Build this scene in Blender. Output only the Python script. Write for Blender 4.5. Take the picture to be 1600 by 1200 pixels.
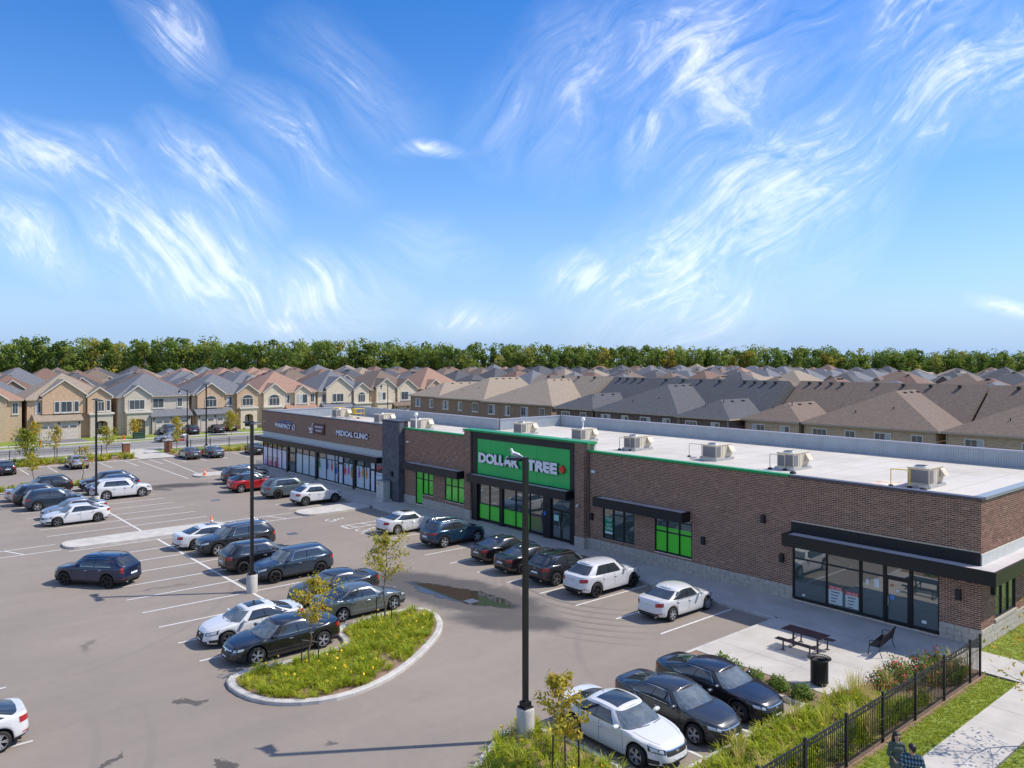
import bpy, bmesh, math, random
import numpy as np
from mathutils import Vector, Matrix
R = math.radians
random.seed(7)
scene = bpy.context.scene
for o in list(bpy.data.objects):
    bpy.data.objects.remove(o)
COL = scene.collection

# ------------------------------------------------------------------ camera, sky, sun, exposure
CAMH = 12.4                      # drone height; x runs along the plaza front, y towards the plaza
YAW = R(-49.67); FPX = 1236.6; HOR = 561.5
cam_d = bpy.data.cameras.new('camera'); cam = bpy.data.objects.new('camera', cam_d); COL.objects.link(cam)
cam.location = (0, 0, CAMH); cam.rotation_euler = (R(90), 0, -YAW)
cam_d.sensor_width = 36; cam_d.lens = 36 * FPX / 1600; cam_d.shift_y = -(600 - HOR) / 1600
cam_d.clip_start = .1; cam_d.clip_end = 6000
scene.camera = cam

SUN_EL = R(49); SUN_DIR = Vector((.55, .835, 0)).normalized()       # horizontal direction towards the sun
sun_d = bpy.data.lights.new('sun', 'SUN'); sun = bpy.data.objects.new('sun', sun_d); COL.objects.link(sun)
sun_d.energy = 2.5; sun_d.angle = R(.53); sun_d.color = (1, .94, .84)
sv = Vector((SUN_DIR.x * math.cos(SUN_EL), SUN_DIR.y * math.cos(SUN_EL), math.sin(SUN_EL)))
sun.rotation_euler = sv.to_track_quat('Z', 'Y').to_euler()

w = bpy.data.worlds.new('World'); scene.world = w; w.use_nodes = True
def build_world():
    nt = w.node_tree; N = nt.nodes; L = nt.links; N.clear()
    def n(t, **k):
        x = N.new(t)
        for a, b in k.items(): setattr(x, a, b)
        return x
    def val(sock, v):
        if hasattr(v, 'node'): L.new(v, sock)
        else: sock.default_value = v
    def m(op, a, b=0.0, c=0.0, clamp=False):
        x = n('ShaderNodeMath', operation=op, use_clamp=clamp)
        val(x.inputs[0], a); val(x.inputs[1], b); val(x.inputs[2], c)
        return x.outputs[0]
    def vm(op, a, b=None):
        x = n('ShaderNodeVectorMath', operation=op)
        val(x.inputs[0], a)
        if b is not None: val(x.inputs[1], b)
        return x.outputs['Value'] if op == 'DOT_PRODUCT' else x.outputs['Vector']
    sky = n('ShaderNodeTexSky', sky_type='NISHITA')
    sky.sun_disc = False; sky.sun_elevation = SUN_EL
    sky.sun_rotation = math.atan2(SUN_DIR.x, SUN_DIR.y)
    sky.air_density = 1.0; sky.dust_density = .35; sky.ozone_density = 2.2; sky.altitude = 200
    tc = n('ShaderNodeTexCoord'); d = tc.outputs['Generated']
    rt = (math.cos(YAW), -math.sin(YAW), 0); fw = (math.sin(YAW), math.cos(YAW), 0)
    r = vm('DOT_PRODUCT', d, rt); f = vm('DOT_PRODUCT', d, fw); u = vm('DOT_PRODUCT', d, (0, 0, 1))
    fc = m('MAXIMUM', m('ABSOLUTE', f), .12)
    a = m('DIVIDE', r, fc); b = m('DIVIDE', u, fc)
    cx = n('ShaderNodeCombineXYZ'); L.new(a, cx.inputs[0]); L.new(b, cx.inputs[1]); L.new(m('MULTIPLY', f, .6), cx.inputs[2])
    p = cx.outputs[0]
    # warp
    wn = n('ShaderNodeTexNoise'); wn.inputs['Scale'].default_value = 3.2; wn.inputs['Detail'].default_value = 2
    L.new(p, wn.inputs['Vector'])
    wv = vm('SCALE', vm('SUBTRACT', wn.outputs['Color'], (.5, .5, .5))); wv.node.inputs['Scale'].default_value = .18
    pw = vm('ADD', p, wv)
    def px(x, y): return ((x - 800) / FPX, (HOR - y) / FPX)
    segs = [((1660, 60), (1330, 190), 110, .85), ((1340, 180), (1080, 400), 150, 1.0), ((1140, 360), (980, 520), 140, .85), ((1150, 330), (1020, 470), 90, .9),
            ((1210, -30), (1030, 200), 130, .9), ((1070, 150), (995, 250), 60, .8), ((1520, -30), (1310, 60), 90, .75), ((980, 40), (850, 220), 110, .55), ((1290, 30), (1160, 140), 60, .5),
            ((140, 340), (430, 460), 85, 1.05), ((400, 430), (600, 455), 62, .85), ((235, 220), (425, 345), 55, .95), ((-60, 335), (140, 435), 46, .8), ((-60, 265), (210, 290), 70, .85), ((215, -30), (315, 110), 70, .75),
            ((415, 470), (515, 500), 24, .9), ((630, 213), (730, 220), 17, .9), ((835, 425), (940, 450), 48, .85), ((1500, 498), (1650, 514), 17, 1.0), ((630, 490), (810, 503), 26, .6), ((330, 110), (580, 300), 60, .5), ((470, 20), (660, 200), 70, .42), ((600, 380), (720, 400), 50, .4), ((820, 120), (760, 230), 60, .4)]
    acc = None
    qs = n('ShaderNodeSeparateXYZ'); L.new(pw, qs.inputs[0]); q2 = n('ShaderNodeCombineXYZ'); L.new(qs.outputs[0], q2.inputs[0]); L.new(qs.outputs[1], q2.inputs[1])
    for (A, B, wd, st) in segs:
        A = px(*A); B = px(*B); ln_ = math.hypot(B[0] - A[0], B[1] - A[1])
        mp = n('ShaderNodeMapping'); mp.vector_type = 'TEXTURE'; mp.inputs['Location'].default_value = ((A[0] + B[0]) / 2, (A[1] + B[1]) / 2, 0)
        mp.inputs['Rotation'].default_value = (0, 0, math.atan2(B[1] - A[1], B[0] - A[0])); mp.inputs['Scale'].default_value = (ln_ / 2 + wd * .9 / FPX, wd * 1.25 / FPX, 1)
        L.new(q2.outputs[0], mp.inputs['Vector'])
        ln = n('ShaderNodeVectorMath', operation='LENGTH'); L.new(mp.outputs[0], ln.inputs[0])
        e_ = m('MULTIPLY_ADD', ln.outputs['Value'], -st * 1.15, st * 1.15)
        acc = e_ if acc is None else m('MAXIMUM', acc, e_)
    acc = m('MAXIMUM', acc, 0.0)
    front = m('GREATER_THAN', f, 0.05)
    # generic cirrus out of view, cover thickened to brighten and whiten the fill
    gn = n('ShaderNodeTexNoise'); gn.inputs['Scale'].default_value = 2.3; gn.inputs['Detail'].default_value = 2
    L.new(d, gn.inputs['Vector'])
    gen = m('MULTIPLY', m('SUBTRACT', gn.outputs['Fac'], .42, clamp=True), 5.0, clamp=True)
    side = n('ShaderNodeMapRange'); L.new(m('ABSOLUTE', a), side.inputs['Value']); side.inputs['From Min'].default_value = .75; side.inputs['From Max'].default_value = 1.1
    out = m('MAXIMUM', m('SUBTRACT', 1.0, front), m('MAXIMUM', side.outputs[0], m('MULTIPLY', m('SUBTRACT', b, .55, clamp=True), 4.0, clamp=True)), clamp=True)
    mask = m('ADD', m('MULTIPLY', acc, front), m('MULTIPLY', gen, out))
    # streaky texture
    sq = n('ShaderNodeSeparateXYZ'); L.new(pw, sq.inputs[0]); sc_ = n('ShaderNodeCombineXYZ'); L.new(m('ABSOLUTE', m('ADD', sq.outputs[0], .1)), sc_.inputs[0]); L.new(sq.outputs[1], sc_.inputs[1]); L.new(m('MULTIPLY', sq.outputs[0], .7), sc_.inputs[2])
    mp0 = n('ShaderNodeMapping'); mp0.inputs['Rotation'].default_value = (0, 0, R(-40)); L.new(sc_.outputs[0], mp0.inputs['Vector'])
    mp = n('ShaderNodeMapping'); mp.inputs['Scale'].default_value = (4.2, 17, 4); L.new(mp0.outputs[0], mp.inputs['Vector'])
    sn = n('ShaderNodeTexNoise'); sn.inputs['Scale'].default_value = 1.6; sn.inputs['Detail'].default_value = 6; sn.inputs['Roughness'].default_value = .7; sn.inputs['Distortion'].default_value = 1.1
    L.new(mp.outputs[0], sn.inputs['Vector'])
    fn = n('ShaderNodeTexNoise'); fn.inputs['Scale'].default_value = 30; fn.inputs['Detail'].default_value = 3; fn.inputs['Roughness'].default_value = .6
    L.new(pw, fn.inputs['Vector'])
    tex = m('ADD', m('MULTIPLY', sn.outputs['Fac'], 1.0), m('MULTIPLY', fn.outputs['Fac'], .3))
    t2 = m('SUBTRACT', tex, m('SUBTRACT', .80, m('MULTIPLY', mask, .40)))
    cl = m('MULTIPLY', m('MULTIPLY', t2, 1.75, clamp=True), m('MINIMUM', m('MULTIPLY', mask, 2.0), .9), clamp=True)
    veil = m('MULTIPLY', m('MULTIPLY', mask, .42), m('MULTIPLY', m('SUBTRACT', sn.outputs['Fac'], .28, clamp=True), 2.6, clamp=True), clamp=True)
    fac = m('MAXIMUM', cl, veil, clamp=True)
    hs = n('ShaderNodeHueSaturation'); hs.inputs['Saturation'].default_value = 1.42; hs.inputs['Hue'].default_value = .512; hs.inputs['Value'].default_value = .62
    L.new(sky.outputs[0], hs.inputs['Color'])
    hz = m('POWER', m('SUBTRACT', 1.0, m('MULTIPLY', m('MAXIMUM', u, 0.0), 1.6), clamp=True), 3.0)
    ht = n('ShaderNodeMix', data_type='RGBA'); L.new(m('MULTIPLY', hz, .92), ht.inputs['Factor']); L.new(hs.outputs[0], ht.inputs['A']); ht.inputs['B'].default_value = (.98, 1.65, 2.95, 1)
    mx = n('ShaderNodeMix', data_type='RGBA'); L.new(fac, mx.inputs['Factor']); L.new(ht.outputs['Result'], mx.inputs['A']); mx.inputs['B'].default_value = (4.4, 4.5, 4.7, 1)
    bg = n('ShaderNodeBackground'); bg.inputs['Strength'].default_value = .15
    L.new(mx.outputs['Result'], bg.inputs['Color'])
    o = n('ShaderNodeOutputWorld'); L.new(bg.outputs[0], o.inputs['Surface'])
build_world()
w.cycles.sampling_method = 'MANUAL'; w.cycles.sample_map_resolution = 256
vs = scene.view_settings
vs.view_transform = 'Standard'; vs.look = 'None'; vs.gamma = 1; vs.exposure = 1.06; vs.use_curve_mapping = False

# ------------------------------------------------------------------ photograph pixel -> place on a known level or plane
_c, _s = math.cos(YAW), math.sin(YAW)
def gp(x, y, z=0.0):
    dx = (x - 800) / FPX; dz = -(y - HOR) / FPX; t = (z - CAMH) / dz
    return Vector((t * (dx * _c + _s), t * (-dx * _s + _c), z))
def wall(x, y, Y):
    dx = (x - 800) / FPX; dz = -(y - HOR) / FPX; t = Y / (-dx * _s + _c)
    return (t * (dx * _c + _s), CAMH + t * dz)

# ------------------------------------------------------------------ object helpers
def tag(o, label=None, cat=None, group=None, kind=None):
    if label: o['label'] = label
    if cat: o['category'] = cat
    if group: o['group'] = group
    if kind: o['kind'] = kind
    return o
def empty(name, loc=(0, 0, 0), rz=0, label=None, cat=None, group=None):
    o = bpy.data.objects.new(name, None); COL.objects.link(o); o.location = loc; o.rotation_euler = (0, 0, rz)
    o.empty_display_size = .2
    return tag(o, label, cat, group)
def link(name, me, parent=None, loc=(0, 0, 0), rot=(0, 0, 0), scale=None):
    o = bpy.data.objects.new(name, me); COL.objects.link(o); o.parent = parent; o.location = loc; o.rotation_euler = rot
    if scale: o.scale = scale
    return o
def copy_tree(o, parent=None):
    c = o.copy(); COL.objects.link(c); c.parent = parent
    for ch in o.children: copy_tree(ch, c)
    return c
class MB:
    def __init__(s): s.v = []; s.f = []; s.m = []; s.sm = []
    def add(s, vs, fs, mi=0, smooth=False):
        b = len(s.v); s.v += [tuple(p) for p in vs]
        for f in fs: s.f.append([b + i for i in f]); s.m.append(mi); s.sm.append(smooth)
        return s
    def box(s, x0, x1, y0, y1, z0, z1, mi=0, M=None):
        v = [(x0, y0, z0), (x1, y0, z0), (x1, y1, z0), (x0, y1, z0), (x0, y0, z1), (x1, y0, z1), (x1, y1, z1), (x0, y1, z1)]
        if M is not None: v = [M @ Vector(p) for p in v]
        return s.add(v, [(0, 3, 2, 1), (4, 5, 6, 7), (0, 1, 5, 4), (1, 2, 6, 5), (2, 3, 7, 6), (3, 0, 4, 7)], mi)
    def bar(s, a, b, r, mi=0, n=6, r2=None, smooth=True, up=None, caps=True):
        a = Vector(a); b = Vector(b); d = b - a
        if d.length < 1e-6: return s
        q = d.to_track_quat('Z', 'Y'); r2 = r if r2 is None else r2
        vs = []
        for k in range(n):
            t = 2 * math.pi * (k + .5) / n; e = Vector((math.cos(t), math.sin(t), 0))
            vs.append(a + q @ (e * r)); vs.append(b + q @ (e * r2))
        fs = [(2 * k, 2 * ((k + 1) % n), 2 * ((k + 1) % n) + 1, 2 * k + 1) for k in range(n)]
        s.add(vs, fs, mi, smooth)
        if caps: s.add([vs[2 * k] for k in range(n)], [tuple(range(n))[::-1]], mi); s.add([vs[2 * k + 1] for k in range(n)], [tuple(range(n))], mi)
        return s
    def path(s, pts, r, mi=0, n=6):
        for a, b in zip(pts[:-1], pts[1:]): s.bar(a, b, r, mi, n)
        return s
    def lathe(s, prof, n=16, mi=0, c=(0, 0, 0), M=None, smooth=True):
        vs = []
        for (r, z) in prof:
            for k in range(n):
                t = 2 * math.pi * k / n; p = Vector((c[0] + r * math.cos(t), c[1] + r * math.sin(t), c[2] + z))
                vs.append(M @ p if M is not None else p)
        fs = [(i * n + k, i * n + (k + 1) % n, (i + 1) * n + (k + 1) % n, (i + 1) * n + k) for i in range(len(prof) - 1) for k in range(n)]
        return s.add(vs, fs, mi, smooth)
    def prism(s, poly, z0, z1, mi=0, top=None):
        n = len(poly); v = [(p[0], p[1], z0) for p in poly] + [(p[0], p[1], z1) for p in poly]
        s.add(v, [tuple(range(n))[::-1]] + [(i, (i + 1) % n, n + (i + 1) % n, n + i) for i in range(n)], mi)
        s.add(v[n:], [tuple(range(n))], mi if top is None else top)
        return s
    def mesh(s, name, mats, sharp=None):
        me = bpy.data.meshes.new(name); me.from_pydata(s.v, [], s.f)
        for m_ in (mats if isinstance(mats, (list, tuple)) else [mats]): me.materials.append(m_)
        me.polygons.foreach_set('material_index', s.m); me.polygons.foreach_set('use_smooth', s.sm)
        me.update()
        if sharp: me.set_sharp_from_angle(angle=R(sharp))
        return me
    def build(s, name, mats, parent=None, loc=(0, 0, 0), rot=(0, 0, 0), sharp=None):
        return link(name, s.mesh(name, mats, sharp), parent, loc, rot)
def quad_mesh(name, V, mats, mi=None, attr=None, F=None):
    """V: (n,4,3) array of loose quads; fast"""
    V = np.asarray(V, np.float32); n, k = V.shape[0], V.shape[1]
    me = bpy.data.meshes.new(name); me.vertices.add(n * k); me.vertices.foreach_set('co', V.ravel())
    me.loops.add(n * k); me.loops.foreach_set('vertex_index', np.arange(n * k, dtype=np.int32))
    me.polygons.add(n); me.polygons.foreach_set('loop_start', np.arange(0, n * k, k, dtype=np.int32))
    for m_ in (mats if isinstance(mats, (list, tuple)) else [mats]): me.materials.append(m_)
    if mi is not None: me.polygons.foreach_set('material_index', np.asarray(mi, np.int32))
    if attr is not None:
        a = me.attributes.new('tone', 'FLOAT', 'FACE'); a.data.foreach_set('value', np.asarray(attr, np.float32))
    me.update(calc_edges=True); me.validate()
    return me

# ------------------------------------------------------------------ materials
_mats = {}
def mat(name, col, rough=.6, metal=0.0, var=0.0, scale=3.0, bump=0.0, bscale=None, coat=0.0, col2=None, spec=None, detail=4, thr=(.35, .65), obj=False, stretch=None, emit=None, sub=None):
    if name in _mats: return _mats[name]
    m_ = bpy.data.materials.new(name); m_.use_nodes = True; nt = m_.node_tree; bs = nt.nodes['Principled BSDF']; L = nt.links
    bs.inputs['Roughness'].default_value = rough; bs.inputs['Metallic'].default_value = metal
    bs.inputs['Base Color'].default_value = (*col, 1)
    if coat: bs.inputs['Coat Weight'].default_value = coat; bs.inputs['Coat Roughness'].default_value = .04
    if spec is not None: bs.inputs['Specular IOR Level'].default_value = spec
    if var or bump or col2:
        if obj: src = nt.nodes.new('ShaderNodeTexCoord').outputs['Object']
        else: src = nt.nodes.new('ShaderNodeNewGeometry').outputs['Position']
        if stretch:
            mp = nt.nodes.new('ShaderNodeMapping'); mp.inputs['Scale'].default_value = stretch; L.new(src, mp.inputs['Vector']); src = mp.outputs[0]
        if var or col2:
            no = nt.nodes.new('ShaderNodeTexNoise'); no.inputs['Scale'].default_value = scale; no.inputs['Detail'].default_value = detail; no.inputs['Roughness'].default_value = .62
            L.new(src, no.inputs['Vector'])
            cr = nt.nodes.new('ShaderNodeValToRGB'); cr.color_ramp.elements[0].position = thr[0]; cr.color_ramp.elements[1].position = thr[1]
            c2 = col2 if col2 else tuple(min(1, c * (1 + var)) for c in col); c1 = col if col2 else tuple(c * (1 - var) for c in col)
            cr.color_ramp.elements[0].color = (*c1, 1); cr.color_ramp.elements[1].color = (*c2, 1)
            L.new(no.outputs['Fac'], cr.inputs['Fac']); L.new(cr.outputs[0], bs.inputs['Base Color'])
        if bump:
            nb = nt.nodes.new('ShaderNodeTexNoise'); nb.inputs['Scale'].default_value = bscale or scale * 6; nb.inputs['Detail'].default_value = 3
            L.new(src, nb.inputs['Vector']); bp = nt.nodes.new('ShaderNodeBump'); bp.inputs['Strength'].default_value = bump; bp.inputs['Distance'].default_value = .02
            L.new(nb.outputs['Fac'], bp.inputs['Height']); L.new(bp.outputs[0], bs.inputs['Normal'])
    _mats[name] = m_
    return m_
def nodes_of(m_): return m_.node_tree.nodes, m_.node_tree.links, m_.node_tree.nodes['Principled BSDF']

M_black = mat('black metal', (.012, .012, .014), .45, var=.2, scale=2)
M_alu = mat('black storefront aluminium', (.018, .018, .02), .38, .3)
M_conc = mat('concrete', (.47, .44, .395), .85, var=.12, scale=1.3, bump=.25, bscale=30)
M_kerb = mat('kerb concrete', (.46, .435, .40), .85, var=.14, scale=2.2, bump=.3, bscale=25)
M_slab = mat('sidewalk concrete', (.46, .425, .375), .85, var=.11, scale=.7, bump=.2, bscale=40, detail=8)
M_white = mat('white paint', (.62, .61, .58), .6, var=.12, scale=5)
M_chrome = mat('chrome', (.75, .76, .78), .12, 1.0)
M_steel = mat('galvanised steel', (.5, .51, .52), .4, .8, var=.1)
M_rubber = mat('rubber', (.012, .012, .012), .8)
def tone_mat(name, stops, rough=.8, bump=0.0, rnd=False, noise=.0, nscale=8):
    """colour from the per-face 'tone' attribute"""
    m_ = mat(name, (.5, .5, .5), rough); N, L, bs = nodes_of(m_)
    a = N.new('ShaderNodeAttribute'); a.attribute_name = 'tone'
    cr = N.new('ShaderNodeValToRGB'); el = cr.color_ramp.elements
    el[0].position = stops[0][0]; el[0].color = (*stops[0][1], 1); el[1].position = stops[-1][0]; el[1].color = (*stops[-1][1], 1)
    for p, c in stops[1:-1]: e = el.new(p); e.color = (*c, 1)
    src = a.outputs['Fac']
    if noise:
        g = N.new('ShaderNodeNewGeometry'); no = N.new('ShaderNodeTexNoise'); no.inputs['Scale'].default_value = nscale; no.inputs['Detail'].default_value = 5; L.new(g.outputs['Position'], no.inputs['Vector'])
        x = N.new('ShaderNodeMath'); x.operation = 'SUBTRACT'; L.new(no.outputs['Fac'], x.inputs[0]); x.inputs[1].default_value = .5
        y = N.new('ShaderNodeMath'); y.operation = 'MULTIPLY_ADD'; L.new(x.outputs[0], y.inputs[0]); y.inputs[1].default_value = noise; L.new(src, y.inputs[2]); src = y.outputs[0]
    L.new(src, cr.inputs['Fac']); L.new(cr.outputs[0], bs.inputs['Base Color'])
    return m_
# ------------------------------------------------------------------ ground, asphalt, kerbs, markings
M_grass = mat('lawn', (.13, .18, .02), .9, col2=(.23, .28, .035), scale=2.6, bump=.6, bscale=60, detail=9, thr=(.3, .7))
M_field = mat('estate ground', (.07, .095, .03), .95, col2=(.17, .16, .10), scale=.06, detail=8)
M_mulch = mat('bark mulch', (.16, .10, .065), .95, col2=(.33, .22, .15), scale=14, bump=.8, bscale=50, detail=8)
def asphalt_material():
    m_ = mat('asphalt', (.2, .18, .17), .9); N, L, bs = nodes_of(m_)
    def n(t): return N.new(t)
    def val(s, v):
        if hasattr(v, 'node'): L.new(v, s)
        else: s.default_value = v
    def m(op, a, b=0.0, c=0.0, clamp=False):
        x = n('ShaderNodeMath'); x.operation = op; x.use_clamp = clamp
        val(x.inputs[0], a); val(x.inputs[1], b); val(x.inputs[2], c); return x.outputs[0]
    g = n('ShaderNodeNewGeometry').outputs['Position']
    def noise(scale, detail=4, rough=.6, src=g, stretch=None, dist=0):
        if stretch:
            mp = n('ShaderNodeMapping'); mp.inputs['Scale'].default_value = stretch[:3]
            if len(stretch) > 3: mp.inputs['Rotation'].default_value = (0, 0, stretch[3])
            L.new(src, mp.inputs['Vector']); src = mp.outputs[0]
        x = n('ShaderNodeTexNoise'); x.inputs['Scale'].default_value = scale; x.inputs['Detail'].default_value = detail; x.inputs['Roughness'].default_value = rough; x.inputs['Distortion'].default_value = dist
        L.new(src, x.inputs['Vector']); return x.outputs
    # warped coordinates for stain outlines
    wn = noise(.9, 6, .65)['Color']
    vs_ = n('ShaderNodeVectorMath'); vs_.operation = 'SUBTRACT'; L.new(wn, vs_.inputs[0]); vs_.inputs[1].default_value = (.5, .5, .5)
    vc = n('ShaderNodeVectorMath'); vc.operation = 'SCALE'; L.new(vs_.outputs[0], vc.inputs[0]); vc.inputs['Scale'].default_value = 1.9
    va = n('ShaderNodeVectorMath'); va.operation = 'ADD'; L.new(g, va.inputs[0]); L.new(vc.outputs[0], va.inputs[1])
    def blob(x, y, rx, ry, rot, hard=.25, src=va.outputs[0]):
        mp = n('ShaderNodeMapping'); mp.vector_type = 'TEXTURE'; mp.inputs['Location'].default_value = (x, y, 0); mp.inputs['Rotation'].default_value = (0, 0, R(rot)); mp.inputs['Scale'].default_value = (rx, ry, 1e6)
        L.new(src, mp.inputs['Vector']); ln = n('ShaderNodeVectorMath'); ln.operation = 'LENGTH'; L.new(mp.outputs[0], ln.inputs[0])
        mr = n('ShaderNodeMapRange'); mr.interpolation_type = 'SMOOTHSTEP'; L.new(ln.outputs['Value'], mr.inputs['Value'])
        mr.inputs['From Min'].default_value = 1 + hard; mr.inputs['From Max'].default_value = 1 - hard; return mr.outputs[0]
    def ring(x, y, r, wd, st, half=None):
        mp = n('ShaderNodeVectorMath'); mp.operation = 'SUBTRACT'; L.new(g, mp.inputs[0]); mp.inputs[1].default_value = (x, y, 0)
        ln = n('ShaderNodeVectorMath'); ln.operation = 'LENGTH'; L.new(mp.outputs[0], ln.inputs[0])
        d = m('ABSOLUTE', m('SUBTRACT', ln.outputs['Value'], r))
        mr = n('ShaderNodeMapRange'); mr.interpolation_type = 'SMOOTHSTEP'; L.new(d, mr.inputs['Value']); mr.inputs['From Min'].default_value = wd; mr.inputs['From Max'].default_value = wd * .35; mr.inputs['To Max'].default_value = st
        o = mr.outputs[0]
        if half: o = m('MULTIPLY', o, blob(*half, hard=.5, src=g))
        return o
    big = noise(.09, 5, .6)['Fac']; mid = noise(.55, 7, .62, stretch=(1, .28, 1, R(8)))['Fac']; fine = noise(38, 3, .7)['Fac']; mott = noise(2.2, 8, .65)['Fac']
    v = m('ADD', m('MULTIPLY', m('SUBTRACT', big, .5), .55), m('MULTIPLY', m('SUBTRACT', mid, .5), .42))
    v = m('ADD', v, m('MULTIPLY', m('SUBTRACT', mott, .5), .22)); v = m('ADD', v, m('MULTIPLY', m('SUBTRACT', fine, .5), .38))
    v = m('ADD', v, .5, clamp=True)
    cr = n('ShaderNodeValToRGB'); el = cr.color_ramp.elements
    el[0].position = .1; el[0].color = (.165, .141, .12, 1); el[1].position = .9; el[1].color = (.335, .28, .226, 1)
    e = el.new(.5); e.color = (.245, .206, .170, 1); L.new(v, cr.inputs['Fac'])
    # dry sandy patches along kerbs, damp stains, tyre arcs
    dark = None
    for s in [(-80.5, 25.4, 3.6, 1.3, 70, .5, .85), (-79.5, 23.2, 1.6, .5, 30, .5, .7), (-29.4, 9.7, .55, .3, 30, .15, .7), (-24.2, 9.0, .5, .22, 10, .2, .75), (-26.4, 6.3, .8, .12, 150, .3, .7), (-25.3, 5.4, 1.3, .12, 140, .3, .6), (-45, 13.5, 1.4, .22, 90, .4, .35), (-23.3, 12.0, .22, .16, 0, .3, .6), (-38, 8.2, .7, .2, 150, .5, .4)]:
        b_ = m('MULTIPLY', blob(*s[:5], hard=s[5]), s[6]); dark = b_ if dark is None else m('MAXIMUM', dark, b_)
    for k in range(7):
        dark = m('MAXIMUM', dark, ring(-30.2 + .25 * k, 34.2 - .15 * k, 6.1 + .52 * k, .16, .34 - .03 * (k % 3), (-28.5, 27.2, 5.2, 2.6, -8)))
    for (x, y, r_, hx, hy, ax, ay) in [(-30.5, -4, 10.6, -24, 5, 6, 6), (-30.5, -4, 12.2, -24, 5, 6, 6), (-50, 2, 16, -40, 12, 8, 8), (-16, 33, 12, -26, 25, 6, 6)]:
        dark = m('MAXIMUM', dark, ring(x, y, r_, .2, .085, (hx, hy, ax, ay, 0)))
    wet = blob(-34.0, 24.9, 6.0, 2.4, 12, .2); wet2 = blob(-28.6, 24.2, 3.0, 1.3, 35, .35)
    wet = m('MAXIMUM', wet, wet2); dark = m('MAXIMUM', dark, m('MULTIPLY', wet, .70))
    pool = blob(-33.6, 24.9, 3.7, .95, 12, .14)
    mx = n('ShaderNodeMix'); mx.data_type = 'RGBA'; L.new(dark, mx.inputs['Factor']); L.new(cr.outputs[0], mx.inputs['A']); mx.inputs['B'].default_value = (.028, .027, .028, 1)
    mx2 = n('ShaderNodeMix'); mx2.data_type = 'RGBA'; L.new(m('MULTIPLY', pool, .85), mx2.inputs['Factor']); L.new(mx.outputs['Result'], mx2.inputs['A']); mx2.inputs['B'].default_value = (.03, .022, .014, 1)
    L.new(mx2.outputs['Result'], bs.inputs['Base Color'])
    ro = m('SUBTRACT', .92, m('MULTIPLY', wet, .25)); ro = m('SUBTRACT', ro, m('MULTIPLY', pool, .64)); L.new(ro, bs.inputs['Roughness'])
    bp = n('ShaderNodeBump'); bp.inputs['Distance'].default_value = .012; L.new(m('MULTIPLY', m('SUBTRACT', 1.0, pool), .55), bp.inputs['Strength']); L.new(noise(55, 2, .6)['Fac'], bp.inputs['Height']); L.new(bp.outputs[0], bs.inputs['Normal'])
    return m_
M_asph = asphalt_material()
M_road = mat('road asphalt', (.19, .18, .17), .9, col2=(.26, .245, .23), scale=.5, stretch=(1, .12, 1), detail=7)
M_drive = mat('driveway asphalt', (.16, .155, .15), .9, var=.1)

def sheet(name, poly, z, m_, kind='structure', parent=None):
    o = MB().add([(x, y, z) for x, y in poly], [tuple(range(len(poly)))]).build(name, m_, parent)
    if kind and not parent: o['kind'] = kind
    return o
def rect(x0, x1, y0, y1): return [(x0, y0), (x1, y0), (x1, y1), (x0, y1)]
def arc(cx, cy, r, a0, a1, n=8, ry=None):
    return [(cx + r * math.cos(R(a0 + (a1 - a0) * k / n)), cy + (ry or r) * math.sin(R(a0 + (a1 - a0) * k / n))) for k in range(n + 1)]
def smooth_poly(pts, it=3):
    for _ in range(it):
        q = []
        for i in range(len(pts)):
            a, b = pts[i], pts[(i + 1) % len(pts)]
            q += [(a[0] * .75 + b[0] * .25, a[1] * .75 + b[1] * .25), (a[0] * .25 + b[0] * .75, a[1] * .25 + b[1] * .75)]
        pts = q
    return pts
def kerb(name, pts, parent=None, closed=False, wd=.16, h=.15, z=0, m_=None):
    P_ = [Vector((x, y, 0)) for x, y in pts]; n = len(P_); b = MB(); L_ = []
    for i in range(n):
        if closed: d0 = P_[i] - P_[i - 1]; d1 = P_[(i + 1) % n] - P_[i]
        else: d0 = P_[i] - P_[max(i - 1, 0)]; d1 = P_[min(i + 1, n - 1)] - P_[i]
        t = (d0.normalized() + d1.normalized()).normalized() if (d0.length and d1.length) else (d0 if d0.length else d1).normalized()
        nn = Vector((-t.y, t.x, 0)); ref = d1 if d1.length else d0
        k = 1 / max(.5, abs(nn.dot(Vector((-ref.y, ref.x, 0)).normalized())))
        L_.append((P_[i] + nn * wd / 2 * k, P_[i] - nn * wd / 2 * k))
    rows = []
    for a, c in L_:
        cc = .025
        rows += [Vector((a.x, a.y, z - .02)), Vector((a.x, a.y, z + h - cc)), a.lerp(c, .15) + Vector((0, 0, z + h)), a.lerp(c, .85) + Vector((0, 0, z + h)), Vector((c.x, c.y, z + h - cc)), Vector((c.x, c.y, z - .02))]
    fs = []
    for i in range(n if closed else n - 1):
        j = (i + 1) % n
        fs += [(i * 6 + k, i * 6 + k + 1, j * 6 + k + 1, j * 6 + k) for k in range(5)]
    if not closed: fs += [(0, 1, 2, 3, 4, 5), tuple((n - 1) * 6 + k for k in (5, 4, 3, 2, 1, 0))]
    b.add(rows, fs); o = b.build(name, m_ or M_kerb, parent)
    if not parent: o['kind'] = 'structure'
    return o

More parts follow.
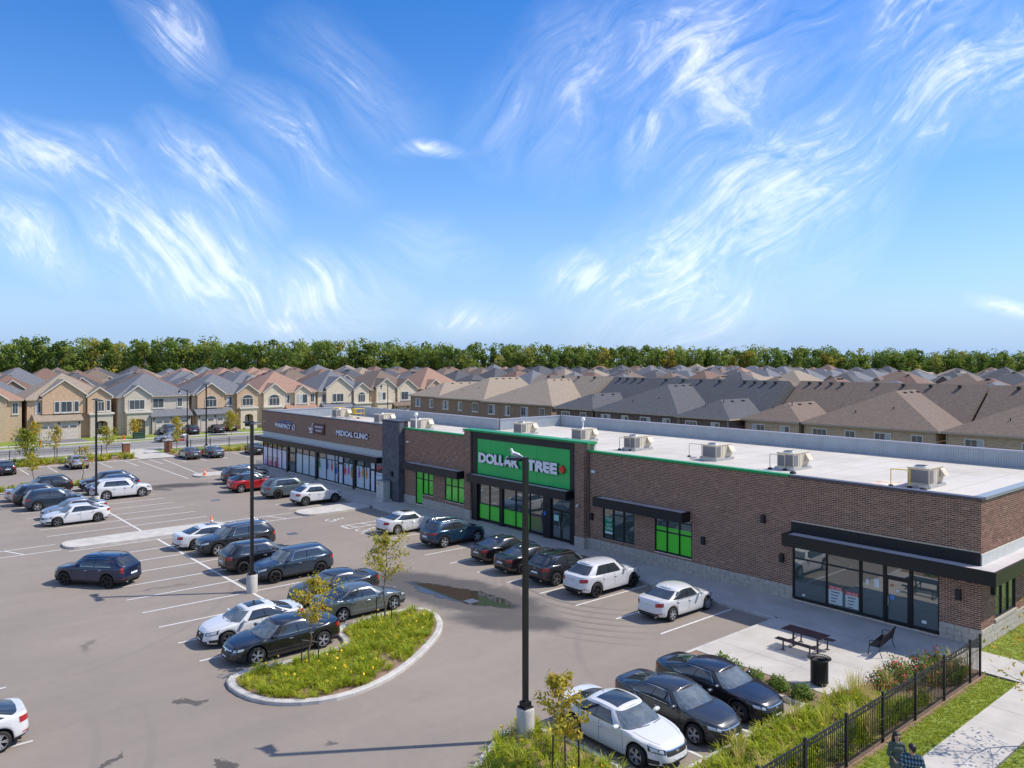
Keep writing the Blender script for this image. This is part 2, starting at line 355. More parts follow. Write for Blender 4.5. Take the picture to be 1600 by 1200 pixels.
g0 = sheet('ground', rect(-3000, 3000, -3000, 3000), -.06, M_field); tag(g0, 'green and tan ground under the whole estate', 'ground')
lot = sheet('asphalt_lot', rect(-104, 6, -30, 34), 0, M_asph); tag(lot, 'weathered grey asphalt parking lot with painted stalls', 'parking lot')
road = sheet('road', rect(-127, -116.5, -80, 330), .004, M_road); tag(road, 'light grey street past the brick houses', 'road')
for x in (-127.1, -116.4):
    k = kerb('kerb', [(x, -80), (x, 330)], h=.12); tag(k, 'concrete kerb on the %s side of the street' % ('house' if x < -120 else 'parking lot'), 'kerb')
def slabs(name, x0, x1, y0, y1, z, dx, dy, label, m_=None, h=.12, maxn=400):
    """a pavement: base sheet plus separate concrete slabs with open joints"""
    o = MB().box(x0, x1, y0, y1, z - h, z - .012).build(name, mat('joint', (.22, .21, .19), .95)); o['kind'] = 'structure'; tag(o, label, 'pavement')
    nx = max(1, round((x1 - x0) / dx)); ny = max(1, round((y1 - y0) / dy)); sx = (x1 - x0) / nx; sy = (y1 - y0) / ny; g = .006
    me = MB().box(g, sx - g, g, sy - g, -.02, 0).mesh('slab', m_ or M_slab)
    for i in range(nx):
        for j in range(ny):
            link('slab', me, o, (x0 + i * sx, y0 + j * sy, z + random.uniform(-.002, .002)))
    return o
slabs('sidewalk', -88, -12.75, 33.97, 37.6, .15, 1.85, 1.85, 'grey concrete sidewalk along the shop fronts')
slabs('patio', -20.45, -12.75, 27.5, 33.95, .15, 1.9, 1.6, 'pale concrete patio with picnic table and bench')
slabs('path', -12.73, -8.6, 34.2, 36.6, .13, 1.4, 1.2, 'short concrete path off the plaza corner')
slabs('public_sidewalk', -10.45, -8.75, 2, 34.15, .12, 1.7, 1.55, 'pale concrete public sidewalk beside the iron fence')
slabs('crossing_path', -116, -104.1, 28.4, 32.6, .08, 1.5, 1.4, 'concrete path between the two brick gate pillars')
for x, lab in ((-115.6, 'concrete sidewalk on the lot side of the street'), (-131.6, 'concrete sidewalk in front of the brick houses')):
    o = MB().box(x, x + 1.5, -60, 200, -.03, .1).build('sidewalk', M_slab); o['kind'] = 'structure'; tag(o, lab, 'pavement')
def lawn(name, poly, z, label):
    o = sheet(name, poly, z, M_grass); tag(o, label, 'lawn'); return o
lawn('lawn', rect(-11.6, -10.46, 2, 34.15), .06, 'narrow green lawn strip between fence and sidewalk')
lawn('lawn', rect(-8.73, 12, 2, 34.1), .06, 'green lawn on the far side of the public sidewalk')
lawn('lawn', rect(-12.72, 30, 36.65, 62), .08, 'green lawn beside the plaza end wall')
lawn('lawn', rect(-114, -109.8, -60, 200), .02, 'green verge behind the street fence')
lawn('lawn', rect(-130, -127.3, -60, 200), .03, 'green verge between street and house sidewalk')
lawn('lawn', rect(-139.9, -131.7, -60, 200), .01, 'front lawns of the brick houses')
# kerbs of the lot
def K(pts, label, closed=False, **k): return tag(kerb('kerb', pts, closed=closed, **k), label, 'kerb')
K([(-57.8, 33.88), (-20.6, 33.88)], 'concrete kerb in front of the green shop')
K([(-84, 33.88), (-60.5, 33.88)], 'concrete kerb in front of the medical clinic')
K([(-20.53, 33.8), (-20.53, 26.25), (-14.7, 26.15), (-14.7, 18.0)], 'concrete kerb around the patio and bed in front of the black cars')
# concrete peninsulas
def concrete_island(poly, h, label, sm=2):
    p = smooth_poly(poly, sm) if sm else poly
    o = MB().prism(p, -.02, h).build('concrete_island', M_conc); o['kind'] = 'structure'; return tag(o, label, 'traffic island')
concrete_island([(-60.6, 29.0), (-60.2, 27.9), (-58.2, 27.9), (-57.8, 29.0), (-57.8, 33.0), (-57.8, 33.9), (-60.6, 33.9), (-60.6, 33.0)], .149, 'concrete peninsula with rounded nose by the medical clinic')
concrete_island([(-60.3, 12.4), (-60, 11.2), (-58, 11.2), (-57.7, 12.4), (-57.7, 20.8), (-58, 22), (-60, 22), (-60.3, 20.8)], .15, 'long white concrete island between the parked rows')
concrete_island([(-86.9, 29.6), (-86.4, 28.5), (-84.6, 28.5), (-84.1, 29.6), (-84.1, 33), (-84.1, 33.9), (-86.9, 33.9), (-86.9, 33)], .149, 'concrete end island by the dark hatchback')
# planted islands
ISL1 = smooth_poly([(-30.6, 11.2), (-27.6, 11.4), (-26.0, 13.4), (-26.3, 16.0), (-27.8, 18.6), (-29.6, 20.9), (-31.6, 22.0), (-33.0, 21.8), (-33.1, 19.5), (-32.9, 18.6), (-32.8, 17.2), (-30.7, 16.9), (-30.35, 15.9), (-30.4, 13.5)], 2)
ISL2 = smooth_poly([(-14.7, 17.9), (-18.6, 17.95), (-20.1, 17.5), (-19.9, 16.3), (-18.9, 14.6), (-17.4, 12.4), (-14.7, 10.5)], 2)
ISL3 = smooth_poly([(-87.6, 11.0), (-85.6, 10.8), (-84.9, 12), (-85.2, 15.5), (-85.4, 20.5), (-86.4, 22), (-87.8, 21), (-88, 12.5)], 2)
for p, lab in ((ISL1, 'concrete kerb ringing the teardrop planted island'), (ISL2, 'concrete kerb of the planted island under the tall lamp'), (ISL3, 'concrete kerb of the small island beyond the dark cars')):
    K(p, lab, True, wd=.3 if p is ISL1 else .2)
for p in (ISL1, ISL2, ISL3):
    tag(sheet('planting_bed', p, .11, M_mulch), 'bark mulch bed of a planted island', 'planting bed')
BED = [(-14.62, 8), (-11.72, 8), (-11.72, 34.15), (-12.8, 34.15), (-13.3, 33.4), (-13.9, 31.2), (-14.3, 28.6), (-14.62, 27.45)]
tag(MB().prism(BED, 0, .16).build('planting_bed', M_mulch), 'bark mulch bed running along the iron fence', 'planting bed')['kind'] = 'structure'
tag(MB().prism([(-20.44, 26.33), (-14.63, 26.24), (-14.63, 27.46), (-20.44, 27.46)], 0, .14).build('planting_bed', M_mulch), 'mulch strip with green shrubs beside the patio', 'planting bed')['kind'] = 'structure'
tag(MB().prism(rect(-109.7, -104.2, -40, 28.3), -.05, .1).build('planting_bed', M_mulch), 'planted strip along the street fence', 'planting bed')['kind'] = 'structure'
tag(MB().prism(rect(-109.7, -104.2, 32.7, 48), -.05, .1).build('planting_bed', M_mulch), 'planted strip behind the grey sedans', 'planting bed')['kind'] = 'structure'
K([(-104.1, -40), (-104.1, 28.3)], 'concrete kerb at the street end of the lot')
K([(-104.1, 32.7), (-104.1, 48), (-95, 48)], 'concrete kerb behind the grey sedans')
tag(sheet('asphalt_strip', rect(-104, -88.1, 34.004, 48), .0, M_asph), 'asphalt at the end of the medical clinic', 'parking lot')

# painted markings
def line(a, b, wd=.11, z=.004, name='stall_line'):
    a = Vector((*a, 0)); b = Vector((*b, 0)); d = (b - a).normalized(); n_ = Vector((-d.y, d.x, 0)) * wd / 2
    return MB().add([a - n_ + Vector((0, 0, z)), b - n_ + Vector((0, 0, z)), b + n_ + Vector((0, 0, z)), a + n_ + Vector((0, 0, z))], [(0, 1, 2, 3)]).build(name, M_white, lot)
for k in range(11): line((-22.9 - 2.7 * k, 28.25), (-22.9 - 2.7 * k, 33.72))
for k in range(9): line((-61.85 - 2.7 * k, 28.25), (-61.85 - 2.7 * k, 33.72))
for k in range(1, 11):
    x = -30.4 - 2.7 * k
    if x > -57.6: line((x, 11.26), (x, 22.1))
line((-57.5, 16.69), (-33.2, 16.69), .15, .008)
for k in range(9): line((-63.25 - 2.7 * k, 11.05), (-63.25 - 2.7 * k, 22.1))
line((-84.8, 16.6), (-60.6, 16.6), .15, .008)
for k in range(8): line((-24.2 - 2.75 * k, -.8), (-24.2 - 2.75 * k, 4.78))
for y in (20.5, 23.05): line((-20.3, y), (-14.82, y))
for k in range(10): line((-103.9, 7.2 + 2.75 * k), (-98.4, 7.2 + 2.75 * k))
for k in range(4): line((-103.9, 34.2 + 2.75 * k), (-98.4, 34.2 + 2.75 * k))
# hatched walkways
def hatch(x0, x1, y0, y1, step, slant=.8, sides=True):
    if sides: line((x0, y0), (x0, y1)); line((x1, y0), (x1, y1))
    y = y0 + .4
    while y < y1 - slant:
        line((x0 + .06, y), (x1 - .06, y + slant), .12, .008); y += step
hatch(-60.25, -58.3, 22.3, 27.8, 1.5); hatch(-60.25, -58.3, .5, 11.0, 2.4)
hatch(-53.1, -51.95, 28.4, 33.6, 1.2, .35); line((-53.1, 28.4), (-51.95, 28.4), .16, .008)
line((-103, 27.8), (-84.5, 27.6)); line((-103, 30.6), (-86.9, 29.6))
def wheelchair(x, y):
    b = MB(); z = .005
    def seg(a, c, wd):
        a = Vector((a[0], a[1], 0)); c = Vector((c[0], c[1], 0)); d = (c - a).normalized(); n_ = Vector((-d.y, d.x, 0)) * wd / 2; zz = Vector((0, 0, z))
        b.add([a - n_ + zz, c - n_ + zz, c + n_ + zz, a + n_ + zz], [(0, 1, 2, 3)])
    for k in range(18):
        a0, a1 = R(-200 + 14 * k), R(-200 + 14 * (k + 1)); seg((.42 * math.cos(a0), .42 * math.sin(a0)), (.42 * math.cos(a1), .42 * math.sin(a1)), .1)
    z = .007; seg((-.05, .8), (0, .15), .14); seg((0, .2), (.45, .2), .1); seg((.42, .2), (.62, -.35), .1); seg((-.05, .55), (.35, .5), .09); z = .009
    pts = arc(-.06, 1.0, .14, 0, 360, 10)[:-1]; b.add([(px_, py_, z) for px_, py_ in pts], [tuple(range(len(pts)))])
    b.build('wheelchair_symbol', M_white, lot, (x, y, 0), (0, 0, 0))
wheelchair(-55.6, 28.9); wheelchair(-50.9, 28.9)

M_grate = mat('drain iron', (.03, .028, .027), .6, .3)
for (x, y, lab) in ((-32.3, 24.7, 'puddle'), (-25.9, 32.9, 'kerb'), (-53, 24.5, 'aisle'), (-70, 25.2, 'clinic aisle')):
    g_ = MB().box(x - .34, x + .34, y - .34, y + .34, .001, .004).build('drain_frame', M_grate, lot)
    for k in range(6): MB().box(x - .3, x + .3, y - .29 + k * .1, y - .24 + k * .1, .0042, .009).build('drain_bar', M_steel, g_)
# ------------------------------------------------------------------ the plaza
BX0, BX1, BF, BB = -88.0, -12.75, 37.0, 57.0            # left, right, front plane, back
ZB = .15
plaza = empty('plaza_building', (-50, 37, 0), 0, 'single storey brick shopping plaza with green sign band and black canopies', 'building')
PINV = Matrix.Translation((50, -37, 0))
def P(o, parent=plaza):
    o.parent = parent; o.matrix_parent_inverse = PINV if parent is plaza else Matrix(); return o
M_mort = mat('mortar', (.66, .53, .40), .9, var=.12, scale=6)
M_brick = tone_mat('brown brick', [(0, (.125, .052, .033)), (.5, (.21, .095, .060)), (.85, (.29, .145, .092)), (1, (.36, .20, .135))], .85, noise=.25, nscale=14)
M_brick2 = tone_mat('russet brick', [(0, (.16, .08, .052)), (.5, (.22, .11, .075)), (1, (.30, .165, .115))], .85, noise=.25, nscale=14)
M_stone = mat('split face block', (.44, .395, .33), .9, var=.16, scale=5, bump=.7, bscale=22, detail=8)
M_char = mat('charcoal block', (.10, .102, .118), .8, var=.3, scale=3.5, bump=.4, bscale=30, detail=7)
M_cap = mat('bronze cap flashing', (.10, .085, .10), .4, .4)
M_green = mat('green sign panel', (.0, .44, .085), .42, var=.05, scale=.4, coat=.25)
M_greencap = mat('green flashing', (.004, .27, .07), .4, .1)
M_lime = mat('lime window film', (.10, .66, .045), .30, coat=.6)
M_roof = mat('white roof membrane', (.44, .395, .33), .7, col2=(.56, .515, .45), scale=.22, bump=.1, detail=9, thr=(.3, .6))
M_screen = mat('pale corrugated steel', (.42, .46, .49), .45, .2, var=.07, scale=.8)
M_grpanel = mat('pale grey panel', (.52, .53, .49), .6, var=.05)
def glass_mat(name, col, ior=2.0, rough=.02, bumpy=.012):
    m_ = mat(name, col, rough); N, L, bs = nodes_of(m_); bs.inputs['IOR'].default_value = ior; bs.inputs['Specular IOR Level'].default_value = .6
    if bumpy:
        g = N.new('ShaderNodeNewGeometry'); no = N.new('ShaderNodeTexNoise'); no.inputs['Scale'].default_value = .9; no.inputs['Detail'].default_value = 1; L.new(g.outputs['Position'], no.inputs['Vector'])
        bp = N.new('ShaderNodeBump'); bp.inputs['Strength'].default_value = .25; bp.inputs['Distance'].default_value = bumpy; L.new(no.outputs['Fac'], bp.inputs['Height']); L.new(bp.outputs[0], bs.inputs['Normal'])
    return m_
M_glass = glass_mat('storefront glass', (.06, .088, .082), 2.4)

def cells(x0, x1, z0, z1, holes):
    xs = sorted({x0, x1, *[v for h in holes for v in h[:2] if x0 < v < x1]}); zs = sorted({z0, z1, *[v for h in holes for v in h[2:4] if z0 < v < z1]})
    for a, b in zip(xs[:-1], xs[1:]):
        for c, d in zip(zs[:-1], zs[1:]):
            mx, mz = (a + b) / 2, (c + d) / 2
            if not any(h[0] < mx < h[1] and h[2] < mz < h[3] for h in holes): yield a, b, c, d
BL, BH, JT = .262, .0905, .02
brick_quads = {'f': [], 's': [], 'r': []}; brick_tones = {'f': [], 's': [], 'r': []}; single = []
def brick_field(x0, x1, z0, z1, holes, key, side=False, keep=None, front=BF):
    q, t = brick_quads[key], brick_tones[key]; nr = int(round((z1 - z0) / BH)); bh = (z1 - z0) / nr
    for r_ in range(nr):
        za = z0 + r_ * bh; zb = za + bh - JT; x = x0 - (BL / 2 if r_ % 2 else 0)
        while x < x1 - .02:
            a = max(x, x0); b = min(x + BL - JT, x1); x += BL
            if b - a < .03: continue
            segs = [(a, b)]
            for h in holes:
                if zb > h[2] + .01 and za < h[3] - .01:
                    ns = []
                    for s0, s1 in segs:
                        if h[0] > s0: ns.append((s0, min(s1, h[0])))
                        if h[1] < s1: ns.append((max(s0, h[1]), s1))
                    segs = [s_ for s_ in ns if s_[1] - s_[0] > .02]
            for a, b in segs:
                d = random.uniform(0, .004); tone = min(1, max(0, random.gauss(.45, .2)))
                if keep and keep(a, b, za): single.append((a, za, b - a, zb - za, tone, side)); continue
                if not side:
                    yf, yb = front - d, front + .02
                    q += [((a, yf, za), (b, yf, za), (b, yf, zb), (a, yf, zb)), ((a, yf, zb), (b, yf, zb), (b, yb, zb), (a, yb, zb)), ((a, yb, za), (b, yb, za), (b, yf, za), (a, yf, za)), ((b, yf, za), (b, yb, za), (b, yb, zb), (b, yf, zb)), ((a, yb, za), (a, yf, za), (a, yf, zb), (a, yb, zb))]
                else:
                    xf, xb = BX1 + d, BX1 - .02
                    q += [((xf, a, za), (xf, b, za), (xf, b, zb), (xf, a, zb)), ((xf, a, zb), (xf, b, zb), (xb, b, zb), (xb, a, zb)), ((xb, a, za), (xb, b, za), (xf, b, za), (xf, a, za)), ((xf, b, za), (xb, b, za), (xb, b, zb), (xf, b, zb)), ((xb, a, za), (xf, a, za), (xf, a, zb), (xb, a, zb))]
                t += [tone] * 5
ZS = .86                                    # top of the stone base
SF = (-21.5, -14.43, .2, 3.2); W1 = (-34.66, -32.05, 1.04, 3.15); W2 = (-30.45, -27.75, 1.0, 3.15)
MA = (-56.13, -55.07, .28, 3.2); MBW = (-55.07, -53.54, 1.17, 3.2); MC = (-51.92, -49.32, 1.09, 3.2)
TOP = 6.38
holesR = [SF, W1, W2, (-21.55, BX1 - .001, 3.2, 4.14)]
sideH = [(38.6, 41.2, 1.0, 3.2), (43.0, 45.6, 1.0, 3.2), (47.4, 50.0, 1.0, 3.2), (BF, BB, 3.55, 4.1)]
brick_field(-36.0, BX1, ZS, TOP, holesR, 'f', keep=lambda a, b, z: a > -14.36 and 1 < z < 3.1 or (a > -13.3 and 4.2 < z < 6.3))
brick_field(BF, BB, ZS, TOP, sideH, 's', side=True)
holesM = [MA, MBW, MC]
brick_field(-57.9, -49.0, ZS, 6.42, holesM, 'f')
brick_field(-88.0, -60.6, 4.22, 6.5, [], 'r')
# mortar walls behind the bricks
def walls(name, lst, m_, y0=BF + .008, y1=BF + .3):
    b = MB()
    for (x0, x1, z0, z1, holes) in lst:
        for a, c, d, e in cells(x0, x1, z0, z1, holes): b.box(a, c, y0, y1, d, e)
    return P(b.build(name, m_))
walls('front_wall', [(-36.0, BX1 - .01, ZB, TOP, [SF, W1, W2])], M_mort); walls('front_wall', [(-57.9, -49.0, ZB, 6.42, holesM)], M_mort); walls('front_wall', [(-88.0, -60.6, 4.22, 6.5, [])], M_mort)
b = MB()
for a, c, d, e in cells(BF + .31, BB - .31, ZB - .2, TOP, sideH[:3]): b.box(BX1 - .3, BX1 - .008, a, c, d, e)
P(b.build('end_wall', M_mort))
b = MB(); b.box(BX0, -59.4, 48.6, 48.9, 0, 6.55); b.box(-59.4, -59.1, 48.9, BB, 0, 6.55); b.box(-59.1, BX1 - .31, BB - .3, BB - .005, 0, 6.55); b.box(BX0, BX0 + .3, BF + .31, 48.6, 0, 6.52)
P(b.build('rear_wall', mat('rear block', (.35, .3, .25), .9)))
for key, nm, m_ in (('f', 'front_brickwork', M_brick), ('s', 'end_brickwork', M_brick), ('r', 'clinic_brickwork', M_brick2)):
    o = P(link(nm, quad_mesh(nm, brick_quads[key], m_, attr=brick_tones[key]))); o['kind'] = 'stuff'
bm_cache = {}
for (a, za, wd, h, tone, side) in single[:300]:
    k = (round(wd, 2), round(tone * 5))
    if k not in bm_cache:
        q = [((0, 0, 0), (wd, 0, 0), (wd, 0, h), (0, 0, h)), ((0, 0, h), (wd, 0, h), (wd, .02, h), (0, .02, h)), ((0, .02, 0), (wd, .02, 0), (wd, 0, 0), (0, 0, 0)), ((wd, 0, 0), (wd, .02, 0), (wd, .02, h), (wd, 0, h)), ((0, .02, 0), (0, 0, 0), (0, 0, h), (0, .02, h))]
        bm_cache[k] = quad_mesh('brick', q, M_brick, attr=[tone] * 5)
    P(link('brick', bm_cache[k], None, (a, BF - random.uniform(0, .003), za)))
# stone base blocks
blk = {}
def stone_row(x0, x1, holes, side=False, z0=ZB):
    n_ = 3; hh = (ZS - z0) / n_
    for r_ in range(n_):
        za = z0 + r_ * hh; x = x0 - (.3 if r_ % 2 else 0)
        while x < x1 - .03:
            a, b_ = max(x, x0), min(x + .59, x1); x += .6
            segs = [(a, b_)]
            for h in holes:
                if za + hh > h[2] + .02 and za < h[3]:
                    ns = []
                    for s0, s1 in segs:
                        if h[0] > s0: ns.append((s0, min(s1, h[0])))
                        if h[1] < s1: ns.append((max(s0, h[1]), s1))
                    segs = ns
            for a, b_ in segs:
                if b_ - a < .06: continue
                k = round(b_ - a, 2)
                if k not in blk: blk[k] = MB().box(.004, k - .004, -.035, .01, .004, hh - .004).mesh('stone_block', M_stone)
                if side: P(link('stone_block', blk[k], None, (BX1 + random.uniform(0, .008), a, za), (0, 0, R(90))))
                else: P(link('stone_block', blk[k], None, (a, BF - random.uniform(0, .008), za)))
stone_row(-36.0, BX1 + .03, [SF]); stone_row(-57.9, -49.0, [MA]); stone_row(BF, 53, [], True, .1)
# cap flashings
def part(name, m_, *boxes, sharp=None):
    b = MB()
    for x in boxes: b.box(*x)
    return P(b.build(name, m_))
part('green_cap', M_greencap, (-36.0, -21.7, 36.93, 37.34, TOP, TOP + .13)); part('green_cap', M_greencap, (-57.85, -49.02, 36.93, 37.34, 6.42, 6.55))
part('cap_flashing', M_cap, (-21.69, BX1 + .06, 36.93, 37.34, TOP, TOP + .12))
part('cap_flashing', mat('end cap', (.33, .36, .37), .4, .4), (BX1 - .4, BX1 + .07, 37.345, BB, TOP + .002, TOP + .125))
part('cap_flashing', M_cap, (BX0 - .05, -60.65, 36.93, 37.34, 6.5, 6.6))
# portal of the green shop
b = MB(); b.box(-48.2, -47.55, 36.86, 37.3, ZB, 6.92); b.box(-37.5, -36.85, 36.86, 37.3, ZB, 6.92); b.box(-47.55, -37.5, 36.87, 37.3, 6.4, 6.92); b.box(-47.55, -37.5, 36.97, 37.3, 3.0, 3.75); b.box(-40.2, -39.45, 36.93, 37.3, ZB, 3.0); b.box(-44.98, -44.63, 36.96, 37.3, ZB, 3.0)
P(b.build('portal_frame', M_alu))
gx = np.linspace(-47.55, -37.5, 7)
for i in range(6): part('sign_panel', M_green, (gx[i] + .006, gx[i + 1] - .006, 36.91, 37.1, 3.76, 6.395))
part('green_cap', M_greencap, (-49.0, -35.6, 36.6, 37.5, 6.93, 7.06)); part('portal_back', M_grpanel, (-48.9, -35.7, 37.31, 37.5, 5.5, 6.92))
def pier(x0, x1, y0, z1):
    q = []; t = []
    saveq, savet = brick_quads['f'], brick_tones['f']; brick_quads['f'], brick_tones['f'] = q, t
    brick_field(x0, x1, ZS, z1, [], 'f', front=y0)
    brick_quads['f'], brick_tones['f'] = saveq, savet
    # side return
    nr = int((z1 - ZS) / BH)
    for r_ in range(nr):
        za = ZS + r_ * (z1 - ZS) / nr; zb = za + (z1 - ZS) / nr - JT
        q.append(((x1 + .004, y0, za), (x1 + .004, 37.0, za), (x1 + .004, 37.0, zb), (x1 + .004, y0, zb))); t.append(random.gauss(.45, .2))
    o = P(link('pier_brickwork', quad_mesh('pier_brickwork', q, M_brick, attr=np.clip(t, 0, 1)))); o['kind'] = 'stuff'
    part('pier_core', M_mort, (x0 + .006, x1 - .002, y0 + .01, 37.3, ZS, z1)); part('pier_base', M_stone, (x0 - .01, x1 + .02, y0 - .03, 37.3, ZB, ZS - .003))
pier(-36.84, -36.0, 36.66, 6.92); pier(-49.0, -48.22, 36.75, 6.92)
# charcoal pier
part('charcoal_pier_core', mat('charcoal mortar', (.03, .031, .036), .9), (-60.6, -57.92, 36.47, 37.4, ZB, 7.05))
cb = MB().box(.004, .585, -.03, .02, .004, .196).mesh('charcoal_block', M_char); cbh = MB().box(.004, .285, -.03, .02, .004, .196).mesh('charcoal_block', M_char); cbs = MB().box(.004, .44, -.03, .02, .004, .196).mesh('charcoal_block', M_char)
for r_ in range(34):
    z = ZB + .2 * r_ + .03
    for k in range(5):
        x = -60.6 + .6 * k - (.3 if r_ % 2 else 0)
        if x < -60.62: continue
        if x + .59 > -57.9: continue
        P(link('charcoal_block', cb, None, (x, 36.47 - random.uniform(0, .012), z)))
    P(link('charcoal_block', cbh, None, (-60.6 if r_ % 2 else -58.2, 36.47 - random.uniform(0, .012), z)))
    P(link('charcoal_block', cbs, None, (-57.92 + random.uniform(0, .01), 36.5, z), (0, 0, R(90))))
part('cap_flashing', M_cap, (-60.66, -57.86, 36.4, 37.45, 7.05, 7.13))
# clinic storefront recess
b = MB(); b.box(-88, -60.6, 37.25, 37.4, 3.0, 4.22); b.box(-61.35, -60.6, 36.98, 37.25, ZB, 4.2); P(b.build('grey_panel', M_grpanel))
part('grey_soffit_band', M_grpanel, (-88, -61.36, 37.1, 37.245, 3.62, 4.2))
# canopies
M_canroof = mat('canopy top', (.50, .46, .44), .7, var=.1, scale=1)
def canopy(x0, x1, y0, z0, z1, name='canopy', y1=BF - .02):
    o = P(MB().box(x0, x1, y0, y1, z0, z1 - .03).build(name, M_alu)); 
    b = MB(); b.box(x0 + .1, x1 - .1, y0 + .1, y1, z1 - .03, z1 - .005); P(b.build('canopy_top', M_canroof))
    b = MB(); b.box(x0 - .01, x1 + .01, y0 - .012, y0 + .09, z1 - .03, z1 + .03); b.box(x0 - .01, x0 + .09, y0 + .09, y1, z1 - .03, z1 + .03); b.box(x1 - .09, x1 + .01, y0 + .09, y1, z1 - .03, z1 + .03); P(b.build('canopy_edge', M_alu))
    return o
canopy(-88.3, -61.2, 36.2, 3.15, 3.66, y1=37.09); canopy(-57.0, -49.15, 36.15, 3.16, 3.72, y1=36.97); canopy(-48.0, -37.25, 36.2, 3.15, 3.7, y1=36.85); canopy(-34.8, -27.85, 36.2, 3.14, 3.68, y1=36.97)
b = MB(); b.box(-21.52, -11.85, 36.0, 36.96, 3.08, 3.58); b.box(BX1 + .01, -11.851, 36.96, 56.5, 3.08, 3.58); P(b.build('canopy', M_alu))
b = MB(); b.box(-21.4, -11.95, 36.1, 36.96, 3.58, 3.6); b.box(BX1 + .01, -11.95, 36.96, 56.4, 3.58, 3.6); P(b.build('canopy_top', M_canroof))
b = MB(); b.box(-21.53, -11.84, 35.99, 36.1, 3.58, 3.66); b.box(-11.95, -11.84, 36.1, 56.5, 3.58, 3.66); b.box(-21.53, -21.4, 36.1, 36.97, 3.58, 3.66); P(b.build('canopy_edge', M_alu))
b = MB()
for i in range(5):
    x0_ = -21.55 + (8.8 / 5) * i; b.box(x0_ + .004, x0_ + 8.8 / 5 - .004, 36.94, 37.0, 3.2, 4.14)
P(b.build('black_fascia_band', M_alu)); part('end_fascia_band', M_grpanel, (BX1 - .05, BX1 + .03, BF + .02, BB - .5, 3.56, 4.08))
# windows
def window(x0, x1, z0, z1, mull=(), trans=(), film=None, y=37.0, fw=.06, gm=None, name='window', parent=plaza, films=None):
    """frame, glass panes, optional film over single panes: film(i,j)->material"""
    b = MB(); yy0, yy1 = y + .02, y + .13
    b.box(x0, x0 + fw, yy0, yy1, z0, z1); b.box(x1 - fw, x1, yy0, yy1, z0, z1); b.box(x0 + fw, x1 - fw, yy0, yy1, z0, z0 + fw + .04); b.box(x0 + fw, x1 - fw, yy0, yy1, z1 - fw, z1)
    for mx_ in mull: b.box(mx_ - fw / 2, mx_ + fw / 2, yy0 - .003, yy1, z0 + fw, z1 - fw)
    xs = [x0 + fw, *mull, x1 - fw]
    for tz in trans: b.box(x0 + fw, x1 - fw, yy0 + .003, yy1, tz - fw / 2, tz + fw / 2)
    o = P(b.build(name, M_alu)); zs = [z0 + fw, *trans, z1 - fw]
    for i in range(len(xs) - 1):
        for j in range(len(zs) - 1):
            m_ = film(i, j) if film else None
            g_ = MB().box(xs[i] + .01, xs[i + 1] - .01, y + .085, y + .1, zs[j] + .01, zs[j + 1] - .01).build('pane', m_ or gm or M_glass); g_.parent = o
    return o
# the empty unit at the end
sfx = wall(1294, 900, 37)[0], wall(1354, 900, 37)[0], wall(1379, 920, 37)[0], wall(1418, 930, 37)[0]
window(-21.5, -18.0, .26, 3.2, (-19.7,), (2.3,)); window(-17.99, -16.86, .26, 3.2, (), (2.3,)); window(-15.65, -14.43, .26, 3.2, (), ())
def door(x0, x1, z1, y=37.0, leafs=1, gm=None, zt=3.2, m_=None):
    b = MB(); fw = .07
    b.box(x0, x0 + fw, y + .01, y + .13, ZB + .01, zt); b.box(x1 - fw, x1, y + .01, y + .13, ZB + .01, zt); b.box(x0 + fw, x1 - fw, y + .01, y + .13, z1, z1 + .09); b.box(x0 + fw, x1 - fw, y + .01, y + .13, zt - fw, zt)
    o = P(b.build('door_frame', M_alu)); g_ = MB().box(x0 + fw, x1 - fw, y + .08, y + .1, z1 + .09, zt - fw).build('transom_pane', gm or M_glass); g_.parent = o
    wl = (x1 - x0 - 2 * fw) / leafs
    for i in range(leafs):
        a = x0 + fw + wl * i; b = MB(); s = .09
        b.box(a + .005, a + s, y + .04, y + .1, ZB + .02, z1 - .005); b.box(a + wl - s, a + wl - .005, y + .04, y + .1, ZB + .02, z1 - .005); b.box(a + s, a + wl - s, y + .04, y + .1, ZB + .02, ZB + .22); b.box(a + s, a + wl - s, y + .04, y + .1, z1 - s, z1 - .005)
        d_ = P(b.build('door', M_alu)); g_ = MB().box(a + s, a + wl - s, y + .065, y + .08, ZB + .22, z1 - s).build('pane', gm or M_glass); g_.parent = d_
        h_ = MB(); hx = a + (.12 if i % 2 == 0 and leafs == 1 else (wl - .12 if i % 2 == 0 else .12)); h_.bar((hx, y - .02, 1.0), (hx, y - .02, 1.45), .014); h_.box(hx - .012, hx + .012, y - .02, y + .04, 1.02, 1.05); h_.box(hx - .012, hx + .012, y - .02, y + .04, 1.4, 1.43); h_ = h_.build('door_handle', M_steel); h_.parent = d_
    return o
door(-16.85, -15.66, 2.3)
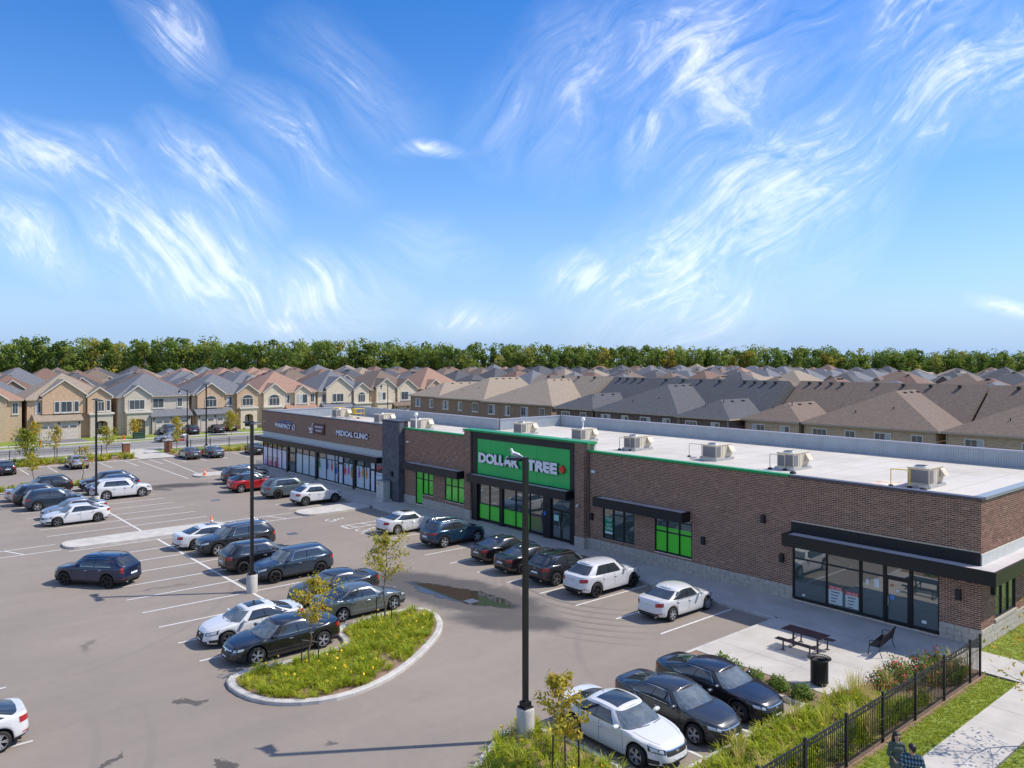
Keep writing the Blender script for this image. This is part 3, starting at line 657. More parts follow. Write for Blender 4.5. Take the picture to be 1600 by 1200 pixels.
# posters and notices inside the glass of the empty unit
M_poster = mat('poster paper', (.55, .62, .6), .7, var=.04); M_red = mat('red print', (.62, .05, .04), .6); M_ink = mat('black print', (.03, .03, .035), .7); M_paper = mat('white paper', (.75, .76, .74), .7)
def text_mesh(txt, size, ext=0.0, off=0.0, sx=1.0, align='LEFT', space=1.0):
    cu = bpy.data.curves.new('lettering', 'FONT'); cu.body = txt; cu.size = size; cu.extrude = ext; cu.offset = off; cu.align_x = align; cu.space_character = space; cu.resolution_u = 3
    o = bpy.data.objects.new('tmp', cu); COL.objects.link(o); dg = bpy.context.evaluated_depsgraph_get(); me = bpy.data.meshes.new_from_object(o.evaluated_get(dg)); bpy.data.objects.remove(o)
    if sx != 1: me.transform(Matrix.Diagonal((sx, 1, 1, 1)))
    return me
def front_text(txt, x0, x1, z0, z1, y, m_, ext=.0, off=0.0, parent=None, name='lettering', space=1.0):
    me = text_mesh(txt, 1, ext, off, space=space); co = np.empty(len(me.vertices) * 3, np.float32); me.vertices.foreach_get('co', co); co = co.reshape(-1, 3)
    mn, mx_ = co.min(0), co.max(0); s = np.array([(x1 - x0) / (mx_[0] - mn[0]), (z1 - z0) / (mx_[1] - mn[1])])
    co2 = np.empty_like(co); co2[:, 0] = x0 + (co[:, 0] - mn[0]) * s[0]; co2[:, 2] = z0 + (co[:, 1] - mn[1]) * s[1]; co2[:, 1] = y - co[:, 2]
    me.vertices.foreach_set('co', co2.ravel()); me.materials.clear(); me.materials.append(m_); me.update()
    o = link(name, me)
    if parent is None: P(o)
    else: o.parent = parent
    return o
def poster(x0, x1, z0, z1, y, m_, label, lines=()):
    o = MB().box(x0, x1, y - .004, y, z0, z1).build('poster', m_); tag(o, label, 'poster')
    for (t, a, b_, c, d, mm) in lines:
        front_text(t, x0 + (x1 - x0) * a, x0 + (x1 - x0) * b_, z0 + (z1 - z0) * c, z0 + (z1 - z0) * d, y - .006, mm, parent=o)
    return o
def lease(x0, x1, z0, z1, nth):
    o = poster(x0, x1, z0, z1, 37.083, M_poster, nth)
    h_ = MB().box(x0, x1, 37.074, 37.078, z1 - .17, z1).build('poster_header', M_red); h_.parent = o
    front_text('FOR LEASE', x0 + .08, x1 - .05, z1 - .145, z1 - .03, 37.072, M_paper, parent=o)
    for k in range(4): MB().box(x0 + .12, x1 - .14 - .06 * k, 37.0765, 37.078, z1 - .31 - .15 * k, z1 - .27 - .15 * k).build('print_line', M_ink, o)
lease(-19.6, -18.9, .42, 1.3, 'pale lease poster with red header next to the window mullion'); lease(-18.75, -18.1, .42, 1.2, 'pale lease poster with red header nearer the glass door')
part('notice', M_paper, (-17.75, -17.6, 37.07, 37.08, 1.75, 2.0)); part('notice', M_paper, (-17.35, -17.1, 37.07, 37.08, 1.7, 2.1)); part('notice', M_paper, (-21.0, -20.85, 37.07, 37.08, .45, .55)); part('notice', M_paper, (-15.2, -15.0, 37.07, 37.08, .55, .68))
part('notice', mat('orange card', (.7, .2, .08), .6), (-16.6, -16.45, 37.045, 37.055, 1.9, 2.0)); part('notice', mat('blue card', (.1, .25, .6), .6), (-16.6, -16.4, 37.045, 37.055, 1.3, 1.5)); part('notice', M_paper, (-16.3, -16.18, 37.045, 37.055, 1.7, 1.82))
# green shop
lime01 = lambda i, j: M_lime if j == 0 else None
window(-47.5, -44.98, .3, 3.0, (-46.2,), (1.5,), lime01, y=36.98); window(-44.63, -40.21, .3, 3.0, (-43.19, -41.67), (1.5,), lambda i, j: M_lime if (j == 0 and i < 2) else None, y=36.98)
door(-39.45, -37.5, 2.2, y=36.98, leafs=2, zt=3.0)
window(*W1, (W1[0] + .87, W1[0] + 1.74), ()); window(*W2, (W2[0] + .9, W2[0] + 1.8), (2.25,), lambda i, j: M_lime if j == 0 else None)
window(MA[0], MA[1], MA[2], 3.2, (), (2.42,), lambda i, j: M_lime); window(MBW[0], MBW[1], MBW[2], 3.2, (-54.3,), (2.42,), lambda i, j: M_lime); window(*MC, (-51.05, -50.2), (2.35,), lambda i, j: M_lime)
# strip of lime film in the upper panes of the window right of the door
part('lime_strip', M_lime, (W2[0] + .07, W2[1] - .07, 37.078, 37.084, 2.3, 2.52))
M_gposter = mat('green poster', (.0, .22, .10), .55)
o = poster(-34.55, -33.85, 1.35, 2.45, 37.083, M_gposter, 'green now open poster in the dark shop window', (('DOLLAR', .08, .92, .86, .96, M_paper), ('TREE', .2, .8, .74, .84, M_paper), ('NOW', .2, .8, .46, .62, M_paper), ('OPEN', .1, .9, .24, .4, M_paper)))
h_ = MB().box(-34.5, -33.9, 37.07, 37.078, 1.38, 1.5).build('poster_footer', M_paper); h_.parent = o
part('window_poster', mat('mint poster', (.35, .62, .55), .6), (-39.2, -38.75, 37.03, 37.04, 1.45, 1.85)); part('window_poster', mat('door poster', (.3, .12, .06), .6, col2=(.05, .25, .06), scale=4), (-41.55, -40.5, 37.055, 37.062, .5, 1.5))
part('accessible_sign', mat('blue sign', (.02, .15, .6), .5), (-40.1, -39.92, 36.915, 36.925, 1.7, 1.95))
M_letter = mat('white sign letter', (.78, .78, .80), .45)
M_lside = mat('letter return', (.03, .035, .04), .5)
def sign_letters(txt, x0, x1, z0, z1, y, label=None, off=.03, dep=.14, side=M_lside, face=M_letter, space=1.0):
    front_text(txt, x0, x1, z0, z1, y - dep, side, ext=dep / 2 - .005, off=off, name='letter_returns', space=space).location.y += dep / 2
    return front_text(txt, x0 + .01, x1 - .01, z0 + .01, z1 - .01, y - dep - .008, face, ext=0.002, off=off, name='sign_lettering', space=space)
sign_letters('DOLLAR', -47.2, -42.55, 4.62, 5.41, 36.9, off=.06, space=.95); sign_letters('TREE', -41.75, -38.6, 4.62, 5.41, 36.9, off=.06, space=.92)
leaf = [(0, .5), (.12, .28), (.27, .36), (.24, .1), (.46, .16), (.38, -.02), (.5, -.1), (.22, -.28), (.25, -.38), (.03, -.33), (.03, -.5)]
leaf = leaf + [(-x, z) for x, z in leaf[::-1]]
b = MB(); n_ = len(leaf); v0 = [(-38.17 + .52 * x, 36.76, 5.03 + .6 * z) for x, z in leaf]; v1 = [(x, 36.9, z) for x, _, z in v0]
b.add(v0 + v1, [tuple(range(n_))[::-1]] + [(i, (i + 1) % n_, n_ + (i + 1) % n_, n_ + i) for i in range(n_)]); P(b.build('red_maple_leaf', mat('red acrylic', (.75, .03, .02), .4)))
# clinic signs
M_navy = mat('navy returns', (.01, .02, .10), .5); M_face = mat('white acrylic', (.80, .82, .90), .4)
sign_letters('MEDICAL CLINIC', -69.93, -63.9, 5.02, 5.55, 37.0, off=.03, dep=.12, side=M_navy, face=M_face)
sign_letters('PHARMACY', -84.1, -80.1, 4.88, 5.4, 37.0, off=.035, dep=.12, side=M_navy, face=M_face)
sign_letters('COMPOUNDING', -83.3, -80.0, 5.5, 5.68, 37.0, off=.02, dep=.08, side=M_navy, face=mat('blue acrylic', (.25, .35, .75), .4))
b = MB(); pts = arc(-79.5, 5.14, .27, 90, -230, 14); b.path([(x, 36.9, z) for x, z in pts], .06, 0, 5); P(b.build('pharmacy_emblem', M_face))
part('brand_sign', mat('maroon sign', (.085, .018, .025), .5), (-74.75, -72.5, 36.86, 37.0, 4.85, 5.85))
front_text('FUSION HEALTH', -74.5, -72.7, 5.45, 5.66, 36.855, M_face, off=.02); front_text('PHARMACY', -74.3, -72.9, 5.08, 5.28, 36.855, M_face, off=.02)
b = MB(); b.lathe([(.0, -.28), (.22, -.28), (.22, -.22), (.09, -.18), (.1, -.1), (.24, 0), (.3, .18), (.31, .28)], 12, 0, (-75.35, 36.95, 5.12)); b.bar((-75.3, 36.93, 5.3), (-75.0, 36.93, 5.85), .05, 0, 6); P(b.build('mortar_and_pestle_emblem', M_face))
# clinic glazing: five bays with printed window film
def film_mat(name, base, seed, blobs=(), low=False):
    m_ = mat(name, base, .28, coat=.5); N, L, bs = nodes_of(m_); g = N.new('ShaderNodeNewGeometry').outputs['Position']; prev = None
    for (x, z, rx, rz, c) in blobs:
        mp = N.new('ShaderNodeMapping'); mp.vector_type = 'TEXTURE'; mp.inputs['Location'].default_value = (x, 0, z); mp.inputs['Scale'].default_value = (rx, 1e6, rz); L.new(g, mp.inputs['Vector'])
        no = N.new('ShaderNodeTexNoise'); no.inputs['Scale'].default_value = 5; L.new(g, no.inputs['Vector'])
        ln = N.new('ShaderNodeVectorMath'); ln.operation = 'LENGTH'; L.new(mp.outputs[0], ln.inputs[0])
        a = N.new('ShaderNodeMath'); a.operation = 'ADD'; L.new(ln.outputs['Value'], a.inputs[0]); L.new(no.outputs['Fac'], a.inputs[1])
        lt = N.new('ShaderNodeMath'); lt.operation = 'LESS_THAN'; L.new(a.outputs[0], lt.inputs[0]); lt.inputs[1].default_value = 1.4
        mx_ = N.new('ShaderNodeMix'); mx_.data_type = 'RGBA'; L.new(lt.outputs[0], mx_.inputs['Factor']); mx_.inputs['B'].default_value = (*c, 1)
        if prev is None: mx_.inputs['A'].default_value = (*base, 1)
        else: L.new(prev, mx_.inputs['A'])
        prev = mx_.outputs['Result']
    if prev is not None: L.new(prev, bs.inputs['Base Color'])
    return m_
rng = random.Random(5); figs = []
for x in (-73.9, -72.2, -71.3, -70.4, -68.6, -67.9, -67.3, -65.9, -65.2, -64.5, -63.6):
    sk = rng.choice([(.35, .17, .10), (.45, .25, .16), (.16, .08, .05)]); cl = rng.choice([(.7, .05, .05), (.55, .3, .03), (.05, .35, .15), (.45, .1, .4), (.6, .6, .65), (.1, .15, .45)])
    z = rng.uniform(1.9, 2.25); figs += [(x, z - .38, .24, .45, cl), (x, z + .1, .12, .16, sk), (x, z + .2, .12, .1, (.03, .02, .015))]
M_film = film_mat('printed window film', (.60, .68, .74), 1, figs)
figs2 = []
for x, c in ((-87.2, (.3, .2, .5)), (-86.5, (.5, .25, .4)), (-85.9, (.65, .08, .16)), (-85.2, (.6, .35, .4)), (-84.6, (.6, .1, .15)), (-84.0, (.55, .25, .35))):
    figs2 += [(x, .7, .34, .5, c), (x + .1, 1.25, .13, .17, (.5, .27, .2)), (x + .1, 1.36, .14, .1, (.05, .03, .02))]
M_film2 = film_mat('lilac window film', (.70, .68, .78), 2, figs2); M_film3 = mat('pale blue window film', (.58, .68, .70), .3, coat=.5, var=.05)
part('clinic_sill', M_conc, (-88, -61.4, 37.0, 37.25, ZB, .3))
window(-87.95, -81.62, .3, 3.2, (-86.7, -85.4, -84.15, -82.9), (2.45,), lambda i, j: M_film2 if j == 0 else None, y=37.05)
window(-79.35, -74.72, .3, 3.2, (-77.8, -76.25), (2.45,), lambda i, j: M_film3 if j == 0 else None, y=37.05)
window(-74.2, -69.95, .3, 3.2, (-72.4, -70.6), (2.45,), lambda i, j: M_film if j == 0 or i > 0 else None, y=37.05)
window(-68.9, -66.9, .3, 3.2, (), (2.45,), lambda i, j: M_film if j == 0 else None, y=37.05)
window(-66.45, -63.85, .3, 3.2, (-64.9,), (2.45,), lambda i, j: M_film if j == 0 else None, y=37.05)
window(-62.9, -61.4, .3, 3.2, (), (2.2,), lambda i, j: mat('white film', (.70, .76, .84), .3, coat=.5) if j == 0 else None, y=37.05)
door(-81.0, -79.4, 2.35, y=37.05); door(-69.94, -68.92, 2.3, y=37.05, gm=mat('white film', (.70, .76, .84), .3)); door(-63.84, -62.91, 2.3, y=37.05, gm=mat('white film', (.70, .76, .84), .3))
for x in (-81.3, -74.46, -66.68): part('storefront_post', M_alu, (x - .25, x + .25, 37.0, 37.25, ZB, 3.2))
for i in range(3): part('print_line', mat('blue print', (.12, .2, .42), .6), (-62.75, -61.55, 37.126, 37.13, 1.9 - .12 * i - (.6 if i else 0), 1.96 - .12 * i - (.6 if i else 0)))
# end wall windows
for h in sideH[:3]:
    b = MB()
    for y in (h[0], (2 * h[0] + h[1]) / 3, (h[0] + 2 * h[1]) / 3, h[1] - .06): b.box(BX1 - .12, BX1 - .02, y, y + .06, h[2], h[3])
    b.box(BX1 - .12, BX1 - .019, h[0], h[1], h[2], h[2] + .08); o = P(b.build('end_window', M_alu))
    for k in range(3):
        a = h[0] + (h[1] - h[0]) * k / 3; g_ = MB().box(BX1 - .1, BX1 - .08, a + .06, a + (h[1] - h[0]) / 3, h[2] + .08, h[3]).build('pane', M_glass); g_.parent = o
    part('stone_sill', M_stone, (BX1 - .05, BX1 + .06, h[0] - .05, h[1] + .05, h[2] - .13, h[2] - .002))
# wall lights, cameras
def wall_light(x, z, y=BF, side=False):
    b = MB(); 
    if side: b.box(BX1, BX1 + .17, y - .1, y + .1, z - .22, z + .22)
    else: b.box(x - .1, x + .1, y - .17, y - .004, z - .22, z + .22); b.box(x - .07, x + .07, y - .15, y - .02, z - .235, z - .22, 1)
    P(b.build('wall_light', [M_black, M_paper]))
for (x, y) in ((1098, 845), (1221, 872), (1497, 930)): X, Z = wall(x, y, 36.9); wall_light(X, Z)
X, Z = wall(1192, 811, 36.9); wall_light(X, Z); X, Z = wall(924, 807, 36.9); wall_light(X, Z, 36.99); wall_light(-58.9, 2.5, 36.44); wall_light(0, 2.4, 38.2, True)
def dome(x, z, y):
    b = MB(); b.box(x - .06, x + .06, y - .06, y - .004, z - .06, z + .06); b.lathe([(.0, -.1), (.05, -.09), (.075, -.04), (.075, 0), (0, .02)], 10, 0, (x, y - .12, z)); P(b.build('security_camera', M_paper))
dome(-35.5, 5.2, BF); dome(-36.5, 2.9, 36.62); dome(-57.3, 5.35, BF); dome(-87.2, 5.4, BF)
part('emergency_light', M_paper, (-35.6, -35.3, 36.9, 36.99, 5.1, 5.25)); part('emergency_light', M_paper, (-57.4, -57.15, 36.9, 36.99, 5.3, 5.45))
b = MB(); b.bar((-35.8, 36.93, .9), (-35.8, 36.93, 6.3), .03, 0, 6); P(b.build('conduit', mat('brown pipe', (.1, .07, .06), .5)))
# roof
ZR = 5.55
roofo = P(MB().prism([(BX0 + .3, 37.3), (BX1 - .3, 37.3), (BX1 - .3, BB - .3), (-59.1, BB - .3), (-59.1, 48.6), (BX0 + .3, 48.6)], ZR - .2, ZR).build('roof', M_roof))
M_rust = mat('rust stain membrane', (.42, .22, .12), .8, col2=(.7, .62, .52), scale=1.2)
def child(o, parent): o.parent = parent; o.matrix_parent_inverse = PINV; return o
def screen(a, b, z0, z1, name='metal_screen'):
    a = Vector(a); b = Vector(b); L_ = (b - a).length; d = (b - a) / L_; nrm = Vector((d.y, -d.x)); n_ = int(L_ / .15); pts = []
    for i in range(n_ + 1):
        for k, (s, o_) in enumerate(((0, 0), (.55, 0), (.68, .035), (.87, .035))):
            t = min(L_, (i + s) * L_ / n_); pts.append(a + d * t + nrm * o_)
    m = MB(); v = [(p.x, p.y, z0) for p in pts] + [(p.x, p.y, z1) for p in pts]; k = len(pts)
    m.add(v, [(i, i + 1, k + i + 1, k + i) for i in range(k - 1)])
    o = P(m.build(name, M_screen))
    c = MB(); q = [a - nrm * .25, b - nrm * .25, b + nrm * .07, a + nrm * .07]; c.prism([(p.x, p.y) for p in q], z1, z1 + .09); P(c.build('screen_cap', mat('screen cap', (.45, .42, .47), .4, .4)))
    return o
screen((BX0 + .32, 48.55), (-59.12, 48.55), ZR, 6.55); screen((-59.06, BB - .32), (BX1 - .32, BB - .32), ZR, 6.55); screen((-59.05, 48.6), (-59.05, BB - .35), ZR, 6.55); screen((BX0 + .32, 37.36), (BX0 + .32, 48.5), ZR, 6.5)
part('inner_parapet', M_roof, (-57.0, BX1 - .3, 37.345, 37.45, ZR, 6.3)); part('inner_parapet', M_roof, (BX0 + .4, -60.6, 37.345, 37.45, ZR, 6.4))
for k in range(24):
    x = -57 + 1.83 * k; part('membrane_seam', mat('seam', (.42, .385, .33), .7), (x, x + .05, 37.5, BB - .5, ZR + .001, ZR + .005))
for k in range(14):
    x = -86.5 + 1.95 * k; part('membrane_seam', _mats['seam'], (x, x + .05, 37.5, 48.4, ZR + .001, ZR + .005))
part('roof_stain', M_rust, (-20.6, -18.2, 43.2, 45.0, ZR + .003, ZR + .006))
M_beige = mat('beige sheet metal', (.56, .49, .37), .55, var=.06, scale=2); M_coil = mat('condenser coil', (.16, .16, .17), .6, var=.2, scale=60, stretch=(1, 1, .1))
def hvac_unit(x, y, label, wd=1.12, dp=1.85, h=.84):
    """near right bottom corner at x,y on the roof"""
    e = empty('rooftop_unit', (x, y, ZR), 0, label, 'rooftop unit', 'rooftop air units')
    MB().box(-wd - .1, .1, -.1, dp + .1, 0, .18).build('curb', M_steel, e)
    MB().box(-wd, 0, 0, dp, .181, h + .18).build('cabinet', M_beige, e)
    for (a, c) in ((-wd + .06, -.06),): MB().box(a, c, -.02, -.001, .26, h + .1).build('coil_panel', M_coil, e)
    MB().box(.001, .02, .06, .5, .26, h + .1).build('coil_panel', M_coil, e)
    MB().box(-wd - .03, .03, -.03, dp + .02, h + .181, h + .23).build('lid', M_beige, e)
    b = MB(); b.lathe([(.36, 0), (.36, .08), (.31, .08)], 16, 0, (-wd / 2, .5, h + .23)); b.lathe([(.31, .03), (.05, .04), (0, .04)], 16, 1, (-wd / 2, .5, h + .23)); b.build('fan_shroud', [M_steel, M_coil], e)
    b = MB(); b.add([(.02, dp * .72, .5), (.02, dp, .5), (.3, dp, .58), (.3, dp * .72, .58), (.02, dp * .72, h + .15), (.02, dp, h + .15)], [(0, 1, 2, 3), (3, 2, 5, 4), (0, 3, 4), (1, 5, 2)]); b.build('intake_hood', M_beige, e)
    for t in (.7, 1.1, 1.5): MB().box(.001, .012, t, t + .015, .22, h + .15).build('panel_seam', M_steel, e)
    return e
units = [(1452, 764, 'beige rooftop air unit beside the rust stain on the white roof'), (1240, 736, 'beige rooftop air unit where the green cap ends'), (1119, 721, 'beige rooftop air unit over the long brick wall'), (992.5, 705, 'beige rooftop air unit behind the green cap left of the long wall'),
         (908, 691, 'beige rooftop air unit right behind the green shop portal'), (815, 680, 'beige rooftop air unit peeking over the black sign frame'), (651, 673, 'beige rooftop air unit beside the white vent pipe'), (593, 663, 'beige rooftop air unit beside the charcoal pier'), (526, 654, 'beige rooftop air unit by the yellow guard rails')]
for x, y, lab in units:
    p = gp(x, y, ZR); hvac_unit(p.x, max(p.y, 39.2), lab)
M_yel = mat('safety yellow', (.75, .50, .01), .5)
def gas_line(px_, py_, lab, m_):
    p = gp(px_, py_, ZR); b = MB(); b.path([(p.x, p.y, ZR), (p.x, p.y, ZR + .95), (p.x + .9, p.y + .2, ZR + .95), (p.x + .9, p.y + .2, ZR + .1)], .025); b.lathe([(.14, 0), (.12, .1), (.03, .12)], 10, 1, (p.x, p.y, ZR)); b.lathe([(.14, 0), (.12, .1), (.03, .12)], 10, 1, (p.x + .9, p.y + .2, ZR)); P(b.build('gas_pipe', [m_, M_rubber]))
for a in ((1392, 760, 'a', M_yel), (1203, 733, 'b', M_beige), (1077, 714, 'c', M_beige), (968, 703, 'd', M_beige)): gas_line(*a)
def guard(px_, py_, lab):
    p = gp(px_, py_, ZR); e = empty('guard_rail', p, 0, lab, 'guard rail', 'yellow roof guard rails'); b = MB()
    for x in (0, .75):
        for y in (0, 1.1): b.bar((x, y, 0), (x, y, 1.15), .028)
    b.build('post', M_yel, e); b = MB()
    for z in (.6, 1.14): b.path([(0, 0, z), (.75, 0, z), (.75, 1.1, z), (0, 1.1, z), (0, 0, z)], .026)
    b.box(.05, .7, .02, .06, .65, 1.1); b.build('rail', M_yel, e)
guard(521, 652, 'yellow guard rails of the roof hatch near the rear screen'); guard(551, 654, 'yellow guard rails of the roof hatch nearer the charcoal pier')
for (x, y) in ((650, 674), (911, 684)):
    p = gp(x, y, ZR); b = MB(); b.bar((p.x, p.y, ZR), (p.x, p.y, ZR + 1.5), .06, 0, 8); b.lathe([(.0, .2), (.16, .16), (.2, .0), (.16, -.12), (.06, -.16)], 12, 0, (p.x, p.y, ZR + 1.6)); P(b.build('vent_pipe', M_paper))
for k in range(9):
    x = -84 + k * 8.2 + random.uniform(-1, 1); y = random.uniform(41, 46.5); part('roof_hatch_curb', M_steel, (x, x + .35, y, y + .35, ZR, ZR + .1)); P(MB().lathe([(.2, 0), (.17, .12), (0, .14)], 8, 0, (x + 1.6, y + .8, ZR)).build('roof_drain', M_rubber))
# utility cabinet by the charcoal pier
p = gp(617, 785, .15); e = empty('utility_cabinet', (-59.6, 35.95, .15), 0, 'grey electrical cabinet with red sticker beside charcoal pier', 'cabinet')
MB().box(-.75, .75, -.5, .42, 0, .18).build('plinth', M_conc, e); MB().box(-.6, .6, -.35, .3, .181, 1.7).build('housing', mat('cabinet grey', (.45, .45, .40), .5, var=.15, scale=4), e)
MB().box(-.57, -.01, -.37, -.351, .25, 1.6).build('door', mat('cabinet door', (.50, .50, .45), .5, var=.1, scale=5), e); MB().box(.01, .57, -.37, -.351, .25, 1.6).build('door', _mats['cabinet door'], e); MB().box(-.35, -.1, -.378, -.371, 1.4, 1.55).build('warning_sticker', M_red, e); MB().box(-.65, .65, -.4, .34, 1.701, 1.75).build('lid', M_steel, e)
# ------------------------------------------------------------------ vehicles
M_cglass = mat('car glass', (.028, .035, .040), .03); nodes_of(M_cglass)[2].inputs['IOR'].default_value = 1.85
M_wglass = mat('windscreen glass', (.085, .105, .11), .04, var=.35, scale=2.5); nodes_of(M_wglass)[2].inputs['IOR'].default_value = 2.1
M_clad = mat('black plastic', (.018, .018, .019), .55); M_under = mat('underbody', (.006, .006, .006), .9)
M_lamp = mat('headlamp', (.50, .53, .56), .12, .2, coat=1); M_tail = mat('tail lamp', (.35, .008, .012), .2, coat=1); M_plate = mat('licence plate', (.62, .66, .72), .5); M_amber = mat('amber lamp', (.6, .18, .02), .3, coat=1)
M_seam = mat('panel gap', (.008, .008, .009), .8)
M_trimk = mat('gloss black trim', (.008, .008, .009), .15, coat=.5)
rims = {'silver': mat('silver alloy', (.55, .56, .58), .3, .7), 'dark': mat('dark alloy', (.03, .03, .033), .35, .5), 'grey': mat('grey alloy', (.2, .2, .21), .35, .6)}
def paint(name, c, metal=.0): return mat('paint ' + name, c, .32 if metal else .28, metal, coat=1.0)
PAINT = {'white': paint('white', (.62, .62, .61)), 'pearl': paint('pearl', (.60, .60, .60)), 'black': paint('black', (.006, .006, .008)), 'charcoal': paint('charcoal', (.035, .038, .043), .5), 'grey': paint('grey', (.10, .105, .11), .5), 'navy': paint('navy', (.008, .018, .055), .3),
         'slate': paint('slate', (.035, .055, .08), .5), 'bluegrey': paint('bluegrey', (.13, .17, .19), .5), 'green grey': paint('green grey', (.17, .19, .185), .6), 'silver': paint('silver', (.45, .46, .48), .7), 'red': paint('red', (.40, .012, .016), .2), 'teal': paint('teal', (.012, .045, .085), .4), 'sky': paint('skyblue', (.07, .16, .30), .4)}
def sup_table(nf, nr, N=400):
    th = np.linspace(0, math.pi, N); c, s = np.cos(th), np.sin(th); n_ = np.where(c > 0, nf, nr)
    x = np.sign(c) * np.abs(c) ** (2 / n_); y = np.abs(s) ** (2 / n_); return x, y
class Ring:
    """half outline from the middle of the nose to the middle of the tail, by arc length 0..1; negative s mirrors"""
    def __init__(r, hl, hw, nf, nr):
        x, y = sup_table(nf, nr); d = np.hypot(np.diff(x * hl), np.diff(y * hw)); L_ = np.concatenate([[0], np.cumsum(d)]); r.s = L_ / L_[-1]; r.x, r.y, r.len = x, y, L_[-1]
    def at(r, s): a = np.abs(s); return np.interp(a, r.s, r.x), np.interp(a, r.s, r.y) * np.sign(s)
    def s_x(r, cx): return float(np.interp(-cx, -r.x, r.s))
    def s_front(r, cy): k = len(r.x) // 2; return float(np.interp(cy, r.y[:k], r.s[:k]))
    def s_rear(r, cy): k = len(r.x) // 2; return float(np.interp(cy, r.y[k:][::-1], r.s[k:][::-1]))
def pchip(xs, ys, x):
    xs = np.array(xs, float); ys = np.array(ys, float); h = np.diff(xs); dl = np.diff(ys) / h; m_ = np.zeros(len(xs))
    for i in range(1, len(xs) - 1): m_[i] = 0 if dl[i - 1] * dl[i] <= 0 else 2 * dl[i - 1] * dl[i] / (dl[i - 1] + dl[i])
    m_[0], m_[-1] = dl[0], dl[-1]; x = np.clip(x, xs[0], xs[-1]); i = np.clip(np.searchsorted(xs, x) - 1, 0, len(xs) - 2); t = (x - xs[i]) / h[i]
    return (2 * t**3 - 3 * t**2 + 1) * ys[i] + (t**3 - 2 * t**2 + t) * h[i] * m_[i] + (-2 * t**3 + 3 * t**2) * ys[i + 1] + (t**3 - t**2) * h[i] * m_[i + 1]
STY = {  # shoulder line, greenhouse (u of screen base, roof front, roof rear, rear glass base), roof height
 'sedan': dict(L=4.65, W=1.82, H=1.44, wb=2.72, r=.33, sh=([0, .03, .08, .18, .28, .5, .72, .87, .96, 1], [.66, .73, .79, .875, .935, .955, .985, 1.03, 1.035, .98]), gh=(.245, .40, .70, .90), bot=.2, wr=.655, wbase=.872, rr=[.14, .05, 0, 0, .015, .03, .045, .09], fr=[.10, .03, 0, .01, .03, .07, .12, .22]),
 'hatch': dict(L=4.5, W=1.84, H=1.47, wb=2.70, r=.34, sh=([0, .03, .08, .18, .28, .5, .72, .9, .97, 1], [.66, .74, .80, .885, .95, .97, 1.01, 1.06, 1.06, 1.0]), gh=(.25, .41, .72, .95), bot=.2, wr=.655, wbase=.875, rr=[.12, .05, 0, 0, .015, .03, .05, .1], fr=[.10, .03, 0, .01, .03, .07, .12, .22]),
 'suv': dict(L=4.65, W=1.88, H=1.68, wb=2.72, r=.37, sh=([0, .03, .08, .18, .27, .5, .75, .95, 1], [.76, .85, .94, 1.02, 1.075, 1.095, 1.13, 1.15, 1.1]), gh=(.245, .385, .86, .975), bot=.27, wr=.655, wbase=.86, rr=[.14, .05, 0, .0, .03, .05, .06, .09], fr=[.10, .03, 0, .005, .02, .05, .09, .17]),
 'bigsuv': dict(L=5.0, W=1.95, H=1.77, wb=2.95, r=.39, sh=([0, .03, .08, .18, .26, .5, .75, .95, 1], [.82, .93, 1.01, 1.08, 1.13, 1.14, 1.16, 1.18, 1.12]), gh=(.235, .36, .88, .98), bot=.27, wr=.69, wbase=.89, rr=[.14, .05, 0, .0, .03, .05, .06, .08], fr=[.10, .03, 0, .005, .02, .05, .08, .15]),
}
T_ROW = np.array([0, .05, .18, .38, .58, .78, .92, 1.0]); WF = np.array([.955, .975, .994, .999, .986, .992, .972, .945])
_wheel = {}
def wheel_meshes(r, rim, spokes, key):
    k = (r, rim, spokes)
    if k in _wheel: return _wheel[k]
    wd = .225; b = MB(); M_ = Matrix.Rotation(R(90), 4, 'X')
    b.lathe([(r * .70, -wd / 2), (r * .9, -wd / 2), (r * .985, -wd / 2 + .03), (r, -.05), (r, .05), (r * .985, wd / 2 - .03), (r * .9, wd / 2), (r * .70, wd / 2)], 24, 0, M=M_)
    ty = b.mesh('tyre', M_rubber, 50); b = MB()
    # outer face is -y after rotation about x (z -> -y): build at z = wd/2
    zf = wd / 2 - .015
    b.lathe([(r * .72, zf + .012), (r * .67, zf + .012), (r * .65, zf - .03), (r * .64, -.08)], 24, 0, M=M_); b.lathe([(r * .64, zf - .07), (0, zf - .075)], 24, 1, M=M_); b.lathe([(0, zf + .005), (r * .13, zf + .004), (r * .17, zf - .02)], 12, 0, M=M_)
    for i in range(spokes):
        for da in ((-.13, .13) if spokes == 5 else (0,)):
            a = 2 * math.pi * i / spokes; a0 = a + da * .5; a1 = a + da * 1.25; w0, w1 = (r * .05, r * .055) if spokes == 5 else (r * .06, r * .075)
            p0 = Vector((math.cos(a0), math.sin(a0), 0)); p1 = Vector((math.cos(a1), math.sin(a1), 0)); t0 = Vector((-p0.y, p0.x, 0)); t1 = Vector((-p1.y, p1.x, 0))
            A, B = p0 * r * .12, p1 * r * .675
            vs_ = [A - t0 * w0 + Vector((0, 0, zf)), A + t0 * w0 + Vector((0, 0, zf)), B + t1 * w1 + Vector((0, 0, zf + .004)), B - t1 * w1 + Vector((0, 0, zf + .004))]
            lo = [v - Vector((0, 0, .05)) for v in vs_]; b.add([M_ @ v for v in vs_ + lo], [(0, 1, 2, 3), (0, 4, 5, 1), (2, 6, 7, 3), (1, 5, 6, 2), (3, 7, 4, 0)], 0)
    ri = b.mesh('rim', [rims[rim], M_under], 40); _wheel[k] = (ty, ri); return _wheel[k]
_carmesh = {}
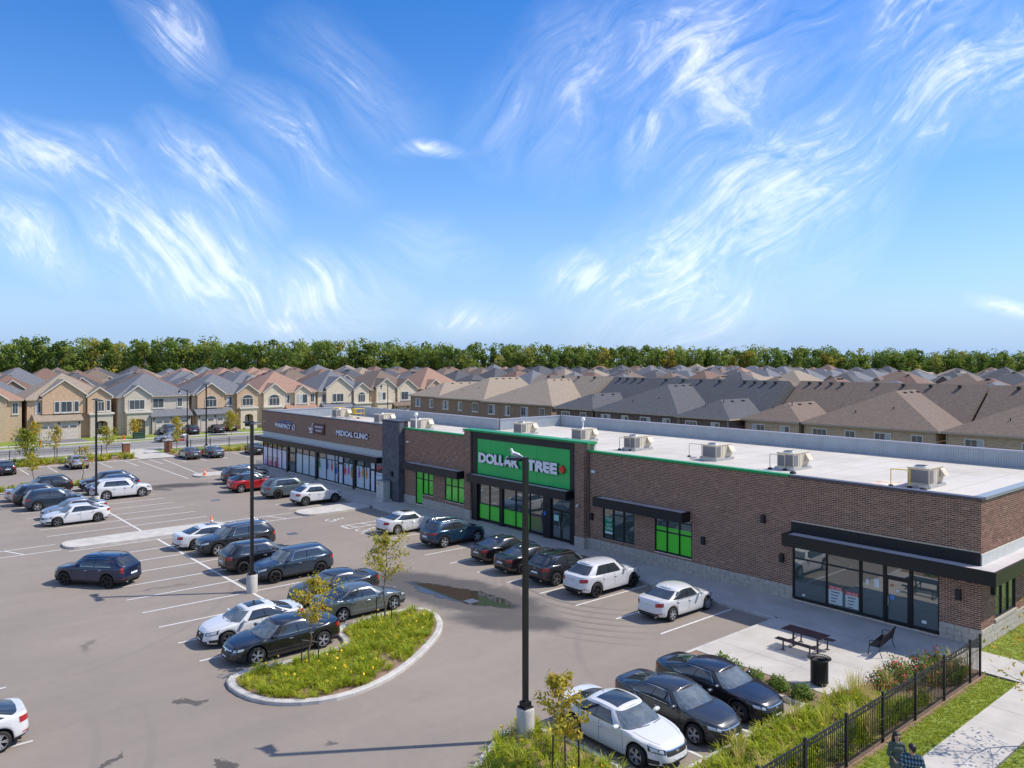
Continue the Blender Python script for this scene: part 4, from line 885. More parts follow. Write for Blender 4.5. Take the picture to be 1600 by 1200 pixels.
def build_car(style, color, rim='silver', spokes=5, chrome=False, blackroof=False, sunroof=False, rails=False, clad=None, tail='wide', grille='wide', over=None, twotone=None, blackpillar=True):
    S = dict(STY[style]); S.update(over or {}); L_, W_, H_ = S['L'], S['W'], S['H']; hl, hw = L_ / 2, W_ / 2; suv = style in ('suv', 'bigsuv')
    pm = PAINT[color]; e = empty('car'); fa = S.get('fa', .205); xw = [hl - fa * L_, hl - fa * L_ - S['wb']]; rw = S['r']; ra = rw + .055
    ring = Ring(hl, hw, 3.7 if not suv else 4.2, 5.0 if not suv else 5.6)
    fr = lambda t: np.interp(t, T_ROW, S['fr']); rr = lambda t: np.interp(t, T_ROW, S['rr']); wf = lambda t: pchip(T_ROW, WF, t)
    def body(s, t):
        s = np.asarray(s, float); t = np.asarray(t, float); cx, cy = ring.at(s); x = np.where(cx > 0, cx * (hl - fr(t)), cx * (hl - rr(t))); y = cy * hw * wf(t); u = (hl - x) / L_
        zs = pchip(*S['sh'], u); zb = np.interp(u, [0, .12, .3, .8, 1], [S['bot'] + .03, S['bot'], S['bot'], S['bot'] + .02, S['bot'] + .1])
        for w_ in xw:
            d = ra**2 - (x - w_)**2; za = np.where((d > 0) & (np.abs(cy) > .8), np.sqrt(np.maximum(d, 0)) + rw, 0); zb = np.maximum(zb, za)
        # haunch over the arches
        bul = sum(np.exp(-((x - w_) / .42)**2) for w_ in xw) * .018 * np.sin(np.pi * np.clip(t, 0, 1))
        return np.stack([x, y + np.sign(cy) * bul * (np.abs(cy) > .9), zb + t * (zs - zb)], -1)
    g0_, g1_, g2_, g3_ = [hl - u * L_ for u in S['gh']]
    gring = Ring((g0_ - g3_) / 2, S['wbase'], 5.0, 5.5 if suv else 4.5)
    def glasshouse(s, v):
        s = np.asarray(s, float); v = np.asarray(v, float); cx, cy = gring.at(s); bow = np.sin(np.pi * v) * .035
        xf = g0_ + (g1_ - g0_) * v + bow; xr = g3_ + (g2_ - g3_) * v - bow; x = (xf + xr) / 2 + cx * (xf - xr) / 2; y = cy * (S['wbase'] + (S['wr'] - S['wbase']) * v ** 1.25 + .02 * np.sin(np.pi * v))
        zb = pchip(*S['sh'], (hl - x) / L_) - .03 + .03 * (1 - np.abs(cy)); q = (x - (g1_ + g2_) / 2) / ((g1_ - g2_) / 2); zr = H_ - .075 - .055 * np.clip(np.abs(q), 0, 1.2)**2 + (0.03 if suv else 0) * np.clip(-q, 0, 1)
        return np.stack([x, y, zb + (zr - zb) * v], -1)
    def patch(f, s, t, off=0.0, wide=None):
        """grid of points f(s_i,t_j) pushed out along the normal"""
        ss, tt = np.meshgrid(s, t, indexing='ij'); p = f(ss, tt)
        if off:
            e_ = 2e-3; ds = f(np.clip(ss + e_, -1, 1), tt) - f(np.clip(ss - e_, -1, 1), tt); dt = f(ss, np.clip(tt + .01, 0, 1)) - f(ss, np.clip(tt - .01, 0, 1)); n_ = np.cross(ds, dt); n_ /= np.maximum(np.linalg.norm(n_, axis=-1, keepdims=True), 1e-9); p = p + n_ * off
        return p
    def grid_faces(n, m, flip=False):
        f = [(i * m + j, i * m + j + 1, (i + 1) * m + j + 1, (i + 1) * m + j) for i in range(n - 1) for j in range(m - 1)]
        return [x[::-1] for x in f] if flip else f
    def emit(name, patches, m_, sharp=35, parent=e):
        b = MB()
        for p in patches: n, m = p.shape[:2]; b.add(p.reshape(-1, 3), grid_faces(n, m), 0, True)
        return b.build(name, m_, parent, sharp=sharp)
    # --- body shell
    NS = 150; s = np.linspace(-1, 1, 2 * NS + 1); T = T_ROW; b = MB()
    p = patch(body, s, T); n, m = p.shape[:2]; b.add(p.reshape(-1, 3), grid_faces(n, m), 0, True)
    inner = p[:, 0].copy(); inner[:, 1] *= .7; b.add(np.concatenate([p[:, 0], inner]), [(i, i + 1, n + i + 1, n + i) for i in range(n - 1)], 1)
    # bonnet / deck between the shoulder lines
    half = p[NS:, -1]; mir = p[:NS + 1, -1][::-1]; K = 9; w_ = np.linspace(-1, 1, K); top = np.zeros((NS + 1, K, 3)); top[:, :, 0] = half[:, None, 0]; top[:, :, 1] = half[:, None, 1] * w_; uu = (hl - half[:, 0]) / L_
    crown = np.interp(uu, [0, .05, .2, .8, .95, 1], [.015, .035, .048, .045, .03, .01]); top[:, :, 2] = half[:, None, 2] + crown[:, None] * (1 - np.abs(w_)**2.4) * np.clip(half[:, 1] / hw * 1.6, 0, 1)[:, None]
    b.add(top.reshape(-1, 3), grid_faces(NS + 1, K, True), 0, True)
    bo = b.build('body', [pm, M_under], e, sharp=38)
    MB().box(-hl + .25, hl - .25, -hw + .26, hw - .26, .19, .7).build('underbody', M_under, e)
    # --- greenhouse shell
    V = np.array([0, .06, .14, .25, .37, .5, .62, .75, .86, .94, 1.0]); NG = 60; s = np.linspace(-1, 1, 2 * NG + 1); p = patch(glasshouse, s, V); n, m = p.shape[:2]; b = MB(); b.add(p.reshape(-1, 3), grid_faces(n, m), 0, True)
    edge = p[NG:, -1]; w_ = np.linspace(-1, 1, 9); rf = np.zeros((NG + 1, 9, 3)); rf[:, :, 0] = edge[:, None, 0]; rf[:, :, 1] = edge[:, None, 1] * w_; q = np.clip(edge[:, 1] / S['wr'] * 1.2, 0, 1)
    rf[:, :, 2] = edge[:, None, 2] + .07 * (1 - np.abs(w_)**2.6) * q[:, None]; b.add(rf.reshape(-1, 3), grid_faces(NG + 1, 9, True), 0, True)
    b.build('roof', M_trimk if blackroof else pm, e, sharp=40)
    def roof_z(x, y):
        i = np.argmin(np.abs(edge[:, 0] - x)); return edge[i, 2] + .07 * (1 - min(1, abs(y) / max(edge[i, 1], .1))**2.6)
    # --- glass
    gf, gr = gring.s_front, gring.s_rear; lin = np.linspace
    emit('cowl', [patch(glasshouse, lin(-gf(.9), gf(.9), 15), lin(.0, .075, 3), .005)], M_clad)
    emit('windscreen', [patch(glasshouse, lin(-gf(.93), gf(.93), 21), lin(.07, .96, 9), .006)], M_wglass)
    emit('rear_window', [patch(glasshouse, lin(gr(.86), 1, 10), lin(.16 if suv else .1, .93, 8), .006), patch(glasshouse, lin(-1, -gr(.86), 10), lin(.16 if suv else .1, .93, 8), .006)], M_cglass)
    sA, sC = gring.s_front(.985) + .012, gring.s_rear(.985) - (.018 if suv else .012); sB = gring.s_x(S.get('bx', .02 if suv else .0)); sQ = gring.s_x(S.get('qx', -.6 if suv else -.72))
    v0, v1 = .09, .86
    for sg in (1, -1):
        allp = patch(glasshouse, sg * lin(sA - .005, sC + .005, 40), lin(v0 - .022, v1 + .028, 10), .004)
        if sg < 0: allp = allp[::-1]
        emit('window_trim', [allp], M_chrome if chrome else M_trimk)
        for a, c in ((sA, sB - .007), (sB + .007, sQ - .005), (sQ + .005, sC)):
            pp = patch(glasshouse, sg * lin(a, c, 18), lin(v0, v1, 10), .009)
            if sg < 0: pp = pp[::-1]
            emit('side_window', [pp], M_cglass)
        if blackpillar or chrome:
            pp = patch(glasshouse, sg * lin(sB - .008, sB + .008, 3), lin(v0 - .01, v1, 7), .0065); emit('door_pillar', [pp[::-1] if sg < 0 else pp], M_trimk)
    # --- lamps, grille, bumpers
    def both(name, m_, s0, s1, t0, t1, off=.006, ns=22, nt=7, join=False):
        for sg in (1, -1):
            pp = patch(body, sg * lin(s0, s1, ns), lin(t0, t1, nt), off)
            if sg < 0: pp = pp[::-1]
            emit(name, [pp], m_)
    F, RR, SX = ring.s_front, ring.s_rear, ring.s_x
    def centre(name, m_, cy, t0, t1, rear=False, off=.006, parent=e):
        if rear: return emit(name, [patch(body, lin(RR(cy), 1, 10), lin(t0, t1, 5), off), patch(body, lin(-1, -RR(cy), 10), lin(t0, t1, 5), off)], m_, parent=parent)
        return emit(name, [patch(body, lin(-F(cy), F(cy), 15), lin(t0, t1, 6), off)], m_, parent=parent)
    both('headlight', M_trimk, F(.52), SX((hl - .52) / hl), .68, .90, .007); both('headlight_lens', M_lamp, F(.58), SX((hl - .44) / hl), .72, .87, .013)
    gh_ = {'wide': (.50, .60, .88), 'big': (.48, .28, .86), 'hex': (.42, .22, .85), 'slim': (.55, .68, .84)}[grille]
    centre('grille', M_clad, *gh_)
    if chrome: centre('grille_bar', M_chrome, gh_[0] * 1.02, gh_[2] - .035, gh_[2] + .005, off=.011)
    centre('lower_intake', M_clad, .66, .07, .24, off=.005); centre('emblem', M_chrome, .07, .70, .80, off=.014); centre('front_plate', M_plate, .2, .30, .42, off=.016)
    both('fog_lamp', M_clad, F(.72), F(.92), .12, .34, .006)
    if tail == 'wide': both('tail_light', M_tail, RR(.55), SX(-(hl - .30) / hl), .64, .88, .007)
    elif tail == 'bar': both('tail_light', M_tail, RR(.58), SX(-(hl - .36) / hl), .70, .86, .007); centre('light_bar', M_tail, .60, .76, .81, True, .006)
    else: both('tail_light', M_tail, RR(.74), SX(-(hl - .20) / hl), .60, .97, .007)
    centre('rear_plate', M_plate, .27, .44 if suv else .52, .57 if suv else .66, True, .012); centre('rear_bumper_insert', M_clad, .72, .04, .22, True, .005); centre('rear_emblem', M_chrome, .06, .76, .83, True, .01)
    both('reflector', M_tail, RR(.7), RR(.84), .2, .25, .008)
    if clad or (clad is None and suv): both('sill_cladding', M_clad, F(.6), RR(.6), 0, .13, .008, 110, 3)
    b = MB()
    for xs_ in (g0_ - .30, g0_ - 1.32, g0_ - 2.2):
        for sg in (1, -1):
            s0 = SX(xs_ / hl); pp = patch(body, sg * np.array([s0, s0 + .012 / ring.len]), lin(.16, 1, 10), .0025); pp = pp[::-1] if sg < 0 else pp; b.add(pp.reshape(-1, 3), grid_faces(2, 10), 0)
    def top_strip(wv, u0, u1):
        uu_ = np.linspace(u0, u1, 14); xs2 = hl - uu_ * L_; hy_ = np.interp(-xs2, -half[:, 0], half[:, 1]); hz_ = np.interp(-xs2, -half[:, 0], half[:, 2]); cr_ = np.interp(uu_, [0, .05, .2, .8, .95, 1], [.015, .035, .048, .045, .03, .01])
        zz_ = hz_ + cr_ * (1 - abs(wv)**2.4) * np.clip(hy_ / hw * 1.6, 0, 1) + .004; yy_ = hy_ * wv; pp = np.stack([np.stack([xs2, yy_ - .005, zz_], -1), np.stack([xs2, yy_ + .005, zz_], -1)], 0); b.add(pp.reshape(-1, 3), grid_faces(2, 14), 0)
    for wv in (-.86, .86): top_strip(wv, .075, S['gh'][0] + .01)
    if not suv:
        for wv in (-.8, .8): top_strip(wv, S['gh'][3] - .01, .985)
    b.build('panel_gaps', M_seam, e)['kind'] = 'stuff'
    for xs_ in (g0_ - 1.16, g0_ - 2.08):
        for sg in (1, -1):
            q_ = patch(body, np.array([sg * SX(xs_ / hl), sg * SX((xs_ - .18) / hl)]), np.array([.78, .8]), .02)[:, 0]; a_, c_ = Vector(q_[0]), Vector(q_[1]); MB().bar(a_, c_, .016, 0, 6).build('door_handle', M_chrome if chrome else pm, e)
    for sg in (1, -1):
        mx_ = g0_ - .52; my = sg * (S['wbase'] + .12); mz = float(pchip(*S['sh'], (hl - mx_) / L_)) + .07; b = MB()
        b.lathe([(.02, -.095), (.075, -.085), (.1, -.02), (.1, .04), (.075, .09), (.0, .1)], 12, 0, M=Matrix.Translation((mx_, my, mz)) @ Matrix.Diagonal((.8, 1.15, .72, 1)) @ Matrix.Rotation(R(90), 4, 'X')); b.bar((mx_ + .03, sg * (S['wbase'] - .03), mz - .05), (mx_, my, mz - .02), .025, 1, 5); b.build('mirror', [pm, M_trimk], e, sharp=50)
    if sunroof:
        x0, x1 = (g1_ - .18, g1_ - .95) if sunroof == 1 else (g1_ - .14, g2_ + .35); y_ = .38 if sunroof == 1 else .5; xs_ = lin(x0, x1, 8); ys_ = lin(-y_, y_, 7); v = [(x, y, roof_z(x, y) + .006) for x in xs_ for y in ys_]
        MB().add(v, grid_faces(8, 7, True)[::-1], 0, True).build('sunroof', M_cglass, e)
    if rails:
        for sg in (1, -1):
            pts = [(x, sg * (S['wr'] - .05), roof_z(x, S['wr'] - .05) + (.05 if 0 < i < 7 else 0)) for i, x in enumerate(lin(g1_ - .15, g2_ + .12, 8))]; MB().path(pts, .016, 0, 5).build('roof_rail', M_chrome if rails == 2 else M_clad, e)
    b = MB(); x = g2_ + .22; z = roof_z(x, 0); b.add([(x + .09, -.02, z - .005), (x + .09, .02, z - .005), (x - .07, .02, z - .005), (x - .07, -.02, z - .005), (x - .06, 0, z + .055)], [(0, 1, 4), (1, 2, 4), (2, 3, 4), (3, 0, 4)]); b.build('antenna_fin', pm, e)
    if style == 'sedan':
        pass
    b = MB()
    for sg in (1, -1): b.bar((-hl + .12, sg * .5, S['bot'] + .08), (-hl + .02, sg * .5, S['bot'] + .08), .035, 0, 8)
    b.build('exhaust', M_chrome, e)['kind'] = 'stuff'
    for sg in (1, -1): MB().path([(g0_ + .02, sg * .1 + .1, float(pchip(*S['sh'], (hl - g0_) / L_)) + .06), (g0_ - .06, sg * .55 + .1, float(pchip(*S['sh'], (hl - g0_) / L_)) + .07)], .009, 0, 4).build('wiper', M_clad, e)
    ty, ri = wheel_meshes(rw, rim, spokes, None)
    for w_ in xw:
        for sg in (1, -1):
            o = link('wheel', ty, e, (w_, sg * (hw - .125), rw), (0, 0, 0 if sg < 0 else math.pi)); link('rim', ri, o)
    return e
protos = {}
def car(x, y, head, style, color, label, group=None, **k):
    """head: direction of the nose in degrees from +x"""
    key = (style, color, tuple(sorted((a, str(b_)) for a, b_ in k.items())))
    if key in protos: e = copy_tree(protos[key])
    else: e = build_car(style, color, **k); protos[key] = e
    e.location = (x, y, e.location.z if False else .0); e.rotation_euler = (0, 0, R(head)); e['label'] = label; e['category'] = 'car'
    if group: e['group'] = group
    elif 'group' in e: del e['group']
    return e
G1 = 'cars parked nose in to the shops'; G2 = 'cars parked in the middle rows'; G3 = 'cars parked facing the iron fence'; G4 = 'cars parked along the street end of the lot'
car(-24.45, 31.4, 90, 'sedan', 'white', 'white sedan with clear rear screen parked alone next to the patio corner', G1, rim='silver', spokes=7, over=dict(L=4.55, W=1.76))
car(-29.45, 31.45, 91, 'suv', 'pearl', 'white rounded luxury SUV with black alloys parked beside the grey SUV', G1, rim='dark', tail='wide', clad=False, over=dict(L=4.85, W=1.94, H=1.69, wb=2.9, r=.385, gh=(.25, .40, .80, .95)))
car(-32.3, 31.2, 90, 'suv', 'charcoal', 'dark grey compact SUV with black roof between white SUV and black sedan', G1, rim='grey', chrome=True, blackroof=True, rails=1, over=dict(L=4.4, H=1.65, wb=2.64))
car(-35.25, 31.3, 90, 'sedan', 'black', 'black sedan with dark alloys parked beside the grey compact SUV', G1, rim='dark', tail='wide', over=dict(L=4.67))
car(-38.0, 31.7, 90, 'sedan', 'black', 'black fastback sedan with sloping tail in front of the green shop door', G1, rim='dark', spokes=7, sunroof=1, tail='wide', over=dict(gh=(.25, .405, .70, .93)))
car(-43.45, 31.65, 90, 'suv', 'teal', 'dark blue SUV with chrome window line in front of the green shop windows', G1, rim='silver', chrome=True, rails=2, tail='bar', over=dict(L=4.66))
car(-48.75, 31.4, 90, 'sedan', 'white', 'white sedan with small sunroof parked beside the striped accessible bay', G1, rim='silver', spokes=7, sunroof=1, chrome=True)
car(-63.15, 31.4, 90, 'suv', 'white', 'white coupe SUV with black lower trim beside the concrete peninsula', G1, rim='grey', tail='wide', over=dict(L=4.4, H=1.66, gh=(.25, .40, .76, .96)))
car(-67.9, 31.1, 90, 'bigsuv', 'bluegrey', 'large blue grey SUV with black roof rails in front of the clinic', G1, rim='dark', rails=1, clad=False)
car(-73.1, 29.75, 90, 'suv', 'red', 'red crossover with black roof parked in front of the clinic', G1, rim='silver', blackroof=True, over=dict(L=4.5, H=1.64, gh=(.25, .4, .8, .96)))
car(-75.7, 30.9, 90, 'sedan', 'slate', 'dark blue grey sedan parked beside the red crossover', G1, rim='silver')
car(-78.4, 31.2, 90, 'suv', 'charcoal', 'dark SUV with chrome rails parked beside the end island', G1, rim='silver', rails=2, chrome=True)
car(-81.2, 32.4, 90, 'sedan', 'black', 'black car close to the clinic kerb half hidden by the dark SUV', G1, rim='silver')
# middle rows
car(-53.4, 18.95, 90, 'sedan', 'white', 'white sedan beside the orange cone and the concrete island', G2, rim='grey', sunroof=1, chrome=True, over=dict(L=4.85, wb=2.8), tail='wide')
car(-50.85, 19.6, -90, 'bigsuv', 'charcoal', 'black SUV with silver roof rails facing away from the shops by the white sedan', G2, rim='silver', rails=2, chrome=True, grille='big')
car(-45.75, 19.1, 90, 'suv', 'black', 'black SUV with dark glass parked tail out beside the blue grey SUV', G2, rim='dark', chrome=True)
car(-42.75, 19.75, -90, 'suv', 'slate', 'blue grey SUV with black alloys next to the lamp with concrete base', G2, rim='dark', grille='hex', chrome=True, over=dict(L=4.7))
car(-37.4, 19.6, -90, 'sedan', 'charcoal', 'charcoal sedan half hidden behind the green grey sedan', G2, rim='silver', chrome=True, over=dict(L=4.85, wb=2.83), grille='big')
car(-34.5, 19.45, 90, 'sedan', 'green grey', 'green grey sedan with silver alloys beside the planted island', G2, rim='silver', chrome=True, tail='wide', over=dict(L=4.85, wb=2.8))
car(-34.75, 14.1, -90, 'sedan', 'white', 'white compact sedan with sunroof next to the black luxury sedan', G2, rim='grey', sunroof=1, grille='hex')
car(-32.05, 14.35, -90, 'sedan', 'black', 'black luxury sedan with large chrome grille against the planted island', G2, rim='silver', chrome=True, grille='big', over=dict(L=4.94, W=1.89, H=1.46, wb=2.92, r=.36))
car(-67.35, 13.65, -90, 'sedan', 'white', 'white fastback sedan with dark wheels facing the open aisle', G2, rim='grey', over=dict(gh=(.25, .405, .70, .93)), tail='wide')
car(-70.1, 14.1, -90, 'sedan', 'silver', 'silver sedan parked behind the white fastback', G2, rim='silver')
car(-75.1, 13.65, 90, 'suv', 'slate', 'boxy blue grey SUV with large red tail lamps', G2, rim='silver', clad=False, over=dict(L=4.53, H=1.69, gh=(.25, .37, .89, .975)), tail='wide')
car(-78.2, 13.3, 90, 'suv', 'black', 'black SUV with chrome window line beside the boxy blue grey SUV', G2, rim='silver', chrome=True, tail='tall')
car(-80.9, 13.1, 90, 'sedan', 'silver', 'silver car by the small kerbed island', G2, rim='silver', over=dict(L=4.4))
car(-83.4, 14.3, -90, 'suv', 'charcoal', 'dark grey SUV with dark glass among the left rows of cars', G2, rim='silver', rails=1)
car(-77.05, 19.3, 90, 'bigsuv', 'white', 'large white SUV with polished wheels beside the far lot lamp', G2, rim='silver', chrome=True, rails=2, clad=False, over=dict(L=5.05, H=1.74, r=.4))
car(-80.2, 19.3, -90, 'suv', 'navy', 'navy SUV with chrome rails behind the large white SUV', G2, rim='silver', rails=2, chrome=True)
car(-83.0, 19.4, -90, 'suv', 'black', 'black SUV parked beyond the navy SUV', G2, rim='dark')
car(-48.4, 10.9, 217, 'suv', 'navy', 'dark navy SUV driving along the aisle away from the rows', None, rim='dark', chrome=True, tail='tall', rails=1, over=dict(L=4.7))
# by the fence
car(-17.3, 19.3, 0, 'sedan', 'white', 'white sedan with black roof facing the planted fence bed', G3, rim='silver', sunroof=2, grille='wide', chrome=True, over=dict(L=4.72, wb=2.69, r=.345))
car(-17.0, 21.8, 0, 'sedan', 'charcoal', 'charcoal grey sedan between the white sedan and the black fastback', G3, rim='silver', grille='slim', chrome=True, over=dict(L=4.68, gh=(.25, .405, .70, .925)))
car(-17.05, 24.25, 0, 'sedan', 'black', 'glossy black fastback sedan beside the shrubs and patio', G3, rim='grey', chrome=True, grille='wide', over=dict(L=4.9, wb=2.84, gh=(.26, .41, .70, .93), r=.35), tail='bar')
car(-30.3, 2.45, -90, 'hatch', 'white', 'white hatchback with wraparound tail lamps at the left lot edge', None, rim='silver', tail='wide', clad=True)
# along the street
car(-101.1, 13.6, 180, 'sedan', 'black', 'black sedan with bright rear plate near the street hedge', G4, rim='silver')
car(-101.3, 20.6, 180, 'suv', 'silver', 'silver hatchback facing the street hedge', G4, rim='silver', over=dict(L=4.3, H=1.55, gh=(.25, .40, .85, .97)))
car(-102.0, 33.5, 180, 'sedan', 'grey', 'grey sedan beside the right brick gate pillar', G4, rim='silver')
car(-101.6, 36.2, 180, 'sedan', 'bluegrey', 'blue grey sedan under the street end lamp', G4, rim='silver')
car(-101.4, 41.6, 172, 'sedan', 'charcoal', 'dark sedan parked past the end of the clinic', G4, rim='silver')
car(-124.6, 38.2, -90, 'sedan', 'silver', 'silver sedan driving on the street', None, rim='silver', over=dict(L=4.9))
G5 = 'cars on house driveways'
car(-136.2, 41.2, 180, 'bigsuv', 'sky', 'blue SUV on the driveway of the grey roofed stone house', G5, rim='silver')
car(-134.6, 44.3, 180, 'suv', 'black', 'black SUV on the driveway close to the street lamp', G5, rim='dark')
car(-134.8, 48.6, 180, 'sedan', 'charcoal', 'dark sedan on the driveway of the twin gable house', G5, rim='silver')
car(-136.6, 51.4, 180, 'suv', 'charcoal', 'dark SUV tucked against the twin gable house garage', G5, rim='dark')
# ------------------------------------------------------------------ houses
def roof_mat(name, c1, c2):
    m_ = mat(name, c1, .9); N, L, bs = nodes_of(m_); g = N.new('ShaderNodeNewGeometry').outputs['Position']
    no = N.new('ShaderNodeTexNoise'); no.inputs['Scale'].default_value = 3.5; no.inputs['Detail'].default_value = 7; no.inputs['Roughness'].default_value = .75; L.new(g, no.inputs['Vector'])
    sp = N.new('ShaderNodeSeparateXYZ'); L.new(g, sp.inputs[0]); wv = N.new('ShaderNodeMath'); wv.operation = 'FRACT'; ml = N.new('ShaderNodeMath'); ml.operation = 'MULTIPLY'; L.new(sp.outputs[2], ml.inputs[0]); ml.inputs[1].default_value = 9.0; L.new(ml.outputs[0], wv.inputs[0])
    lt = N.new('ShaderNodeMath'); lt.operation = 'LESS_THAN'; L.new(wv.outputs[0], lt.inputs[0]); lt.inputs[1].default_value = .22
    sub = N.new('ShaderNodeMath'); sub.operation = 'MULTIPLY_ADD'; L.new(lt.outputs[0], sub.inputs[0]); sub.inputs[1].default_value = -.10; L.new(no.outputs['Fac'], sub.inputs[2])
    cr = N.new('ShaderNodeValToRGB'); cr.color_ramp.elements[0].position = .3; cr.color_ramp.elements[1].position = .7; cr.color_ramp.elements[0].color = (*c1, 1); cr.color_ramp.elements[1].color = (*c2, 1); L.new(sub.outputs[0], cr.inputs['Fac']); L.new(cr.outputs[0], bs.inputs['Base Color'])
    return m_
RF = {'tan': roof_mat('tan shingles', (.21, .165, .12), (.36, .29, .22)), 'brown': roof_mat('brown shingles', (.12, .085, .065), (.22, .165, .125)), 'charcoal': roof_mat('charcoal shingles', (.05, .052, .058), (.115, .117, .125)), 'slate': roof_mat('slate blue shingles', (.095, .10, .112), (.195, .20, .215)), 'terracotta': roof_mat('terracotta shingles', (.24, .135, .095), (.38, .24, .175)), 'umber': roof_mat('umber shingles', (.13, .075, .055), (.23, .145, .11))}
def brickish(name, c, c2):
    return mat(name, c, .9, col2=c2, scale=2.2, stretch=(1, 1, 3.5), detail=8, bump=.2, bscale=14)
WL = {'buff': brickish('buff brick', (.42, .30, .19), (.56, .43, .29)), 'orange': brickish('orange brick', (.46, .30, .18), (.62, .44, .29)), 'cream': brickish('cream stone', (.55, .45, .32), (.70, .60, .46)), 'stone': brickish('grey stone', (.44, .38, .30), (.60, .53, .43)), 'brown': brickish('brown house brick', (.24, .15, .09), (.35, .235, .15)), 'red': brickish('red house brick', (.30, .13, .08), (.42, .21, .14)), 'dark': brickish('dark house brick', (.10, .07, .06), (.17, .125, .105))}
M_trim = mat('cream trim', (.62, .58, .50), .7); M_trimw = mat('white trim', (.58, .55, .49), .6); M_pane = glass_mat('house glass', (.07, .085, .095), 1.7, .04, 0); M_curt = mat('net curtain', (.42, .44, .44), .7, var=.15, scale=3); M_gdoor = mat('garage door', (.60, .52, .43), .6, var=.04); M_soff = mat('eaves trim', (.42, .34, .25), .7); M_vent = mat('roof vent', (.02, .02, .022), .6); M_fdoor = mat('front door', (.03, .025, .022), .5)
def hip_roof(x0, x1, y0, y1, z, slope, ov=.35, axis=None, th=.18, gable=()):
    """gable: set of ends ('a','b') along the ridge axis that are vertical gables"""
    x0 -= ov; x1 += ov; y0 -= ov; y1 += ov; w_, d = x1 - x0, y1 - y0; axis = axis or ('x' if w_ > d else 'y'); b = MB(); z -= ov * slope
    half = (d if axis == 'x' else w_) / 2; h = half * slope; ia = 0 if 'a' in gable else half; ib = 0 if 'b' in gable else half
    if axis == 'x':
        ia = min(ia, w_ / 2); ib = min(ib, w_ / 2); r0, r1 = (x0 + ia, (y0 + y1) / 2, z + h), (x1 - ib, (y0 + y1) / 2, z + h)
    else:
        ia = min(ia, d / 2); ib = min(ib, d / 2); r0, r1 = ((x0 + x1) / 2, y0 + ia, z + h), ((x0 + x1) / 2, y1 - ib, z + h)
    c = [(x0, y0, z), (x1, y0, z), (x1, y1, z), (x0, y1, z)]; cl = [(p[0], p[1], z - th) for p in c]
    if axis == 'x': f = [(0, 1, 5, 4), (2, 3, 4, 5), (3, 0, 4), (1, 2, 5)]
    else: f = [(0, 1, 4), (1, 2, 5, 4), (2, 3, 5), (3, 0, 4, 5)]
    b.add(c + [r0, r1], f, 0); b.add(c + cl, [(0, 4, 5, 1), (1, 5, 6, 2), (2, 6, 7, 3), (3, 7, 4, 0), (4, 7, 6, 5)], 1)
    return b, r0, r1
def vents_on(parent, r0, r1, n, m_=None, drop=.25, dx=0, dy=0):
    me = MB().box(-.16, .16, -.16, .16, -.12, .14).mesh('roof_vent', M_vent)
    for k in range(n):
        t = (k + .7) / (n + .4); link('roof_vent', me, parent, (r0[0] + (r1[0] - r0[0]) * t + dx, r0[1] + (r1[1] - r0[1]) * t + dy, r0[2] - drop))
def house_window(parent, x, z, w_, h, y, arched=False, cross=2, trim=M_trimw, ny=-1):
    """window on a wall facing -y (local)"""
    b = MB(); t = .09
    if arched:
        pts = [(x - w_ / 2, z), (x + w_ / 2, z), *[(x + w_ / 2 * math.cos(R(a)), z + h + w_ * .32 * math.sin(R(a))) for a in range(0, 181, 20)]]
        po = [((px_ - x) * 1.12 + x, (pz - z - h / 2) * 1.08 + z + h / 2) for px_, pz in pts]; n_ = len(po)
        b.add([(a, y - .06, c) for a, c in po] + [(a, y + .02, c) for a, c in po], [tuple(range(n_))] + [(i, (i + 1) % n_, n_ + (i + 1) % n_, n_ + i) for i in range(n_)]); f = b.build('window', trim, parent)
        MB().add([(a, y - .068, c) for a, c in pts], [tuple(range(len(pts)))]).build('pane', M_pane, f)
    else:
        b.box(x - w_ / 2 - t, x + w_ / 2 + t, y - .06, y + .02, z - t, z + h + t); f = b.build('window', trim, parent)
        n_ = cross
        for k in range(n_):
            a = x - w_ / 2 + w_ * k / n_; MB().box(a + .03, a + w_ / n_ - .03, y - .075, y - .061, z + .03, z + h - .03).build('pane', M_pane if k % 2 or n_ < 2 else (M_curt if random.random() < .5 else M_pane), f)
    MB().box(x - w_ / 2 - .15, x + w_ / 2 + .15, y - .12, y - .001, z - .22, z - t - .002).build('sill', trim, parent)
    if arched:
        for k in (-1, 1): MB().box(x + k * w_ / 6 - .03, x + k * w_ / 6 + .03, y - .08, y - .07, z, z + h + .12).build('glazing_bar', trim, f)
        MB().box(x - w_ / 2, x + w_ / 2, y - .081, y - .071, z + h - .04, z + h + .04).build('glazing_bar', trim, f)
    return f
